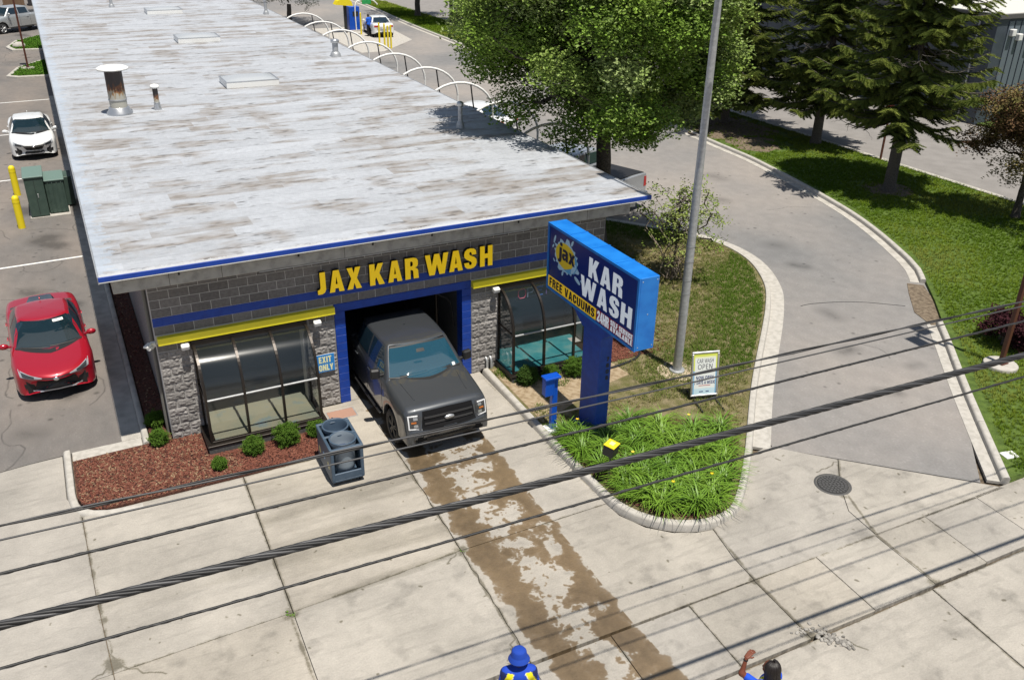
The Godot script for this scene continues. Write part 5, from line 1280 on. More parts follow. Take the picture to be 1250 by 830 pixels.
func make_sedan(t: Node3D, col: StandardMaterial3D, opt: Dictionary) -> void:
	var k: float = opt.get("scale", 1.0)
	var P := {L = 4.64, w = [[0, .58], [.03, .68], [.10, .76], [.3, .84], [.7, .878], [1.4, .888], [3.6, .885], [4.2, .86], [4.5, .80], [4.61, .72], [4.64, .64]],
		yb = [[0, .24], [.1, .19], [.5, .20], [1.4, .22], [3.6, .24], [4.5, .30], [4.64, .42]],
		yt = [[0, .60], [.03, .655], [.08, .70], [.16, .735], [.35, .79], [.7, .86], [1.1, .93], [1.5, .965], [3.2, .99], [3.7, 1.055], [4.3, 1.06], [4.5, 1.02], [4.6, .92], [4.64, .80]],
		sh = [[0, .10], [.3, .10], [1.0, .09], [1.5, .10], [4.64, .10]], wheels = [.93, 3.63], arch = .365, wr = .315, crown = .03, bow = .34, bp = 2.2, rbow = .16,
		cab = {sf0 = 1.02, sf1 = 1.86, sr0 = 4.05, sr1 = 3.20, w0 = .815, w1 = .575, y0 = .90, y1 = 1.44, bf = .26, bb = .16}}
	var body := car_shell(P); var cabin := car_cabin(P)
	var D := Drape.new([body, cabin]); var H: float = P.L * .5
	var bo := add(body, "body", col, t); add(car_cabin(P, true), "cabin", col, t); interior(t, P, .95)
	var DB := Drape.new([body]); add(patch(DB, 1, 1, [[-.72, H - 1.40], [0, H - 1.14], [.72, H - 1.40]], [[-.74, H - 3.8], [0, H - 3.9], [.74, H - 3.8]], 14, 16, .012), "dash_top", mat(lin(.045, .045, .047), .75), t)
	var under := Mk.new(); under.box(V(0, .45, 0), V(1.3, .4, 4.0)); add(under, "chassis", M.black, t)
	var g: StandardMaterial3D = M.car_glass
	var wsn := add(patch(D, 2, 1, [[-.52, 1.385], [-.26, 1.402], [0, 1.408], [.26, 1.402], [.52, 1.385]], [[-.735, .985], [-.37, .965], [0, .958], [.37, .965], [.735, .985]], 16, 8, .006), "windscreen", M.screen_glass, t)
	add(patch(D, 2, 1, [[-.74, .985], [0, .955], [.74, .985]], [[-.76, .965], [0, .925], [.76, .965]], 14, 1, .010), "cowl", M.black, t)
	for q in [[-.62, .0], [.02, .60]]:
		add(patch(D, 2, 1, [[q[0], 1.00], [q[1], .985]], [[q[0], .985], [q[1], .97]], 10, 1, .025), "wiper", M.black, wsn)
	if opt.get("sticker", false):
		add(patch(D, 2, 1, [[.18, 1.372], [.42, 1.36]], [[.19, 1.335], [.43, 1.323]], 4, 2, .012), "sun_strip", M.white, wsn)
	add(patch(D, 2, -1, [[-.50, 1.38], [0, 1.40], [.50, 1.38]], [[-.66, 1.085], [0, 1.085], [.66, 1.085]], 10, 6), "rear_window", g, t)
	for s in [-1, 1]:
		add(patch(D, 0, s, [[H - 1.98, 1.365], [H - 2.45, 1.39]], [[H - 1.52, 1.02], [H - 2.45, 1.04]], 8, 5), "window", g, t)
		add(patch(D, 0, s, [[H - 2.52, 1.39], [H - 3.12, 1.35]], [[H - 2.52, 1.04], [H - 3.40, 1.07]], 8, 5), "window", g, t)
		for dz in [1.46, 2.485, 3.42]:
			add(patch(D, 0, s, [[H - dz, .93], [H - dz - .012, .93]], [[H - dz, .38], [H - dz - .012, .38]], 1, 6, .004), "door_seam", M.black, bo)
		for dz in [2.30, 3.25]:
			var hp := Mk.new(); hp.box(V(s * .895, .86, H - dz), V(.03, .03, .18), Basis.IDENTITY, .01); add(hp, "door_handle", col, t)
		var mi := blob(V(s * .985, 1.015, H - 1.52), V(.115, .075, .065), 8); mi.box(V(s * .87, .985, H - 1.53), V(.12, .04, .06)); add(mi, "mirror", col, t)
		for kk in 2: wheel(t, V(s * .77, .315, H - P.wheels[kk]), .315, .21, s, opt.get("dark_rims", true))
		add(patch(D, 2, -1, [[s * .45, .95], [s * .74, .93]], [[s * .48, .80], [s * .76, .80]], 5, 4, .010), "tail_light", mat(lin(.42, .02, .02), .2), t)
		if opt.get("nose", 0) == 0:
			var hl := add(patch(D, 2, 1, [[s * .30, .690], [s * .50, .730], [s * .77, .805]], [[s * .30, .668], [s * .52, .640], [s * .745, .680]], 10, 4, .010), "headlight", mat(lin(.30, .32, .35), .1), t)
			add(patch(D, 2, 1, [[s * .46, .712], [s * .72, .778]], [[s * .47, .668], [s * .70, .698]], 8, 3, .018), "lens", mat(lin(.04, .045, .05), .06), hl)
			add(patch(D, 2, 1, [[s * .58, .46], [s * .70, .49]], [[s * .57, .35], [s * .69, .37]], 5, 4, .018), "side_vent", M.black, t)
		else:
			var hl := add(patch(D, 2, 1, [[s * .38, .70], [s * .56, .735], [s * .76, .79]], [[s * .44, .60], [s * .60, .61], [s * .76, .66]], 10, 4, .010), "headlight", mat(lin(.35, .37, .40), .1), t)
			add(patch(D, 2, 1, [[s * .44, .685], [s * .70, .745]], [[s * .48, .62], [s * .69, .655]], 8, 3, .018), "lens", mat(lin(.04, .045, .05), .06), hl)
			add(patch(D, 2, 1, [[s * .50, .40], [s * .74, .46]], [[s * .50, .30], [s * .72, .33]], 5, 4, .010), "side_vent", M.black, t)
	if opt.get("nose", 0) == 0:
		add(patch(D, 2, 1, [[-.31, .690], [0, .670], [.31, .690]], [[-.31, .668], [0, .645], [.31, .668]], 10, 1, .012), "upper_grille", M.black, t)
		var gr := add(patch(D, 2, 1, [[-.40, .575], [0, .595], [.40, .575]], [[-.50, .315], [0, .295], [.50, .315]], 20, 8, .016), "grille", M.black, t)
		add(patch(D, 2, 1, [[-.54, .312], [0, .290], [.54, .312]], [[-.54, .285], [0, .262], [.54, .285]], 14, 1, .024), "chin_strip", mat(lin(.50, .50, .52), .25, .6), gr)
		add(patch(D, 2, 1, [[-.19, .43], [.19, .43]], [[-.19, .335], [.19, .335]], 4, 3, .022), "plate_holder", mat(lin(.03, .03, .032), .4), gr)
	else:
		var gr := add(patch(D, 2, 1, [[-.42, .655], [0, .665], [.42, .655]], [[-.42, .62], [0, .625], [.42, .62]], 10, 1, .010), "upper_grille", M.black, t)
		add(patch(D, 2, 1, [[-.40, .585], [0, .595], [.40, .585]], [[-.30, .43], [0, .42], [.30, .43]], 10, 4, .010), "grille", M.black, t)
		add(patch(D, 2, 1, [[-.34, .385], [.34, .385]], [[-.38, .30], [.38, .30]], 8, 2, .010), "lower_intake", M.black, gr)
		add(patch(D, 2, 1, [[-.16, .375], [.16, .375]], [[-.16, .29], [.16, .29]], 4, 2, .018), "plate_holder", M.black, gr)
	var em := Mk.new(); em.lathe(Vector3.ZERO, [[.001, .02], [.055, .02], [.065, .0]], 18, Basis(Vector3.RIGHT, PI * .5))
	var eo := add(em, "emblem", M.chrome, t); var ey := .645 if opt.get("nose", 0) == 0 else .62
	eo.scale = V(1.0, .72, 1.0); eo.position = V(0, ey, D.hit(V(0, ey, 0), 2, 1) + .01)
	var an := Mk.new(); an.box(V(0, 1.475, H - 3.15), V(.03, .05, .10), Basis.IDENTITY, .008); add(an, "antenna", col, t)
	var pl := Mk.new(); pl.box(V(0, .78, -H - .005), V(.3, .15, .02)); add(pl, "number_plate", M.white, t)
	t.scale = V(k, k, k)

func vehicles() -> void:
	var grey := paint(lin(.052, .057, .064), .3, .4)
	var t := thing("pickup_truck", "dark grey pickup truck driving out of the blue framed wash door", "truck", V(5.40, 0, 3.15 - 2.94), 0.0)
	make_truck(t, grey, {hero = true, dark_rims = true, bars = mat(lin(.03, .03, .032), .3), grille = M.grille})
	var red := paint(lin(.36, .004, .018), .25, .35)
	var r := thing("red_sedan", "bright red sedan parked facing the street beside the shaded wall", "car", V(-2.22, 0, -2.86 - 2.32), 0.035)
	make_sedan(r, red, {sticker = true, nose = 0})
	var wp := paint(lin(.72, .73, .73), 0.0, .35)
	var w := thing("white_sedan", "white sedan with black grille parked by the green metal cabinet", "car", V(-2.08, 0, -26.0 - 2.43), 0.01)
	make_sedan(w, wp, {nose = 1, scale = 1.047})
	var sp := thing("silver_pickup_truck", "silver pickup truck with black bed beyond the grass islands", "truck", V(-2.3, 0, -69.8), 0.45)
	make_truck(sp, paint(lin(.40, .42, .43), .4, .35), {dark_rims = false, bumper = M.black})
	sp.rotation.y = -0.95
	var bp := thing("parked_pickup_truck", "pale pickup truck with black bed cover parked under the big tree", "truck", V(17.3, 0, -12.0), 0)
	make_truck(bp, paint(lin(.36, .38, .40), .4, .35), {dark_rims = false, tonneau = true})
	bp.rotation.y = -2.785
	dup(w, V(18.1, 0, -23.3), -2.72, "white sedan with red tail lights parked under the vacuum arches")
	dup(w, V(24.9, 0, -57.6), PI - .12, "white sedan stopped at the blue pay station")
	var gc := thing("grey_sedan", "grey sedan parked behind the last vacuum arches", "car", V(15.0, 0, -53.0), -1.57)
	make_sedan(gc, paint(lin(.12, .13, .15), .4), {nose = 1})

func shoebox_light(o: Node3D, h: float, heads: Array) -> void:
	var ft := Mk.new(); ft.lathe(Vector3.ZERO, [[.001, .10], [.40, .10], [.43, .07], [.43, -.05]], 24); add(ft, "footing", M.kerb, o)
	boxm(o, "base_plate", M.steel_brown, V(0, .115, 0), V(.26, .03, .26), .005)
	for q in [[-1, -1], [1, -1], [-1, 1], [1, 1]]:
		var bl := Mk.new(); bl.lathe(V(q[0] * .1, .13, q[1] * .1), [[.014, 0], [.014, .04], [.001, .045]], 6); add(bl, "bolt", M.galv, o)
	boxm(o, "pole", M.steel_brown, V(0, h * .5 + .13, 0), V(.115, h, .115), .01)
	for q in heads:
		var hd := boxm(o, "lamp_head", M.steel_brown, V(q[0], h + .02, q[1]), V(.42, .2, .58), .02)
		var ar := Mk.new(); ar.box(V(q[0] * .45, h + .02, q[1] * .45), V(.07, .07, Vector2(q[0], q[1]).length() * .9), Basis(Vector3.UP, atan2(q[0], q[1]))); add(ar, "arm", M.steel_brown, hd)
		boxm(hd, "lens", M.white, V(q[0], h - .085, q[1]), V(.36, .012, .5))

func street_furniture() -> void:
	# tall round light pole on the island
	var lp := thing("light_pole", "tall grey round steel light pole on the island lawn", "lamp post", V(12.11, 0.085, 2.28))
	var pm := Mk.new(); pm.lathe(Vector3.ZERO, [[.115, .05], [.105, 3.0], [.09, 6.0], [.075, 10.4]], 20); add(pm, "pole", M.galv, lp)
	var fm := Mk.new(); fm.lathe(Vector3.ZERO, [[.001, .07], [.19, .07], [.20, .05], [.20, .0]], 16); add(fm, "flange", M.galv, lp)
	var cm := Mk.new(); cm.lathe(Vector3.ZERO, [[.001, .02], [.50, .015], [.52, .0], [.52, -.05]], 24); add(cm, "footing", tmat(ntex(101, .03, [lin(.36, .28, .19), lin(.46, .38, .28)], 128, .3), 1.0), lp)
	for s in [-1, 1]:
		var am := Mk.new(); am.tube([V(0, 10.3, 0), V(0, 10.5, s * .5), V(0, 10.55, s * 1.2)], .035, 8); am.box(V(0, 10.55, s * 1.45), V(.32, .14, .6), Basis.IDENTITY, .03); add(am, "lamp_arm", M.galv, lp)
	for i in 5:
		var bd := Mk.new(); bd.lathe(V(0, 1.7 + i * .45 + rr(-.1, .1), 0), [[.113, 0], [.116, .006], [.116, .014], [.113, .02]], 18); add(bd, "band", M.alu, lp)
	var r := thing("parking_light", "brown square steel light pole with two box heads and round footing by the verge kerb", "lamp post", V(20.05, .09, 5.72), 0.0)
	shoebox_light(r, 7.2, [[.34, -.22], [-.34, .30]])
	var l := thing("parking_light", "dark brown light pole standing on the small grass island of the parking lot", "lamp post", V(-1.9, .10, -49.9), 0.0)
	shoebox_light(l, 7.0, [[0, -.5], [0, .5]])
	# folding pavement sign
	var af := thing("pavement_sign", "white framed pavement sign about the car wash standing on dry grass", "sign", V(11.84, .085, 3.74), -0.27)
	var tilt := Basis(Vector3.RIGHT, -.16)
	var fr := Mk.new()
	for q in [[0, 1.21, .70, .05], [0, .115, .70, .05]]: fr.box(tilt * V(q[0], q[1], 0), V(q[2], q[3], .05), tilt, .01)
	for s in [-1, 1]: fr.box(tilt * V(s * .325, .66, 0), V(.05, 1.05, .05), tilt, .01)
	add(fr, "frame", M.alu, af)
	var pim := Image.create(128, 220, false, Image.FORMAT_RGB8)
	for y in 220:
		for x in 128:
			var c := lin(.72, .75, .72)
			if y < 14 or (y < 90 and (x < 7 or x > 120)): c = lin(.60, .66, .10)
			elif y < 22: c = lin(.72, .74, .40)
			elif y > 186: c = lin(.52, .68, .76)
			if (x < 7 or x > 120) and y >= 90: c = lin(.22, .42, .60)
			pim.set_pixel(x, y, c)
	var pmt := mat(Color(1, 1, 1), .4); pmt.albedo_texture = ImageTexture.create_from_image(pim)
	var panel := Mk.new(); panel.box(tilt * V(0, .66, .0), V(.60, 1.04, .02), tilt)
	for i in panel.uv.size():
		var q := tilt.inverse() * panel.v[i]; panel.uv[i] = Vector2((q.x + .30) / .60, 1.0 - (q.y - .14) / 1.04)
	var pn := add(panel, "panel", pmt, af)
	var inkb := mat(lin(.03, .05, .16), .5); var inkg := mat(lin(.10, .10, .12), .5)
	small_text(pn, "lettering", "CAR WASH", tilt * V(0, 1.00, .0115), tilt, .105, inkg, .62, false)
	small_text(pn, "lettering", "OPEN", tilt * V(0, .85, .0115), tilt, .13, inkg, .85, false)
	small_text(pn, "lettering", "NOW OPEN", tilt * V(0, .57, .0115), tilt, .085, inkb, .72)
	small_text(pn, "lettering", "7 DAYS A WEEK!", tilt * V(0, .445, .0115), tilt, .085, inkb, .62)
	var ln := Mk.new(); ln.box(tilt * V(0, .37, .0115), V(.30, .012, .003), tilt); add(ln, "red_rule", mat(lin(.45, .05, .04), .5), pn)
	var l2 := Mk.new(); l2.box(tilt * V(-.08, .215, .0115), V(.10, .022, .003), tilt); l2.box(tilt * V(.08, .215, .0115), V(.08, .022, .003), tilt); add(l2, "small_print", inkb, pn)
	var lg := Mk.new()
	for s in [-1, 1]:
		lg.box(V(s * .27, .03, .10), V(.03, .03, 1.05)); lg.box(V(s * .27, .075, 0), V(.05, .07, .06))
	add(lg, "foot", M.black, af)
	# blue call post beside the exit kerb
	var bp := thing("call_post", "small blue metal post with boxed head beside the exit kerb", "post", V(7.86, 0.085, 3.30), 0.0)
	boxm(bp, "post", M.blue_metal, V(0, .68, 0), V(.14, 1.36, .12), .012)
	boxm(bp, "head", M.blue_metal, V(-.16, 1.14, .02), V(.24, .42, .17), .015); boxm(bp, "hood", M.blue_metal, V(-.10, 1.385, .03), V(.40, .05, .24), .01)
	boxm(bp, "base", M.white, V(-.03, .01, .03), V(.42, .03, .36), .005)
	# yellow topped ground spotlight
	var sl := thing("ground_spotlight", "small black spotlight on a stake with a bright yellow top among the lilies", "spotlight", V(7.84, .085, 5.72), .5)
	var stk := Mk.new(); stk.tube([V(0, -.05, 0), V(0, .78, 0)], .018, 8); add(stk, "stake", M.black, sl)
	var bs := Basis(Vector3.RIGHT, .12)
	var sb := Mk.new(); sb.box(V(0, .88, 0), V(.27, .24, .24), bs, .012); add(sb, "housing", M.black, sl)
	var st := Mk.new(); st.box(V(0, .88, 0) + bs * V(0, .128, 0), V(.275, .012, .245), bs); add(st, "cover", mat(lin(.75, .58, .02), .4), sl)
	var sn := Mk.new(); sn.box(V(.02, .88, 0) + bs * V(0, .136, 0), V(.12, .004, .1), bs); add(sn, "label", mat(lin(.62, .60, .30), .5), sl)
	# manhole
	var mh := thing("manhole_cover", "round dark cast iron manhole cover in the concrete at the lane mouth", "manhole cover", V(12.21, 0.0, 7.68))
	var iron := mat(lin(.045, .044, .043), .6, .3)
	var d := Mk.new(); d.lathe(Vector3.ZERO, [[.001, .004], [.33, .004], [.335, -.01]], 36); add(d, "lid", iron, mh)
	var rm := Mk.new(); rm.lathe(Vector3.ZERO, [[.335, .003], [.345, .010], [.385, .010], [.39, -.01]], 36); add(rm, "frame", mat(lin(.09, .088, .085), .6, .3), mh)
	for ring in 4:
		var cnt: int = [6, 12, 18, 24][ring]
		for i in cnt:
			var a := TAU * (i + .5 * (ring % 2)) / cnt; var rad := .055 + ring * .072
			var t := Mk.new(); t.box(V(cos(a) * rad, .009, sin(a) * rad), V(.056, .010, TAU * rad / cnt * .74), Basis(Vector3.UP, -a)); add(t, "stud", mat(lin(.10, .098, .095), .5, .3) if i == 0 and ring == 0 else M.iron_stud, mh)
	cart()
	# green cabinet with guards on the left lot
	var gcol := tmat(ntex(102, .03, [lin(.04, .07, .056), lin(.055, .09, .072)], 128, .3), 1.5, .6); var gtop := mat(lin(.13, .20, .175), .55)
	var gc := thing("utility_cabinet", "dark green metal electrical cabinet in two heights beside the shaded wall", "cabinet", V(-1.8, 0, -18.3))
	var pad := boxm(gc, "pad", M.kerb, V(.0, .02, -.1), V(1.36, .06, 1.7), .01)
	boxm(gc, "tall_box", gcol, V(-.33, .80, 0), V(.62, 1.46, 1.45), .015); boxm(gc, "tall_lid", gtop, V(-.33, 1.55, 0), V(.68, .05, 1.52), .01)
	boxm(gc, "low_box", gcol, V(.32, .68, -.1), V(.64, 1.22, 1.25), .015); boxm(gc, "low_lid", gtop, V(.32, 1.31, -.1), V(.70, .05, 1.32), .01)
	for i in 4: boxm(gc, "rib", gcol, V(.10 + i * .15, .68, .535), V(.03, 1.1, .03), .005)
	boxm(gc, "back_box", gcol, V(.78, .62, -.75), V(.30, 1.1, .9), .015)
	boxm(gc, "door_seam", M.black, V(-.33, .78, .728), V(.012, 1.3, .006)); boxm(gc, "handle", M.galv, V(-.27, .85, .735), V(.03, .15, .02), .004)
	pad.name = "pad"
	var yb := thing("bollard", "yellow steel bollard before the green cabinet, nearer the red sedan", "bollard", V(-2.79, 0, -16.72), 0, "yellow bollards by the green cabinet")
	bollard(yb, 1.2, .125)
	dup(yb, V(-2.88, 0, -20.95), 0, "yellow steel bollard behind the green cabinet, nearer the white sedan")
	# vacuum arches
	var va: Node3D = null
	for i in 9:
		var z: float = [-8.2, -12.0, -16.0, -19.7, -23.7, -27.6, -32.2, -35.9, -40.0][i]
		if i == 0:
			va = thing("vacuum_arch", "white tube vacuum arch beside the long wall, first from the front, under the big tree", "vacuum arch", V(14.0, 0, z), 0, "row of vacuum arches")
			var path := []
			for k in 17:
				var a := PI * k / 16.0; path.append(V(-cos(a) * 1.62, 2.75 + sin(a) * 1.28, 0))
			var mk := Mk.new(); mk.tube(path, .05, 8); add(mk, "arch_tube", M.white, va)
			for s in [-1, 1]:
				var ps := Mk.new(); ps.tube([V(s * 1.62, 0, 0), V(s * 1.62, 2.77, 0)], .045, 8); ps.box(V(s * 1.62, .02, 0), V(.22, .04, .22)); add(ps, "post", M.white, va)
			var hs := Mk.new(); hs.tube(curve([V(.6, 3.9, 0), V(.7, 3.0, .05), V(.9, 1.9, .1), V(1.3, 1.5, .1), V(1.55, 1.9, .06)], .2), .03, 6); add(hs, "hose", M.black, va)
		else: dup(va, V(14.0, 0, z), 0, "white tube vacuum arch beside the long wall, %s from the front" % ["", "second", "third", "fourth", "fifth", "sixth", "seventh", "eighth", "ninth"][i])
	# pay station
	var ks := thing("pay_kiosk", "blue pay kiosk with screen panel under the yellow canopy", "kiosk", V(23.6, 0, -60.2))
	boxm(ks, "housing", M.blue_metal, V(0, 1.0, 0), V(.95, 2.0, .7), .03); boxm(ks, "screen", M.black, V(.1, 1.4, .355), V(.5, .4, .02)); boxm(ks, "foot", M.kerb, V(0, .05, 0), V(1.3, .1, 1.1), .02)
	var cn := thing("pay_canopy", "yellow peaked canopy on a black post over the pay lane", "canopy", V(22.6, 0, -59.2))
	boxm(cn, "post", M.black, V(0, 1.3, 0), V(.22, 2.6, .22))
	var rf := Mk.new(); rf.plate(PackedVector2Array([Vector2(-.9, 2.3), Vector2(.6, 2.15), Vector2(.5, 2.5), Vector2(.1, 3.0), Vector2(-.7, 2.6)]), V(0, 0, -.4), V(1, 0, 0), V(0, 1, 0), .8); add(rf, "roof", M.yellow_paint, cn)
	var gs := thing("lane_sign", "small green sign on an arch over the pay lane", "sign", V(24.6, 0, -59.8))
	var ga := Mk.new(); ga.tube(curve([V(-.9, 0, 0), V(-.9, 2.1, 0), V(-.4, 2.5, 0), V(.6, 2.5, 0), V(1.1, 2.1, 0)], .3), .05, 8); add(ga, "arch", M.white, gs); boxm(gs, "panel", mat(lin(.02, .30, .08), .5), V(.1, 2.35, .06), V(.8, .35, .04))
	var pb := thing("pay_bollard", "thin yellow bollard behind the car at the pay station", "bollard", V(22.85, 0, -51.4), 0, "yellow bollards at the pay lane")
	bollard(pb, 1.75, .07)
	for q in [[23.1, -50.9], [22.95, -49.7], [23.3, -50.0]]: dup(pb, V(q[0], 0, q[1]), 0)
	dup(pb, V(23.47, 0, -57.8), 0, "single thin yellow bollard between the blue kiosk and the attendant")
	var slab := Mk.new(); slab.slab(poly2([[20.5, -62.5], [27.2, -62.5], [26.4, -53.6], [22.3, -48.8], [20.5, -48.8]]), -.05, .01); kind(add(slab, "pay_lane_pad", M.kerb), "structure")
	# signs along the side street
	for q in [[33.2, -10.6, "octagonal stop sign on a rusty brown post seen from behind by the side street", true], [33.5, -15.0, "small grey rectangular road sign on a thin post beyond the verge trees", false]]:
		var s := thing("road_sign", q[2], "sign", V(q[0], .09, q[1]), 2.6)
		boxm(s, "post", M.steel_brown if q[3] else M.black, V(0, 1.2, 0), V(.09 if q[3] else .05, 2.4, .07), .005)
		var pl := PackedVector2Array()
		for i in (8 if q[3] else 4): pl.append(Vector2(cos(TAU * (i + .5) / (8 if q[3] else 4)), sin(TAU * (i + .5) / (8 if q[3] else 4))) * (.40 if q[3] else .36))
		var pk := Mk.new(); pk.plate(pl, V(0, 2.15, .04), V(1, 0, 0), V(0, 1, 0), .006); add(pk, "panel", mat(lin(.16, .02, .02), .6) if q[3] else M.galv, s)
	# crumbled joint
	var ch := Mk.new(); ch.box(Vector3.ZERO, V(.06, .03, .045), Basis(Vector3.UP, .4), .008)
	var xf := []; var cs := []
	for i in 110:
		var t := rng.randf(); var p := Vector2(8.68, 10.56).lerp(Vector2(9.15, 11.25), t) + Vector2(rng.randfn() * .10 * (1.3 - t), rng.randfn() * .06)
		xf.append(Transform3D(Basis.from_euler(V(rr(-.4, .4), rr(0, 6), rr(-.4, .4))).scaled(Vector3.ONE * rr(.35, 1.35)), V(p.x, .006, p.y)))
		var g := rr(.14, .34); cs.append(Color(g, g * .94, g * .85))
	var rb := multi("broken_concrete", ch.mesh(), xf, M.vcol, null, cs); kind(rb, "stuff"); tag(rb, "crumbled concrete chips at the broken joint by the street", "rubble")
	var ut := Mk.new(); ut.slab(poly2([[16.35, 8.50], [16.68, 8.56], [16.62, 8.80], [16.30, 8.74]]), .06, .12, .01); tag(add(ut, "valve_box", M.white), "small white square utility lid in grass by the verge kerb end", "cover")

func bollard(o: Node3D, h: float, r: float) -> void:
	var mk := Mk.new(); mk.lathe(Vector3.ZERO, [[r, -.02], [r, h - r], [r * .85, h - r * .45], [r * .5, h - r * .12], [.001, h]], 16); add(mk, "post", M.yellow_paint, o)
	var c := Mk.new(); c.lathe(Vector3.ZERO, [[r * 1.01, h - r * 2.2], [r * 1.04, h - r * 2.1], [r * 1.04, h - r * 1.7], [r * 1.01, h - r * 1.6]], 16); add(c, "sleeve_ring", M.yellow_paint, o)

func cart() -> void:
	var c := thing("bucket_cart", "blue grey plastic cart holding two round wash tubs at the edge of the mulch bed", "cart", V(3.04, 0, 2.72), -0.02)
	var bl := tmat(ntex(103, .03, [lin(.045, .075, .115), lin(.065, .10, .145)], 128, .3), 1.0, .5)
	var gy := mat(lin(.20, .24, .28), .45)
	boxm(c, "side_panel", bl, V(-.325, .50, 0), V(.04, .78, 1.10), .012); boxm(c, "side_panel", bl, V(.325, .50, 0), V(.04, .78, 1.10), .012)
	boxm(c, "back_panel", bl, V(0, .50, -.53), V(.60, .78, .04), .01); boxm(c, "tray", bl, V(0, .14, 0), V(.68, .06, 1.12), .015)
	boxm(c, "front_sill", bl, V(0, .24, .54), V(.68, .16, .04), .012)
	for s in [-1, 1]: boxm(c, "corner_post", bl, V(s * .31, .52, .53), V(.07, .76, .07), .015)
	var top := Mk.new()
	for q in [[0, -.54, .70, .07], [0, 0, .70, .06], [0, .54, .70, .07]]: top.box(V(q[0], .89, q[1]), V(q[2], .05, q[3]), Basis.IDENTITY, .012)
	for s in [-1, 1]: top.box(V(s * .325, .888, 0), V(.06, .045, 1.02), Basis.IDENTITY, .012)
	add(top, "top_frame", bl, c)
	for z in [-.27, .27]:
		var tb := Mk.new(); tb.lathe(V(0, 0, z), [[.001, .20], [.20, .20], [.225, .40], [.235, .80], [.27, .86], [.275, .97], [.25, .97], [.245, .88], [.225, .80], [.20, .55], [.001, .55]], 26)
		var to := add(tb, "tub", gy if z > 0 else bl, c)
		var rg := Mk.new(); rg.lathe(V(0, 0, z), [[.27, .955], [.285, .965], [.285, .985], [.262, .99], [.25, .975]], 26); add(rg, "rim", bl, to)
		var wt := Mk.new(); wt.lathe(V(0, 0, z), [[.001, .70], [.215, .70]], 22); add(wt, "water", mat(lin(.01, .02, .09), .08), to)
	for q in [[-1, -1], [1, -1], [-1, 1], [1, 1]]:
		var w := Mk.new(); w.lathe(V(q[0] * .27, .055, q[1] * .46), [[.001, -.02], [.05, -.02], [.055, 0], [.05, .02], [.001, .02]], 12, Basis.IDENTITY); w = Mk.new(); w.lathe(V(q[0] * .27, .055, q[1] * .46), [[.001, -.018], [.05, -.018], [.055, 0], [.05, .018], [.001, .018]], 12, Basis(Vector3.FORWARD, PI * .5)); w.box(V(q[0] * .27, .10, q[1] * .46), V(.06, .03, .06)); add(w, "caster", M.black, c)
	for i in 3:
		var dc := Mk.new(); dc.lathe(V(-.346, .42 + .05 * (i % 2), -.36 + i * .34), [[.001, .002], [.085, .002], [.085, -.002]], 16, Basis(Vector3.FORWARD, -PI * .5)); add(dc, "decal", mat(lin(.45, .42, .22), .5) if i != 1 else mat(lin(.25, .42, .60), .5), c)

func wires() -> void:
	var blk := mat(lin(.016, .016, .017), .55); var gry := mat(lin(.06, .06, .063), .5, .2)
	var W := [["upper_cable", "double black cable, first of the four overhead lines from the building", 10.4, 5.649, 5.314, .012], ["messenger_cable", "grey strand lashed just below the double black cable", 10.75, 5.683, 5.548, .010], ["thin_cable", "single thin black overhead line between the double cable and the thick bundle", 11.5, 5.801, 5.926, .014], ["cable_bundle", "thick twisted bundle of black overhead cables", 12.3, 5.924, 5.95, .040], ["lower_cable", "thin black overhead line on the street side of the thick bundle", 12.55, 5.667, 5.931, .012]]
	for w in W:
		var o := thing(w[0], w[1], "cable", V(8, 0, w[2]), 0, "overhead lines")
		var at := func(x: float) -> Vector3: return V(x - 8.0, lerpf(w[3], w[4], (x + 10.0) / 36.0) - .03 * (1.0 - pow((x - 6.0) / 14.0, 2)), .035 * (x - 8.0))
		var strands: int = {"upper_cable": 2, "cable_bundle": 6}.get(w[0], 1)
		if strands == 1:
			var mk := Mk.new(); var p := []
			for i in 60: p.append(at.call(lerpf(-40, 56, i / 59.0)))
			mk.tube(p, w[5], 8); add(mk, "cable", gry if w[0] == "messenger_cable" else blk, o)
			if w[0] != "messenger_cable":
				var wr := Mk.new(); var q := []
				for i in 900:
					var x := lerpf(-8, 22, i / 899.0); var a := x * TAU / .38
					q.append(at.call(x) + V(0, cos(a), sin(a)) * (w[5] + .001))
				wr.tube(q, .0035, 4, false); add(wr, "lashing_wire", gry, o)
		else:
			if strands == 6:
				var cm := Mk.new(); var p := []
				for i in 60: p.append(at.call(lerpf(-40, 56, i / 59.0)))
				cm.tube(p, w[5] * .62, 8); add(cm, "core", blk, o)
			for s in strands:
				var mk := Mk.new(); var p := []
				var n := 700 if strands == 6 else 420
				for i in n:
					var x := lerpf(-8, 20, i / (n - 1.0)); var a := x * TAU / (.95 if strands == 6 else 2.6) + TAU * s / strands
					p.append(at.call(x) + V(0, cos(a), sin(a)) * (w[5] * (.62 if strands == 6 else .95)))
				mk.tube(p, w[5] * (.40 if strands == 6 else .92), 7, false); add(mk, "strand", blk if s % 3 != 1 else gry, o)
			if strands == 2:
				for e in [[-40.0, -8.0], [20.0, 56.0]]:
					var mk := Mk.new(); mk.tube([at.call(e[0]), at.call(e[1])], w[5] * 1.6, 8); add(mk, "cable", blk, o)
	for q in [[-39.5, "wooden utility pole at the left end of the overhead lines", 9.9], [55.5, "wooden utility pole at the right end of the overhead lines", 13.2]]:
		var u := thing("utility_pole", q[1], "utility pole", V(q[0], 0, q[2]))
		var mk := Mk.new(); mk.lathe(Vector3.ZERO, [[.18, -.1], [.13, 7.6], [.001, 7.62]], 12); add(mk, "pole", M.bark, u)
		boxm(u, "crossarm", M.bark, V(0, 5.72, 0), V(.12, .14, 3.6), .01)

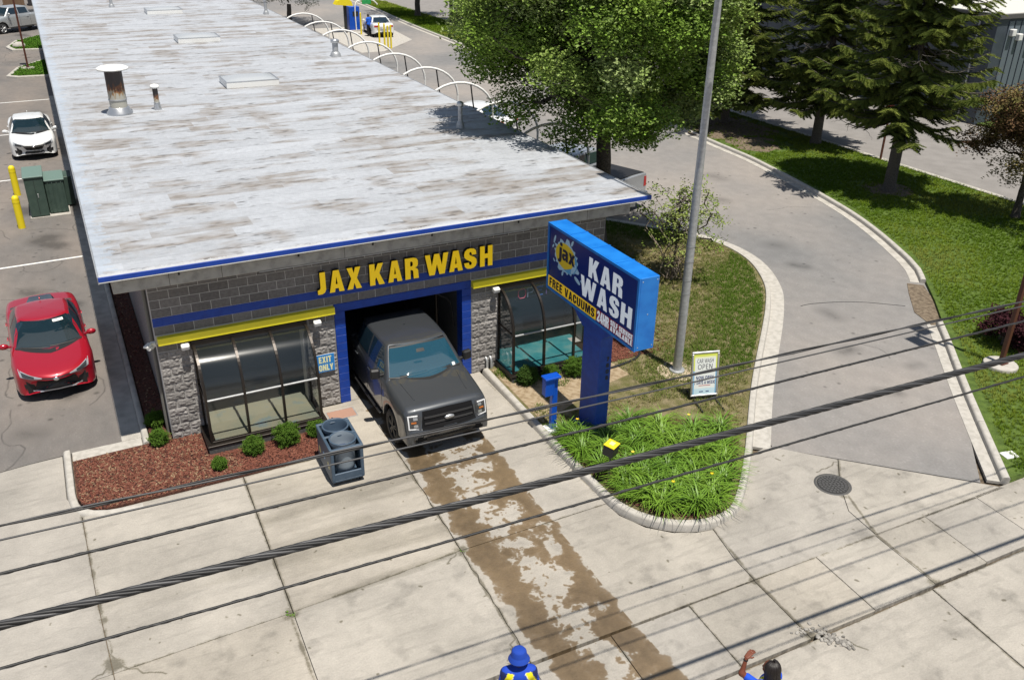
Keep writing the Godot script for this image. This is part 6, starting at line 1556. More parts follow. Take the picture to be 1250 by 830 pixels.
# ---------------------------------------------------------------- people
# bones: [a, b, ra, rb]; the field is meshed as surface nets
func flesh(bones: Array, cell: float, k: float) -> Mk:
	var lo := V(1e9, 1e9, 1e9); var hi := -lo
	for b in bones:
		for e in 2:
			var p: Vector3 = b[e]; var r: float = b[2 + e] + cell * 3
			lo = lo.min(p - V(r, r, r)); hi = hi.max(p + V(r, r, r))
	var nx := int((hi.x - lo.x) / cell) + 2; var ny := int((hi.y - lo.y) / cell) + 2; var nz := int((hi.z - lo.z) / cell) + 2
	var f := PackedFloat32Array(); f.resize(nx * ny * nz); f.fill(0.5)
	for b in bones:
		var A: Vector3 = b[0]; var Bv: Vector3 = b[1]; var ra: float = b[2]; var rb: float = b[3]; var mr := maxf(ra, rb) + k + cell * 2
		var mn := ((A.min(Bv) - V(mr, mr, mr) - lo) / cell).floor(); var mx := ((A.max(Bv) + V(mr, mr, mr) - lo) / cell).ceil()
		var ab := Bv - A; var L2 := maxf(ab.length_squared(), 1e-9)
		for z in range(maxi(int(mn.z), 0), mini(int(mx.z), nz - 1) + 1):
			for y in range(maxi(int(mn.y), 0), mini(int(mx.y), ny - 1) + 1):
				for x in range(maxi(int(mn.x), 0), mini(int(mx.x), nx - 1) + 1):
					var p := lo + V(x, y, z) * cell; var t := clampf((p - A).dot(ab) / L2, 0, 1)
					var d := (p - A - ab * t).length() - lerpf(ra, rb, t); var i := (z * ny + y) * nx + x; var o := f[i]
					var h := maxf(k - absf(o - d), 0.0) / k
					f[i] = minf(o, d) - h * h * k * .25
	var mk := Mk.new(); var id := PackedInt32Array(); id.resize(nx * ny * nz); id.fill(-1)
	for z in nz - 1:
		for y in ny - 1:
			for x in nx - 1:
				var i0 := (z * ny + y) * nx + x; var neg := 0; var sum := Vector3.ZERO; var cnt := 0
				for c in 8:
					if f[i0 + (c & 1) + ((c >> 1) & 1) * nx + (c >> 2) * nx * ny] < 0: neg += 1
				if neg == 0 or neg == 8: continue
				for e in [[0, 1], [2, 3], [4, 5], [6, 7], [0, 2], [1, 3], [4, 6], [5, 7], [0, 4], [1, 5], [2, 6], [3, 7]]:
					var a: int = e[0]; var b: int = e[1]
					var fa := f[i0 + (a & 1) + ((a >> 1) & 1) * nx + (a >> 2) * nx * ny]; var fb := f[i0 + (b & 1) + ((b >> 1) & 1) * nx + (b >> 2) * nx * ny]
					if (fa < 0) != (fb < 0):
						var t := fa / (fa - fb)
						sum += V(a & 1, (a >> 1) & 1, a >> 2).lerp(V(b & 1, (b >> 1) & 1, b >> 2), t); cnt += 1
				id[i0] = mk.put(lo + (V(x, y, z) + sum / cnt) * cell, Vector3.ZERO)
	for z in range(1, nz - 1):
		for y in range(1, ny - 1):
			for x in range(1, nx - 1):
				var i0 := (z * ny + y) * nx + x; var s0 := f[i0] < 0
				for ax in 3:
					var st: int = [1, nx, nx * ny][ax]; var s1 := f[i0 + st] < 0
					if s0 == s1: continue
					var u: int = [nx, nx * ny, 1][ax]; var w: int = [nx * ny, 1, nx][ax]
					var a := id[i0]; var b := id[i0 - u]; var c := id[i0 - u - w]; var d := id[i0 - w]
					if a < 0 or b < 0 or c < 0 or d < 0: continue
					if s0: mk._face(a, b, c); mk._face(a, c, d)
					else: mk._face(a, c, b); mk._face(a, d, c)
	for i in mk.n.size(): mk.n[i] = mk.n[i].normalized()
	return mk

func head_bones(c: Vector3) -> Array:
	# c: centre of the skull; faces -z
	var b := [[c + V(0, .03, .015), c + V(0, .03, -.015), .092, .090], [c + V(0, -.05, -.035), c + V(0, -.085, -.045), .062, .050], [c + V(0, -.01, -.098), c + V(0, -.038, -.118), .013, .017], [c + V(0, -.072, -.085), c + V(0, -.072, -.088), .024, .022]]
	for s in [-1, 1]:
		b.append([c + V(s * .088, -.015, .0), c + V(s * .094, .02, .01), .018, .022]); b.append([c + V(s * .032, .025, -.085), c + V(s * .045, .025, -.082), .014, .014]); b.append([c + V(s * .04, -.03, -.07), c + V(s * .05, -.03, -.055), .03, .03])
	return b
func hand_bones(w: Vector3, dir: Vector3, side: Vector3, palm: Vector3, curl: float) -> Array:
	var b := []; var k := w + dir * .085
	for i in 4: b.append([w + side * (i - 1.5) * .012, k + side * (i - 1.5) * .021, .020, .014])
	for i in 4:
		var L: float = [.034, .042, .039, .030][i]; var a := k + side * (i - 1.5) * .022
		var d1 := (dir + palm * curl * .6 + side * (i - 1.5) * .05).normalized(); var d2 := (dir + palm * curl * 1.5).normalized(); var d3 := (dir * .6 + palm * curl * 2.2).normalized()
		var p1 := a + d1 * L; var p2 := p1 + d2 * L * .75
		b.append([a, p1, .0100, .0092]); b.append([p1, p2, .0092, .0085]); b.append([p2, p2 + d3 * L * .6, .0085, .0075])
	var t0 := w + dir * .022 - side * .028; var t1 := t0 + (dir * .6 - side * .7 + palm * .35).normalized() * .042; var t2 := t1 + (dir * .9 - side * .25 + palm * .4).normalized() * .03
	b.append([t0, t1, .014, .011]); b.append([t1, t2, .011, .009])
	return b

func person(o: Node3D, skin: Color, arms: Array, shirt: Callable, trousers: Color, fine: bool) -> void:
	# standing figure 1.74 m tall, facing -z
	var c1 := .022 if fine else .035
	var sk := mat(skin, .6); var b := []
	var torso := [[V(0, 1.0, 0), V(0, 1.18, .01), .135, .130], [V(0, 1.18, .01), V(0, 1.36, .015), .135, .125], [V(-.10, 1.37, .01), V(.10, 1.37, .01), .10, .10], [V(-.06, .97, .01), V(.06, .97, .01), .135, .135], [V(-.17, 1.40, .01), V(.17, 1.40, .01), .062, .062]]
	var neck := [[V(0, 1.40, .01), V(0, 1.54, -.005), .058, .052]]
	var legs := []
	for s in [-1, 1]:
		legs.append([V(s * .09, .94, 0), V(s * .10, .50, -.01), .092, .062]); legs.append([V(s * .10, .50, -.01), V(s * .105, .10, .02), .060, .042])
	var feet := []
	for s in [-1, 1]: feet.append([V(s * .105, .045, .035), V(s * .115, .04, -.15), .042, .036])
	b.append_array(torso); b.append_array(neck); b.append_array(legs); b.append_array(feet)
	var upper := []
	for a in arms:
		b.append([a[0], a[1], .050, .042]); b.append([a[1], a[2], .041, .028])
		upper.append([a[0], a[0].lerp(a[1], .72), .064, .062])
	var body := flesh(b, c1, .04)
	for part in [[head_bones(V(0, 1.63, -.005)), .009 if fine else .02, .02]]:
		var h := flesh(part[0], part[1], part[2]); join(body, h)
	for a in arms:
		var d: Vector3 = a[3].normalized(); var pl: Vector3 = a[4].normalized(); var sd: Vector3 = a[5].normalized()
		join(body, flesh(hand_bones(a[2], d, sd, pl, a[6]), .0055 if fine else .012, .008))
	add(body, "body", sk, o)
	var tb := []
	for q in torso: tb.append([q[0], q[1], q[2] + .016, q[3] + .016])
	tb.append([V(0, .90, 0), V(0, 1.0, 0), .155, .150]); tb.append_array(upper); tb.append([V(0, 1.43, .012), V(0, 1.455, .01), .075, .066])
	var sm := flesh(tb, .015 if fine else c1, .05)
	for i in sm.v.size(): sm.col[i] = shirt.call(sm.v[i])
	var vm := vmat(.8); add(sm, "shirt", vm, o)
	var lb := []
	for q in legs: lb.append([q[0], q[1], q[2] + .022, q[3] + .028])
	lb.append([V(-.06, .93, .01), V(.06, .93, .01), .145, .145])
	add(flesh(lb, c1 * 1.2, .04), "trousers", mat(trousers, .85), o)
	var fb := []
	for q in feet: fb.append([q[0], q[1], q[2] + .012, q[3] + .012])
	add(flesh(fb, c1, .02), "shoes", M.black, o)
func join(a: Mk, b: Mk) -> void:
	var k := a.v.size()
	a.v.append_array(b.v); a.n.append_array(b.n); a.uv.append_array(b.uv); a.col.append_array(b.col)
	for i in b.ix: a.ix.append(i + k)

func people() -> void:
	var blue := Color(.004, .05, .42); var yel := Color(.75, .68, .01); var white := Color(.7, .7, .66); var dark := Color(.006, .012, .09)
	# man in bucket hat, back to the street
	var p := thing("person", "person in blue bucket hat and blue and yellow shirt seen from behind", "person", V(3.30, 0, 10.42), -0.35)
	var raglan := func(q: Vector3) -> Color:
		var ax := absf(q.x); var f := ax - .075 - (1.47 - q.y) * .42
		if q.y > 1.455: return blue
		if f > .0 and f < .085: return yel
		if f >= .085 and ax < .26: return dark if q.z < .1 else blue
		if f > -.008 and f <= 0.0: return white
		return blue
	person(p, Color(.22, .11, .07), [[V(-.19, 1.40, .01), V(-.26, 1.12, .03), V(-.24, .86, -.06), V(.05, -1, -.1), V(1, 0, 0), V(0, 0, -1), .5], [V(.19, 1.40, .01), V(.26, 1.12, .03), V(.24, .86, -.06), V(-.05, -1, -.1), V(-1, 0, 0), V(0, 0, -1), .5]], raglan, lin(.02, .022, .03), true)
	var hat := Mk.new(); hat.lathe(V(0, 1.60, 0), [[.148, .02], [.152, .035], [.118, .085], [.112, .10], [.104, .165], [.085, .19], [.04, .20], [.001, .198]], 26, Basis(V(1, 0, 0), -.10))
	var hm := mat(lin(.004, .045, .34), .85); var ho := add(hat, "bucket_hat", hm, p)
	var br := Mk.new(); br.lathe(V(0, 1.60, 0), [[.108, .055], [.148, .018], [.153, .033], [.116, .088]], 26, Basis(V(1, 0, 0), -.10)); add(br, "brim", hm, ho)
	var bdg := Mk.new(); bdg.box(V(.085, 1.70, -.075), V(.012, .035, .05), Basis(Vector3.UP, -.8)); add(bdg, "badge", M.white, ho)
	# woman waving a driver out
	var w := thing("person", "person with long dark braids and blue shirt raising the left arm", "person", V(6.42, -.06, 12.02), 0.25)
	var sh2 := func(q: Vector3) -> Color:
		var ax := absf(q.x); var f := ax - .075 - (1.47 - q.y) * .42
		if f > .0 and f < .05: return yel
		if f > -.012 and f <= 0.0: return white
		return Color(.004, .07, .55)
	person(w, Color(.42, .22, .14), [[V(-.18, 1.39, .01), V(-.31, 1.54, -.27), V(-.215, 1.77, -.29), V(.80, .40, .05), V(.35, -.9, 0), V(0, 0, -1), .40], [V(.19, 1.40, .01), V(.25, 1.12, .03), V(.22, .87, -.08), V(-.05, -1, -.1), V(-1, 0, 0), V(0, 0, -1), .5]], sh2, lin(.015, .016, .022), true)
	w.scale = Vector3.ONE * .965
	var hb := blob(V(0, 1.665, .012), V(.108, .098, .115), 12); var hairm := mat(lin(.012, .008, .007), .5); var hr := add(hb, "hair", hairm, w)
	var r2 := RandomNumberGenerator.new(); r2.seed = 5
	for i in 34:
		var a := lerpf(-1.9, 1.9, i / 33.0) + r2.randf_range(-.05, .05); var mk := Mk.new(); var pth := []
		var st := V(sin(a) * .03, 1.772, .01 + cos(a) * .03)
		var spread := r2.randf_range(.8, 1.15); var L := r2.randf_range(.30, .46)
		pth = curve([st, V(sin(a) * .085, 1.752, .012 + cos(a) * .09), V(sin(a) * .118, 1.68, .015 + cos(a) * .122), V(sin(a) * .118, 1.58, .02 + cos(a) * .122), V(sin(a) * .12 * spread, 1.44, .045 + cos(a) * .115), V(sin(a) * .13 * spread + r2.randf_range(-.03, .03), 1.70 - L - .1, .07 + cos(a) * .11)], .04)
		mk.tube(pth, .011, 5); add(mk, "braid", hairm, hr)
	var br2 := Mk.new(); br2.tube([V(-.232, 1.725, -.286), V(-.226, 1.742, -.287)], .035, 10); add(br2, "bracelet", M.black, w)
	var k := thing("person", "attendant in bright blue shirt and black trousers beside the white car at the pay station", "person", V(23.75, 0.01, -56.6), .4)
	person(k, Color(.25, .13, .09), [[V(-.19, 1.40, .01), V(-.26, 1.12, .03), V(-.20, .95, -.16), V(.05, -.6, -.6), V(1, 0, 0), V(0, 0, -1), .5], [V(.19, 1.40, .01), V(.26, 1.12, .03), V(.24, .86, -.06), V(-.05, -1, -.1), V(-1, 0, 0), V(0, 0, -1), .5]], func(_q: Vector3) -> Color: return Color(.006, .10, .55), lin(.008, .008, .01), false)
	var hh := blob(V(0, 1.66, .01), V(.10, .09, .105), 8); add(hh, "hair", hairm, k)

# ---------------------------------------------------------------- plants
func leaf(mk: Mk, p: Vector3, d: Vector3, up: Vector3, L: float, w: float, fold := 0.25) -> void:
	var s := d.cross(up).normalized(); var nn := s.cross(d).normalized()
	var a := p; var m := p + d * L * .48 - nn * w * fold; var t := p + d * L - nn * L * .12
	var l := p + d * L * .45 - s * w * .5 + nn * w * fold * .4; var r := p + d * L * .45 + s * w * .5 + nn * w * fold * .4
	mk.tri(a, m, l); mk.tri(a, r, m); mk.tri(m, t, l); mk.tri(m, r, t)
func sprig(sd: int, n: int, L: float, w: float, spread: float) -> Mesh:
	var r2 := RandomNumberGenerator.new(); r2.seed = sd
	var mk := Mk.new()
	for i in n:
		var d := V(r2.randfn(), r2.randfn() * .6 + .25, r2.randfn()).normalized()
		var p := V(r2.randfn(), r2.randfn() * .7, r2.randfn()) * spread
		var v := r2.randf_range(.8, 1.2); mk.tint = Color(v, v, v)
		leaf(mk, p, d, (V(0, 1, 0) + V(r2.randfn(), r2.randfn(), r2.randfn()) * .38).normalized(), L * r2.randf_range(.7, 1.2), w * r2.randf_range(.7, 1.2))
	return mk.mesh()
func rbasis(scale_: float) -> Basis:
	return Basis.from_euler(V(rr(-.5, .5), rr(0, TAU), rr(-.5, .5))).scaled(Vector3.ONE * scale_)

func limb(mk: Mk, a: Vector3, b: Vector3, ra: float, rb: float, wob: float, sides := 8) -> void:
	var p := []; var r := []; var L := a.distance_to(b)
	for i in 7:
		var t := i / 6.0
		p.append(a.lerp(b, t) + (V(rng.randfn(), rng.randfn() * .4, rng.randfn()) * wob * L * .06 if i > 0 and i < 6 else Vector3.ZERO)); r.append(lerpf(ra, rb, t))
	mk.tube(p, r, sides)

# broadleaved tree: lobes of sprigs on limbs
func broadleaf(nm: String, label: String, at: Vector3, h: float, crown_c: Vector3, crown_r: Vector3, lobes: int, per: int, lobe_r: float, cols: Array, sp: Mesh, tr: float, group := "", sparse := 0.0) -> void:
	var o := thing(nm, label, "tree", at, 0.0, group)
	var tk := Mk.new(); var fork := V(rr(-.1, .1), crown_c.y - crown_r.y * .75, rr(-.1, .1))
	tk.lathe(Vector3.ZERO, [[tr * 1.7, -.05], [tr * 1.25, .15], [tr, .6]], 12)
	limb(tk, V(0, .55, 0), fork, tr, tr * .85, .12, 12)
	var xf := []; var cs := []; var cen := []
	for i in lobes:
		var u := V(rng.randfn(), rng.randfn(), rng.randfn()).normalized(); var rad := pow(rng.randf(), .35)
		if i % 9 == 0: rad *= .6
		var c := crown_c + u * crown_r * rad * .88
		cen.append(c)
		if i < 16: limb(tk, fork.lerp(V(0, crown_c.y, 0), rr(0, .5)), c, tr * rr(.28, .5), .025, 1.6, 7)
		elif i % 3 == 0: limb(tk, cen[rng.randi() % 12].lerp(crown_c, .35), c, .05, .012, 1.6, 5)
		var base: Color = cols[rng.randi() % cols.size()]
		for k in per:
			if rng.randf() < sparse: continue
			var d := V(rng.randfn(), rng.randfn(), rng.randfn()).normalized(); var q := c + d * lobe_r * V(1.15, .8, 1.15) * pow(rng.randf(), .4) * rr(.8, 1.15)
			xf.append(Transform3D(rbasis(rr(.75, 1.25)), q))
			var col: Color = base.lerp(cols[rng.randi() % cols.size()], rng.randf() * .6); var f := rr(.75, 1.3)
			cs.append(Color(col.r * f, col.g * f, col.b * f))
	add(tk, "trunk", M.bark, o)
	kind(multi("crown", sp, xf, M.leaf, o, cs), "stuff")

func spruce(label: String, at: Vector3, h: float, rad: float, bare: float, group: String, sd: int) -> void:
	rng.seed = sd
	var o := thing("spruce_tree", label, "tree", at, 0.0, group)
	var tk := Mk.new(); tk.lathe(Vector3.ZERO, [[.32, -.05], [.25, .3], [.20, h * .3], [.11, h * .7], [.02, h]], 12)
	var xf := []; var cs := []; var y := bare
	while y < h - .3:
		var t := (y - bare) / (h - bare); var R := rad * pow(1.0 - t, .8) * (0.75 + .25 * minf(1.0, t * 6.0)); var n := 8 if t < .6 else 6
		for i in n:
			var a := TAU * i / n + rr(-.4, .4) + y * 2.4; var L := R * rr(.7, 1.15); var dir := V(cos(a), 0, sin(a))
			var dead := t < .35 and rng.randf() < .16
			var pts := []; var rads := []
			for k in 8:
				var u := k / 7.0
				pts.append(V(0, y, 0) + dir * L * u + V(0, (-.34 * sin(u * 2.2) + .16 * u * u) * L * .75 + rr(-.03, .03), 0)); rads.append(lerpf(.05, .008, u))
			tk.tube(pts, rads, 5, false)
			if dead:
				for k in range(3, 8):
					for j in 2: limb(tk, pts[k], pts[k] + (dir * .5 + V(rng.randfn(), rng.randfn() * .6, rng.randfn()) * .5).normalized() * rr(.2, .6), .012, .003, 1.0, 4)
				continue
			var m := int(L / .17)
			for k in m:
				var u := clampf((k + 2.2) / (m + 2.0), 0, .999); var f := u * 7.0; var i0 := int(f); var p: Vector3 = pts[i0].lerp(pts[mini(i0 + 1, 7)], f - i0)
				for s in [-1, 1]:
					var sd2: Vector3 = (dir * rr(.5, .9) + dir.cross(Vector3.UP) * s * rr(.7, 1.0) + V(0, rr(-.45, .05), 0)).normalized()
					var sc := rr(.8, 1.35) * (1.15 - u * .5)
					var b := Basis.looking_at(sd2, Vector3.UP).scaled(Vector3.ONE * sc)
					xf.append(Transform3D(b, p))
					var c := Color(.10, .14, .032).lerp(Color(.25, .29, .065), pow(rng.randf(), 1.2)); cs.append(c)
		y += rr(.36, .50)
	add(tk, "trunk", tmat(M.bark.albedo_texture, .5, .95) if false else M.spruce_bark, o)
	kind(multi("crown", M_spray, xf, M.needle, o, cs), "stuff")
var M_spray: Mesh

func spray_mesh() -> Mesh:
	# a flat needled twig about 0.75 m long, growing along -z
	var mk := Mk.new(); var r2 := RandomNumberGenerator.new(); r2.seed = 71
	for i in 44:
		var t := i / 43.0; var c := V(0, -.07 * t * t, -t * .62)
		for s in [-1, 1]:
			var L := (.20 * (1.0 - t) + .06) * r2.randf_range(.7, 1.2); var d := V(s * r2.randf_range(.7, 1.0), r2.randf_range(-.35, .25), -r2.randf_range(.4, .9)).normalized()
			var w := .012; var nn := V(0, 1, 0).cross(d).normalized() * w; var v := r2.randf_range(.7, 1.3); mk.tint = Color(v, v, v)
			mk.tri(c - nn, c + nn, c + d * L); 
			var up := V(0, w, 0); mk.tri(c - up, c + up, c + d * L * .9 + V(0, .02, 0))
	return mk.mesh()

func tuft_mesh(sd: int, n: int, h: float, w: float, lean: float) -> Mesh:
	var mk := Mk.new(); var r2 := RandomNumberGenerator.new(); r2.seed = sd
	for i in n:
		var a := r2.randf() * TAU; var d := V(cos(a), 0, sin(a)); var s := d.cross(Vector3.UP) * w * .5; var hh := h * r2.randf_range(.6, 1.2); var p := V(r2.randfn(), 0, r2.randfn()) * .035
		var v := r2.randf_range(.8, 1.2); mk.tint = Color(v, v, v)
		var m := p + V(0, hh * .6, 0) + d * hh * lean * .4; var t := p + V(0, hh, 0) + d * hh * lean
		mk.quad(p - s, p + s, m + s * .8, m - s * .8); mk.tri(m - s * .8, m + s * .8, t)
	return mk.mesh()

func grass(label: String, poly: PackedVector2Array, rect: Rect2, n: int, y: float, colf: Callable, me: Mesh, avoid: Array) -> void:
	var xf := []; var cs := []
	for i in n:
		var p := Vector2(rr(rect.position.x, rect.end.x), rr(rect.position.y, rect.end.y))
		if not Geometry2D.is_point_in_polygon(p, poly): continue
		var skip := false
		for a in avoid:
			if p.distance_to(a[0]) < a[1]: skip = true
		if skip: continue
		var c = colf.call(p)
		if c == null: continue
		xf.append(Transform3D(Basis(Vector3.UP, rr(0, TAU)).scaled(V(1, rr(.7, 1.25), 1)), V(p.x, y, p.y))); cs.append(c)
	var o := multi("grass", me, xf, M.grass_blade, null, cs)
	kind(o, "stuff"); tag(o, label, "grass")

func boxwood(at: Vector3, r: float, label: String, cols: Array, sp: Mesh) -> void:
	var o := thing("boxwood_shrub", label, "shrub", at)
	var st := Mk.new()
	for i in 5: limb(st, V(rr(-.02, .02), -.02, rr(-.02, .02)), V(rr(-.5, .5) * r, r * rr(.8, 1.3), rr(-.5, .5) * r), .012, .004, 1.0, 5)
	add(st, "stem", M.bark, o)
	var xf := []; var cs := []; var bump := noise(int(at.x * 100), .9, 2)
	for i in int(900 * r / .25):
		var d := V(rng.randfn(), rng.randfn(), rng.randfn()).normalized(); var q := d * r * (pow(rng.randf(), .3)) * (1.0 + bump.get_noise_3dv(d * 2.2) * .45)
		q.y = q.y * .92 + r * .85
		if q.y < .02: continue
		xf.append(Transform3D(rbasis(rr(.7, 1.2)), q)); var c: Color = cols[0].lerp(cols[1], rng.randf()); cs.append(c)
	kind(multi("foliage", sp, xf, M.leaf, o, cs), "stuff")

func lily_mesh(sd: int) -> Mesh:
	var mk := Mk.new(); var r2 := RandomNumberGenerator.new(); r2.seed = sd
	for i in 150:
		var a := r2.randf() * TAU; var d := V(cos(a), 0, sin(a)); var s := d.cross(Vector3.UP) * r2.randf_range(.006, .011); var L := r2.randf_range(.36, .74); var lift := r2.randf_range(.5, 1.15)
		var p := V(r2.randfn(), 0, r2.randfn()) * .045; var row := []; var v := r2.randf_range(.7, 1.3); mk.tint = Color(v, v, v * .9)
		if r2.randf() < .07: mk.tint = Color(2.2, 1.0, 2.0)
		for k in 6:
			var t := k / 5.0; row.append(p + d * L * (.12 * t + .62 * t * t * (1.3 - lift * .45)) + V(0, L * lift * (t - .62 * t * t), 0))
		var rows := []
		for k in 6:
			var w: float = [.8, 1.0, 1.0, .85, .55, .08][k]; rows.append(PackedVector3Array([row[k] - s * w, row[k] + s * w]))
		mk.grid(rows)
	return mk.mesh()

func plants() -> void:
	rng.seed = 555
	M.spruce_bark = tmat(ntex(110, .04, [lin(.06, .05, .042), lin(.13, .115, .10), lin(.20, .18, .16)], 256, .5), .5, .95, nbump(8, .08, 8.0, 256), 1.0)
	M_spray = spray_mesh()
	var sp1 := sprig(1, 10, .125, .08, .12); var sp2 := sprig(2, 8, .10, .06, .08); var spb := sprig(3, 9, .034, .022, .022); var spp := sprig(4, 8, .12, .065, .10)
	# big tree beside the building
	broadleaf("shade_tree", "large broad green tree beside the building roof edge", V(15.0, .085, -6.3), 12, V(-.3, 7.35, .1), V(4.9, 4.0, 4.9), 165, 112, .80, [Color(.175, .285, .045), Color(.205, .32, .05), Color(.145, .24, .04), Color(.25, .34, .085), Color(.30, .37, .15)], sp1, .27)
	# low skirts on its far side
	rng.seed = 600
	broadleaf("shade_tree", "dark broad tree beyond the far end of the roof", V(19.5, 0, -66.0), 8, V(0, 4.4, 0), V(4.0, 3.6, 3.6), 40, 90, 1.2, [Color(.03, .07, .016), Color(.045, .09, .02)], sp1, .22)
	rng.seed = 601
	broadleaf("shade_tree", "broad green tree on the verge beyond the pay lane", V(32.1, .09, -66.8), 10, V(0, 6.6, 0), V(4.5, 3.6, 4.5), 40, 90, 1.2, [Color(.05, .10, .02), Color(.07, .13, .025)], sp1, .26)
	rng.seed = 602
	broadleaf("shade_tree", "smaller green tree on the verge beside the pay lane", V(33.0, .09, -60.8), 9, V(0, 6.2, 0), V(3.4, 3.0, 3.4), 30, 90, 1.1, [Color(.045, .09, .02), Color(.06, .12, .025)], sp1, .17)
	spruce("tall spruce with bare grey trunk and dead lower twigs on the verge", V(29.7, .09, -6.9), 15.5, 4.0, 3.1, "", 700)
	spruce("dense dark spruce standing behind the large broad tree on the verge", V(31.2, .09, -19.6), 15.0, 4.6, 1.7, "", 701)
	spruce("spruce between the two other spruces with low skirts over the side street edge", V(32.6, .09, -14.2), 13.0, 3.4, 2.2, "", 702)
	rng.seed = 603
	broadleaf("plum_tree", "small purple brown leaved tree with crooked trunk at the verge", V(31.5, .09, -2.3), 5, V(-.2, 3.5, .2), V(2.9, 1.9, 2.7), 30, 75, .75, [Color(.17, .10, .055), Color(.13, .075, .045), Color(.20, .16, .07), Color(.16, .145, .05)], spp, .13)
	rng.seed = 604
	broadleaf("young_tree", "bright green young tree before the dark metal building", V(37.0 + 8.5, .06, -9.6), 6, V(0, 3.9, 0), V(2.2, 1.8, 2.2), 24, 80, .75, [Color(.06, .16, .022), Color(.085, .20, .03)], spp, .10)
	rng.seed = 605
	broadleaf("small_shrub_tree", "low yellow green shrub beside the crooked purple tree", V(29.9, .09, .9), 2, V(0, .95, 0), V(1.3, .75, 1.2), 12, 60, .45, [Color(.10, .17, .025), Color(.13, .20, .04)], sp2, .04)
	rng.seed = 606
	broadleaf("multi_stem_shrub", "loose multi stemmed yellow green shrub behind the tall light pole", V(15.7, .085, -2.9), 3, V(.1, 2.1, 0), V(1.6, 1.35, 1.4), 36, 46, .48, [Color(.17, .235, .045), Color(.15, .22, .04), Color(.22, .26, .08)], sp2, .035, "", .76)
	var stems := Mk.new()
	for i in 12: limb(stems, V(rr(-.25, .25), 0, rr(-.2, .2)), V(rr(-1.0, 1.0), rr(1.2, 2.6), rr(-.9, .9)), .022, .008, 1.5, 5)
	add(stems, "stem", mat(lin(.26, .21, .16), .9), get_node("multi_stem_shrub"))
	rng.seed = 607
	broadleaf("purple_shrub", "dark purple leaved low shrub around the footing of the brown light pole", V(21.2, .09, 4.9), 1, V(0, .5, 0), V(.8, .45, .8), 10, 60, .3, [Color(.05, .018, .022), Color(.035, .012, .016)], sp2, .03)
	# boxwoods
	var g1 := [Color(.055, .12, .016), Color(.11, .19, .03)]; var g2 := [Color(.04, .085, .018), Color(.07, .12, .024)]
	boxwood(V(-.30, .045, .10), .19, "small bright green shrub at the shaded corner of the building", g1, spb)
	boxwood(V(-.26, .045, -.75), .20, "green shrub in the shade along the side wall", g1, spb)
	boxwood(V(.72, .045, 1.62), .14, "smallest low green shrub out in the mulch bed", g1, spb)
	boxwood(V(1.50, .045, 1.32), .22, "loose green shrub before the left glazed bay, nearer the wall corner", g1, spb)
	boxwood(V(2.25, .045, 1.27), .27, "largest rounded bright green shrub before the left glazed bay", g1, spb)
	boxwood(V(2.92, .045, 1.22), .20, "rounded green shrub half hidden behind the blue cart", g1, spb)
	boxwood(V(8.32, .085, 1.20), .25, "dark green shrub at the corner of the right glazed bay", g2, spb)
	boxwood(V(8.95, .085, 1.25), .20, "low yellow green shrub before the right glazed bay", g1, spb)
	boxwood(V(9.62, .085, 1.32), .27, "rounded yellow green shrub behind the blue sign pole", g1, spb)
	# day lilies
	var lm := [lily_mesh(1), lily_mesh(2), lily_mesh(3), lily_mesh(4)]
	var lmat := []
	for c in [lin(.12, .235, .018), lin(.15, .27, .024), lin(.095, .195, .015)]:
		var m := mat(c, .5); m.vertex_color_use_as_albedo = true; m.backlight = Color(.32, .42, .06); lmat.append(m)
	for q in [[7.98, 3.7], [7.90, 4.55], [9.12, 4.36], [10.05, 4.44], [10.61, 4.95], [11.14, 5.2], [9.04, 4.9], [9.38, 5.29], [9.62, 6.16], [10.72, 5.82], [10.46, 6.23], [8.4, 5.47], [8.58, 5.98], [9.13, 5.93], [8.05, 6.2], [8.27, 6.48], [8.40, 6.88], [8.78, 6.81], [9.32, 6.73], [9.43, 7.17], [10.0, 6.75], [8.95, 7.22], [9.9, 5.35], [10.15, 5.75], [7.98, 5.2], [8.45, 4.7], [10.3, 5.2], [8.0, 4.1], [9.75, 4.95], [8.75, 4.2], [9.5, 4.05], [8.8, 5.5], [9.7, 5.75], [10.3, 5.55], [8.6, 6.4], [9.0, 6.4], [9.65, 6.9], [8.15, 5.85], [9.3, 4.75], [10.85, 5.45]]:
		var lb := "grassy daylily clump amid the island bed"
		var pq := Vector2(q[0], q[1])
		if pq.distance_to(Vector2(7.84, 5.72)) < .62: lb = "grassy daylily clump beside the yellow topped spotlight"
		elif pq.distance_to(Vector2(8.7, 3.8)) < .85: lb = "grassy daylily clump at the foot of the blue sign pole"
		elif q[0] < 8.3 and q[1] < 5.0: lb = "grassy daylily clump between the blue call post and the spotlight"
		elif q[1] > 6.7: lb = "grassy daylily clump at the rounded kerb tip of the bed"
		elif q[0] > 10.4: lb = "grassy daylily clump along the lane side kerb of the bed"
		elif q[1] < 4.7: lb = "grassy daylily clump on the lawn side of the bed"
		var o := thing("daylily", lb, "plant", V(q[0], .085, q[1]), rr(0, TAU), "daylily clumps on the island")
		var f := addm(lm[rng.randi() % 4], "leaves", lmat[rng.randi() % 3], o); var sc := rr(1.1, 1.5); f.scale = V(sc, sc * rr(.9, 1.1), sc)
		if rng.randf() < .15:
			var fk := Mk.new(); fk.tube([V(.05, .1, .05), V(.12, .55, .1)], .006, 5); var st := add(fk, "stalk", lmat[0], o)
			var bl := Mk.new()
			for i in 5: leaf(bl, V(.12, .55, .1), V(cos(i * 1.26), .5, sin(i * 1.26)).normalized(), Vector3.UP, .05, .025)
			add(bl, "flower", M.letter_yellow, st)
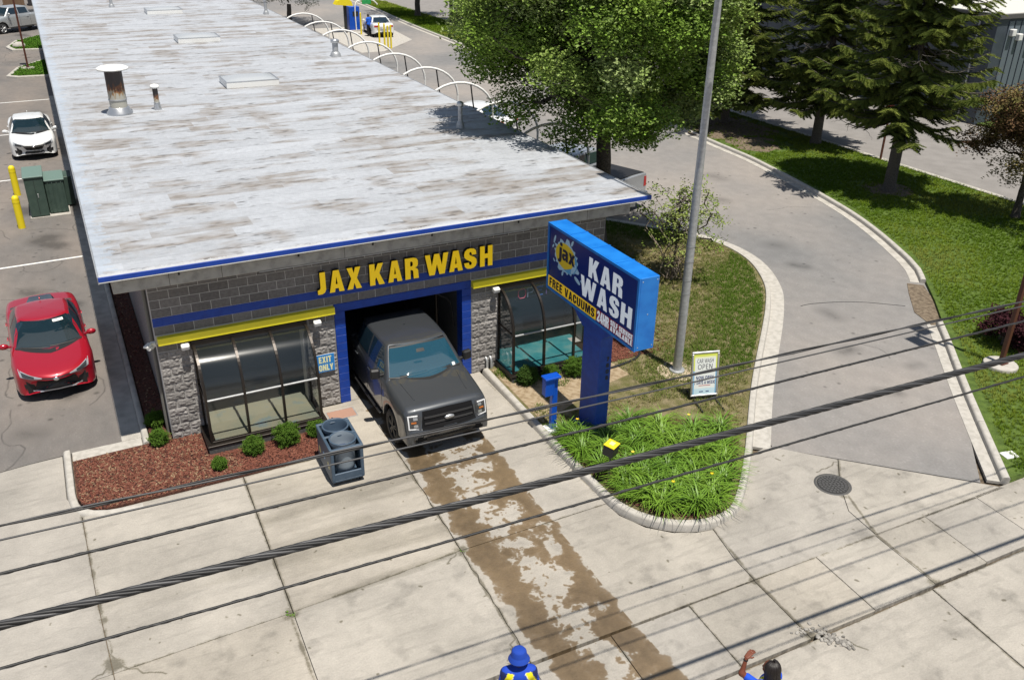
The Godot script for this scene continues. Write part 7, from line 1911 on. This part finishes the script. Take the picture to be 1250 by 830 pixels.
	# weeds in the open joints
	for q in [[.96, 6.47, 1.0, "small green weed growing from the joint crossing on the drive"], [4.28, 6.24, .6, "tiny weed in the cracked joint beside the wet track"]]:
		var wo := thing("weed", q[3], "weed", V(q[0], -.01, q[1])); var wf := addm(spb, "leaves", lmat[2], wo); wf.scale = Vector3.ONE * 1.7 * q[2]; var wf2 := addm(spb, "leaves", lmat[0], wo); wf2.scale = Vector3.ONE * 1.3 * q[2]; wf2.position = V(.07, 0, .02); wf2.rotation.y = 1.3
	# lawns
	var inner := PackedVector2Array(curve([Vector2(7.8, 0.2), Vector2(7.76, 2.2), Vector2(7.75, 5.4), Vector2(7.88, 6.4), Vector2(8.25, 7.06), Vector2(8.8, 7.4), Vector2(9.4, 7.42), Vector2(9.85, 7.15), Vector2(11.1, 5.95), Vector2(13.4, 3.5), Vector2(16.75, 0.2), Vector2(18.1, -1.55), Vector2(18.95, -3.5), Vector2(18.8, -5.4), Vector2(17.5, -7.4), Vector2(15.8, -9.4), Vector2(11.3, -9.4), Vector2(11.3, 0.2)], .4))
	var nz := noise(801, .16, 3); var nz2 := noise(802, .9, 2)
	var tm := tuft_mesh(11, 6, .075, .012, .7)
	var dry := func(p: Vector2):
		if p.x < 11.4 and p.y > 3.4: return null
		if p.x < 10.9 and p.y < 2.9 and nz2.get_noise_2d(p.x, p.y) > -.22: return null
		if p.x < 11.9 and p.x > 10.6 and p.y > -1.2 and p.y < 1.3: return null
		var edge := 1.0 if (p.x - 13.5) * .72 + (p.y - 3.55) * .69 > -1.25 and p.y < 1.0 else 0.0
		var d := clampf(.5 + nz.get_noise_2d(p.x, p.y) * 1.5 + rng.randfn() * .22 - edge * .8, 0, 1)
		if d > .55 and rng.randf() < .65: return null
		return Color(.075, .14, .014).lerp(Color(.27, .225, .10), clampf(d * 1.25 - .15, 0, 1)).lerp(Color(.10, .13, .03), rng.randf() * .3)
	grass("patchy dry lawn grass on the island between exit and lane", inner, Rect2(7.7, -9.5, 11.4, 17.2), 60000, .085, dry, tm, [])
	var vp := PackedVector2Array([Vector2(28.9, -30), Vector2(28.3, -15.6), Vector2(27.9, -11.85), Vector2(26.4, -5.3), Vector2(24.45, -.8), Vector2(23.2, .8), Vector2(22.1, 2.05), Vector2(21.2, 3.2), Vector2(20.35, 4.2), Vector2(18.4, 6.4), Vector2(16.0, 9.2), Vector2(33.3, 9.2), Vector2(33.3, -30)])
	var green := func(p: Vector2):
		var d := nz.get_noise_2d(p.x * .7 + 50, p.y * .7) * 1.6 + nz2.get_noise_2d(p.x + 9, p.y) * .35 + rng.randfn() * .14
		if (p.x < 27.0 + (p.y + 5) * -.25 and false): return null
		# bare litter under the spruces
		for c in [[30.6, -18.5, 2.6], [29.6, -15.2, 1.6], [29.7, -7.0, .9]]:
			if Vector2(p.x - c[0], p.y - c[1]).length() < c[2] * (1.0 + nz2.get_noise_2d(p.x, p.y) * .8) and rng.randf() < .9: return null
		return Color(.085, .15, .010).lerp(Color(.17, .235, .022), clampf(.5 + d, 0, 1)).lerp(Color(.22, .22, .06), clampf(d - .25, 0, .6))
	grass("lush green lawn grass on the verge along the lane", vp, Rect2(15.8, -30, 17.6, 39.4), 120000, .09, green, tuft_mesh(12, 7, .075, .011, .7), [])
	var lp2 := PackedVector2Array([Vector2(28.9, -30), Vector2(29.8, -60), Vector2(30.7, -80), Vector2(33.3, -80), Vector2(33.3, -30)])
	grass("green lawn grass on the far verge by the pay lane", lp2, Rect2(28.5, -80, 4.9, 50), 22000, .09, green, tuft_mesh(13, 6, .12, .03, .6), [])
	# needle litter and bare soil under the spruces
	for c in [[30.6, -18.5, 2.4, 2.9], [29.4, -15.3, 1.1, 1.7], [29.8, -7.0, 1.0, 1.0]]:
		var p := PackedVector2Array()
		for i in 22:
			var a := TAU * i / 22.0; p.append(Vector2(c[0] + cos(a) * c[2] * rr(.75, 1.15), c[1] + sin(a) * c[3] * rr(.8, 1.15)))
		var mk := Mk.new(); mk.slab(p, .05, .096); kind(add(mk, "bare_soil", M.dirt), "structure")
	# bare planting soil of the lily tip and beside the right bay
	var lsoil := Mk.new(); lsoil.slab(poly2([[7.76, 3.3], [8.9, 3.4], [10.3, 3.95], [11.4, 4.6], [11.75, 5.2], [11.1, 5.95], [9.9, 7.1], [9.4, 7.42], [8.8, 7.42], [8.22, 7.05], [7.86, 6.4], [7.74, 5.4]]), .05, .093)
	kind(add(lsoil, "lily_bed", M.mulch_soil), "structure")
	var sand := Mk.new(); sand.slab(poly2([[7.80, .2], [7.95, .2], [7.95, 1.07], [10.8, 1.07], [10.9, 1.9], [9.6, 2.2], [8.3, 2.8], [7.78, 3.0]]), .05, .0915)
	kind(add(sand, "bare_ground", tmat(ntex(111, .03, [lin(.20, .145, .085), lin(.30, .225, .14), lin(.36, .29, .20)], 256, .5), 1.3, .95)), "structure")
	var ed := Mk.new(); ed.tube(curve([V(10.3, .10, 1.45), V(10.9, .11, 1.42), V(11.55, .11, 1.25), V(11.95, .11, .80), V(12.05, .11, .2), V(11.9, .11, -.6)], .15), .035, 8); tag(add(ed, "bed_edging", M.black), "black edging strip curving round the mulch patch", "edging")
	var lit := Mk.new(); lit.box(Vector3.ZERO, V(.05, .004, .03))
	# small stones along the kerb and scattered litter leaves
	var xf := []; var cs := []
	for i in 500:
		var p := Vector2(rr(11.5, 19), rr(-6, 4)); 
		if not Geometry2D.is_point_in_polygon(p, inner): continue
		xf.append(Transform3D(rbasis(rr(.5, 1.2)), V(p.x, .12, p.y))); cs.append(Color(.30, .22, .13).lerp(Color(.16, .10, .06), rng.randf()))
	var o := multi("dead_leaves", lit.mesh(), xf, M.vcol, null, cs); kind(o, "stuff"); tag(o, "scattered dry brown leaves on the island lawn", "leaves")

# ---------------------------------------------------------------- backdrop
func backdrop() -> void:
	var d := tmat(ntex(120, .02, [lin(.045, .058, .075), lin(.06, .075, .095)], 128, .2), 3.0, .5); var pale := mat(lin(.13, .16, .19), .45)
	var b := thing("metal_building", "dark blue grey metal sided building with pale flat roof across the side street", "building", V(44.0, 0, -14.07))
	span(b, "wall", d, V(0, 0, -40), V(34, 5.5, 0))
	for i in 64: span(b, "panel", pale, V(.9 + i * .5, .1, .002), V(.9 + i * .5 + .40, 5.35, .05), .012)
	for i in 3: span(b, "wall_light", M.white, V([1.0, 1.6, 2.6][i], 4.6 - .25 * i, .05), V([1.0, 1.6, 2.6][i] + .3, 4.95 - .25 * i, .3), .03)
	span(b, "wall_light", M.white, V(-.25, 4.5, -2.6), V(-.005, 4.8, -2.2), .03)
	span(b, "corner_trim", d, V(-.06, 0, -.55), V(.75, 5.5, .06))
	var pp := Mk.new(); pp.tube([V(-.09, 0, -1.0), V(-.09, 5.4, -1.0)], .05, 8); add(pp, "downpipe", M.galv, b)
	for i in 26: span(b, "seam", d, V(-.03, .1, -2.0 - i * 1.4), V(-.002, 5.4, -1.95 - i * 1.4))
	var rf := span(b, "roof", mat(lin(.55, .54, .50), .8), V(-.12, 5.56, -40.1), V(34, 5.76, .14)); span(rf, "roof_edge", mat(lin(.10, .095, .09), .6), V(-.16, 5.50, -40.1), V(34, 5.72, .18))
	# kerbed grass islands on the left lot
	for q in [[[-3.2, -47.6], [-2.6, -47.0], [3, -46.6], [3, -54], [-1.0, -53.4], [-2.6, -50.6]], [[-3.2, -60.0], [-2.8, -58.4], [3, -57.6], [3, -66.5], [-.6, -66.0], [-2.6, -63.0]]]:
		var p := poly2(q); var mk := Mk.new(); mk.slab(p, -.05, .13, .02); kind(add(mk, "lot_island_kerb", M.kerb), "structure")
		var i2 := Geometry2D.offset_polygon(p, -.3)[0]; var g := Mk.new(); g.slab(i2, .1, .15); kind(add(g, "lot_island_lawn", M.turf), "structure")
		grass("short green grass on a kerbed island of the far parking lot, %s" % ("with the brown light pole" if q[0][1] > -55 else "with a pale boulder"), i2, Rect2(-3.5, -67, 4, 21), 9000, .15, func(_p: Vector2): return Color(.05, .13, .012).lerp(Color(.08, .17, .02), rng.randf()), tuft_mesh(14, 6, .07, .03, .8), [])
	var st := blob(V(0, 0, 0), V(.45, .3, .35), 8); var so := add(st, "boulder", M.kerb); so.position = V(-2.3, .2, -59.6); tag(so, "pale rounded boulder on the far grass island", "boulder")
	for q in [[-2.4, "brown metal waste container at the far end of the parking lot", lin(.16, .10, .06)], [-.2, "dark waste container beside the brown one at the far end", lin(.03, .03, .035)]]:
		var c := thing("waste_container", q[1], "container", V(q[0], 0, -88.5)); var wm := mat(q[2], .7)
		boxm(c, "bin", wm, V(0, .75, 0), V(1.9, 1.4, 1.6), .03); boxm(c, "lid", M.black, V(0, 1.5, 0), V(2.0, .08, 1.7), .02)
		for i in 4: boxm(c, "rib", wm, V(-.72 + i * .48, .75, .83), V(.08, 1.3, .07))
